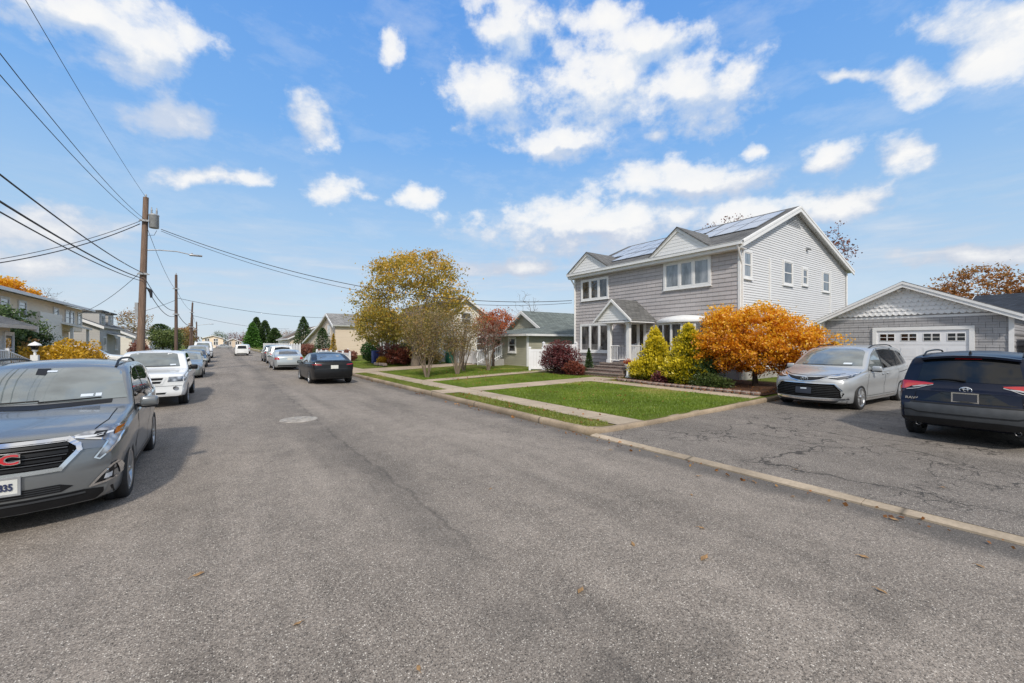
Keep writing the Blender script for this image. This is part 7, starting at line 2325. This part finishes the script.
tree('sidewalk_tree', 'olive street tree near the far end of the left sidewalk', 'tree', (-5.0, 92, .1), [(0, 0, -.1), (0, 0, .9), (.05, 0, 1.6)], [(0, 0, 3.0, 1.4, 3.4, 1.8, 3)], 120, 26, .24, 'lf_olive', 'bark_dark', .1, 133, .3, .4, (.2, .8, .5))
tree('sidewalk_tree', 'pale leaved street tree left of the second utility pole', 'tree', (-9.6, 74, .1), [(0, 0, -.1), (0, 0, 1.4), (.05, 0, 2.4)], [(0, 0, 4.6, 2.0, 3.0, 1.9, 3)], 110, 9, .2, 'lf_olive', 'bark', .12, 134, .3, .35, (.3, .8, .5), r0=.014)

# ------------------------------------------------------------------ utility poles and wires
POLES = [(-3.70, 30.7, 10.0, .22, 'pole'), (-3.6, 51.0, 8.4, .0, 'pole_dark'), (-3.6, 70.5, 7.3, .35, 'pole_dark'), (-3.6, 78.0, 6.9, -.05, 'pole_dark'), (-3.6, 90, 5.5, 0, 'pole_dark')]
PLAB = ['nearest tall leaning wooden utility pole carrying a transformer and a lamp arm', 'second wooden utility pole down the left side', 'third wooden utility pole, leaning to the right', 'fourth wooden utility pole close behind the third',
        'farthest wooden utility pole with a small lamp arm']
PT_ = []
for i, (x, y, h, lean, mt) in enumerate(POLES):
    r0 = [.185, .15, .14, .14, .13][i]
    up = empty('utility_pole', (x, y, 0), 0, PLAB[i], 'utility pole', 'utility poles along the left kerb')
    mb = MB(); mb.tube([(x + lean * t - .05 * (1 - t) * (i == 0), y, -.2 + (h + .2) * t) for t in np.linspace(0, 1, 7)], [r0 * (1.05 - .38 * t) for t in np.linspace(0, 1, 7)], 12)
    mb.build('shaft', M[mt], up)
    at = lambda z, x=x, lean=lean, h=h, y=y: Vector((x + lean * z / h, y, z))
    PT_.append(at)
    mb = MB()
    q = at(h - .02); mb.lathe([(.03, 0), (.05, .05), (.03, .09), (.05, .14), (.02, .2), (.001, .21)], tuple(q), n=10); mb.build('insulator', M['galv'], up)
    for z in (h - 1.35, h - 4.3 if i == 0 else h * .55):
        p = at(z); mb = MB(); mb.box(p.x - .2, p.x + .2, p.y - r0 - .1, p.y - r0, p.z - .05, p.z + .05); mb.tube([p + Vector((-.26, -.1, 0)), p + Vector((.26, -.1, 0))], .03, 6); mb.build('bracket', M['galv'], up)
    if i == 0:
        p = at(h - 1.35)
        mb = MB(); mb.lathe([(.001, -.45), (.20, -.44), (.225, -.41), (.225, .24), (.24, .26), (.24, .30), (.17, .35), (.001, .37)], (p.x + .38, p.y - .1, p.z + .1), n=20); tr = mb.build('transformer', M['galv'], up)
        for dx in (-.1, .12):
            mb = MB(); mb.lathe([(.05, 0), (.03, .06), (.055, .1), (.03, .16), (.055, .2), (.03, .26), (.02, .38)], (p.x + .38 + dx, p.y - .1, p.z + .44), n=10); mb.build('bushing', M['galv'], tr)
        mb = MB(); mb.tube([p + Vector((.5, -.1, -.45)), p + Vector((.4, -.2, -.75)), p + Vector((.1, -.2, -.8))], .012, 5); mb.build('lead_wire', M['wire'], tr)
        p = at(7.05)
        mb = MB(); mb.tube([p, p + Vector((.6, 0, .08)), p + Vector((1.4, 0, .10)), p + Vector((2.0, 0, .0))], [.035, .033, .03, .028], 8); arm = mb.build('lamp_arm', M['lamp_metal'], up)
        mb = MB(); rbox(mb, p + Vector((2.28, 0, -.03)), (.62, .24, .09), .035, 2); rbox(mb, p + Vector((2.1, 0, .05)), (.1, .1, .08), .02, 1); mb.build('lamp_head', M['lamp_metal'], arm)
        p = at(4.75); mb = MB(); mb.tube([p + Vector((.15, -.15, .2)), p + Vector((.33, -.15, .05)), p + Vector((.36, -.15, -.35))], [.03, .09, .05], 8); mb.build('splice_box', M['wire'], up)
        p = at(3.7); mb = MB(); mb.box(p.x - .32, p.x - .18, p.y - .1, p.y + .1, p.z - .4, p.z + .4); mb.build('cable_box', M['galv'], up)
    if i == 4:
        p = at(h - .6); mb = MB(); mb.tube([p, p + Vector((1.8, 0, .3))], .04, 6); rbox(mb, p + Vector((2.1, 0, .3)), (.6, .2, .1), .03, 1); mb.build('lamp_arm', M['lamp_metal'], up)


def wire(a, b, sag, r, label, grp, n=26):
    a, b = Vector(a), Vector(b)
    pts = [a.lerp(b, i / n) - Vector((0, 0, sag * 4 * (i / n) * (1 - i / n))) for i in range(n + 1)]
    mb = MB(); mb.tube(pts, r, 6)
    tag(mb.build('power_line', M['wire'], loc=tuple(a)), label, 'power line', grp)


at = PT_[0]
BK = -14.0                                         # the pole behind the camera
G1 = 'lines from the near pole out of the picture at the upper left'
for k, (z0, z1, x1, sag, r, lab) in enumerate([
        (10.0, 10.4, -3.5, .9, .008, 'thin topmost line from the tip of the near pole over the upper left'),
        (8.75, 9.0, -3.35, 1.55, .010, 'thin upper line of the close pair reaching the near pole below its tip'),
        (8.55, 8.75, -3.75, 1.5, .010, 'thin lower line of the close pair reaching the near pole below its tip'),
        (5.75, 6.6, -3.45, 1.0, .018, 'thick dark cable, uppermost of the three meeting the near pole at mid height'),
        (5.45, 6.0, -3.6, 1.05, .022, 'thickest cable, middle of the three meeting the near pole at mid height'),
        (5.3, 5.7, -3.75, 1.0, .016, 'thinner cable, lowest of the three meeting the near pole at mid height')]):
    wire(at(z0), (x1, BK, z1), sag, r, lab, G1, 40)
G2 = 'lines strung between the left poles'
for k, (z0, z1, r, lab) in enumerate([(8.6, 6.9, .012, 'thin line from the near pole to the second pole, upper'), (5.6, 5.0, .021, 'upper thick cable from the near pole to the second pole'), (5.3, 4.5, .021, 'lower thick cable from the near pole to the second pole')]):
    wire(at(z0), PT_[1](z1), .45 + .15 * k, r, lab, G2)
for k, (z0, z1, r) in enumerate([(7.0, 6.2, .014), (4.9, 4.2, .03)]):
    wire(PT_[1](z0), PT_[2](z1), .4, r, ['thin upper line between the second and third poles', 'thick lower cable between the second and third poles'][k], G2)
    wire(PT_[2](z1), PT_[4](z1 - 1.2), .35, r, ['thin upper line beyond the third pole', 'thick lower cable beyond the third pole'][k], G2)
G3 = 'service lines from the near pole to houses'
wire(at(8.6) + Vector((-.2, -.15, 0)), (-10.5, 27.5, 4.75), .45, .016, 'upper service line sloping left from the near pole to the beige house', G3)
wire(at(8.45) + Vector((-.2, -.15, 0)), (-9.2, 24.0, 4.3), .5, .022, 'lower service line sloping left from the near pole beyond the picture edge', G3)
wire(at(8.3) + Vector((.7, -.1, 0)), (18.1, 19.3, 4.55), 1.35, .020, 'service line crossing the street from the transformer to the grey house', G3, 40)
wire(at(8.2) + Vector((.7, -.1, 0)), (18.1, 19.3, 4.4), 1.5, .014, 'lower thin line of the pair crossing the street to the grey house', G3, 40)
wire(PT_[1](6.2), (12.5, 58.5, 5.2), .5, .02, 'line crossing the street from the second pole to the tan house', G3, 30)
wire(PT_[1](6.0), (-9.4, 55, 4.2), .3, .016, 'line from the second pole to the grey blue house', G3)
wire(PT_[2](5.6), (10.6, 90, 4.6), .5, .02, 'line crossing the street from the third pole to the brown bungalow', G3, 30)
wire(at(6.0), (-9.4, 47.0, 4.2), .35, .014, 'line from the near pole to the far corner of the beige house', G3)

# ------------------------------------------------------------------ grass and litter
def blades(name, label, regions, dens, h, w, mat, seed):
    rng = np.random.default_rng(seed)
    P = []
    for (x0, x1, y0, y1, k) in regions:
        n = int((x1 - x0) * (y1 - y0) * dens * k)
        P.append(np.stack([rng.uniform(x0, x1, n), rng.uniform(y0, y1, n)], 1))
    for (x0, x1, y0, y1, k) in regions:                # ragged fringe creeping over the edges
        if k < .5: continue
        for (fx0, fx1, fy0, fy1) in ((x0 - .07, x0, y0, y1), (x1, x1 + .07, y0, y1), (x0, x1, y0 - .07, y0), (x0, x1, y1, y1 + .08)):
            n = int((fx1 - fx0) * (fy1 - fy0) * dens * .8)
            f = np.stack([rng.uniform(fx0, fx1, n), rng.uniform(fy0, fy1, n)], 1)
            w_ = np.sin(f[:, 0] * 5.3 + f[:, 1] * 7.1) + np.sin(f[:, 0] * 11 - f[:, 1] * 3.7)
            P.append(f[w_ > -.2])
    P = np.concatenate(P); n = len(P)
    pat = np.sin(P[:, 0] * 1.7 + 1.3 * np.sin(P[:, 1] * .9)) * np.sin(P[:, 1] * 1.3 + P[:, 0] * .4) + .6 * np.sin(P[:, 0] * 4.1 + P[:, 1] * 3.3) * np.sin(P[:, 1] * 5.2)
    z = np.where((P[:, 0] > WX1), .11 + .14 * np.clip((P[:, 0] - 8.5) / 8.0, 0, 1), .095) - .005
    hh = h * (.6 + .5 * rng.random(n)) * (1 + .18 * pat)
    a = rng.uniform(0, 2 * PI, n); lean = rng.normal(size=(n, 2)) * .45
    dx, dy = np.cos(a) * w / 2, np.sin(a) * w / 2
    V = np.empty((n, 3, 3))
    V[:, 0] = np.stack([P[:, 0] - dx, P[:, 1] - dy, z], 1); V[:, 1] = np.stack([P[:, 0] + dx, P[:, 1] + dy, z], 1)
    V[:, 2] = np.stack([P[:, 0] + lean[:, 0] * hh, P[:, 1] + lean[:, 1] * hh, z + hh], 1)
    me = bpy.data.meshes.new(name)
    me.vertices.add(3 * n); me.vertices.foreach_set('co', V.ravel().astype(np.float32))
    me.loops.add(3 * n); me.loops.foreach_set('vertex_index', np.arange(3 * n, dtype=np.int32))
    me.polygons.add(n); me.polygons.foreach_set('loop_start', np.arange(0, 3 * n, 3, dtype=np.int32))
    me.update(calc_edges=True)
    dry = np.clip(np.sin(P[:, 0] * .8 + 2.1 * np.sin(P[:, 1] * .55)) * np.sin(P[:, 1] * .75 + 1.0) - .45, 0, 1)
    t = (.36 + .19 * pat + .9 * dry + .48 * (rng.random(n) - .5)).clip(0, 1)
    at_ = me.attributes.new('tint', 'FLOAT', 'POINT'); at_.data.foreach_set('value', np.repeat(t, 3).astype(np.float32))
    me.materials.append(M[mat])
    o = link_mesh(name, me)
    tag(o, label, 'grass', None, 'stuff')


blades('lawn_grass', 'short green lawn grass before the grey house and on the neighbour lawn',
       [(7.9, 13.0, DU + .17, 12.95, 1.0), (7.9, 14.4, 14.45, 17.5, .9), (7.95, 15.4, 18.7, 23.5, .45), (13.95, 15, 13.2, 15, .0), (8, 14, 30.5, 40, .22), (8, 9.6, 23.5, 26, .3)], 1700, .055, .016, 'grass', 5)
blades('verge_grass', 'dry patchy grass on the strip between kerb and sidewalk', [(KX + .17, WX0 - .02, DU + .3, 13.1, 1.0), (KX + .17, WX0 - .02, 14.4, 25, .7), (KX + .17, WX0 - .02, 28.5, 60, .25), (7.95, 14, 23.5, 26.5, .25)], 1900, .055, .016, 'grass_dry', 6)

rng = np.random.default_rng(8)                      # leaf litter no one could count
q = []
for (x0, x1, y0, y1, n, z) in ((KX - .35, KX, -1, 13, 150, -.02), (KX - .3, KX, 13, 40, 120, -.02), (13.3, 16.5, 6.2, 13, 420, .25), (8, 14, 6.2, 13, 160, None), (KX + .2, WX0, 6.3, 13, 120, .12), (8.5, 15, 15, 24, 500, None), (13.5, 20, 4.2, 5.8, 90, .12), (LX, LX + .5, 3, 40, 160, -.02), (7, 7.8, 6.5, 30, 60, .115)):
    p = np.stack([rng.uniform(x0, x1, n), rng.uniform(y0, y1, n), np.zeros(n)], 1)
    p[:, 2] = (.11 + .14 * np.clip((p[:, 0] - 8.5) / 8, 0, 1) + .045) if z is None else z + .012
    q.append(p)
q = np.concatenate(q)
me = leaf_mesh('leaf_litter', q, rng.random(len(q)), .05, rng, M['lf_rust'], .7, flat=.85)
tag(link_mesh('leaf_litter', me), 'small brown fallen leaves scattered along gutters, beds and lawn', 'leaf litter', None, 'stuff')
lf = MB()
lf.add([(-.05, 0, .006), (-.015, .024, .016), (.025, .02, .012), (.055, 0, .02), (.02, -.022, .010), (-.02, -.02, .016)], [(0, 1, 2, 3, 4, 5)])
lf.tube([(.055, 0, .02), (.085, .01, .008)], .0022, 4)
lfm = lf.mesh('fallen_leaf', simple('dry_leaf', (.34, .20, .085, 1), .8, .3, 30))
spots = [(1.62, 1.35, .9), (2.15, 2.2, 1), (3.05, 2.45, .8), (3.35, 1.95, 1.2), (3.9, 2.3, .8), (4.7, 2.9, .7), (4.55, 1.2, 1.0), (5.5, 3.3, .8), (5.75, 2.2, .9), (5.9, 1.3, 1.1), (5.2, .6, .8), (-.15, 4.1, 1.0), (.4, 3.0, .7), (5.95, 4.3, .8), (6.9, 2.6, .7), (2.75, 4.4, .6), (4.0, .95, .9), (5.6, 5.0, .7), (.9, 2.2, .6), (7.6, 1.2, .7)]
for i, (x, y, s) in enumerate(spots):
    o = bpy.data.objects.new('fallen_leaf', lfm); COL.objects.link(o)
    o.location = (x, y, roadz(x, y) + .004 if x < KX else .012); o.rotation_euler = (random.uniform(-.15, .15), random.uniform(-.15, .15), random.uniform(0, 6.2)); o.scale = (s * .8,) * 3
    tag(o, 'small dry tan leaf lying alone on the asphalt', 'leaf', 'fallen leaves on the asphalt')
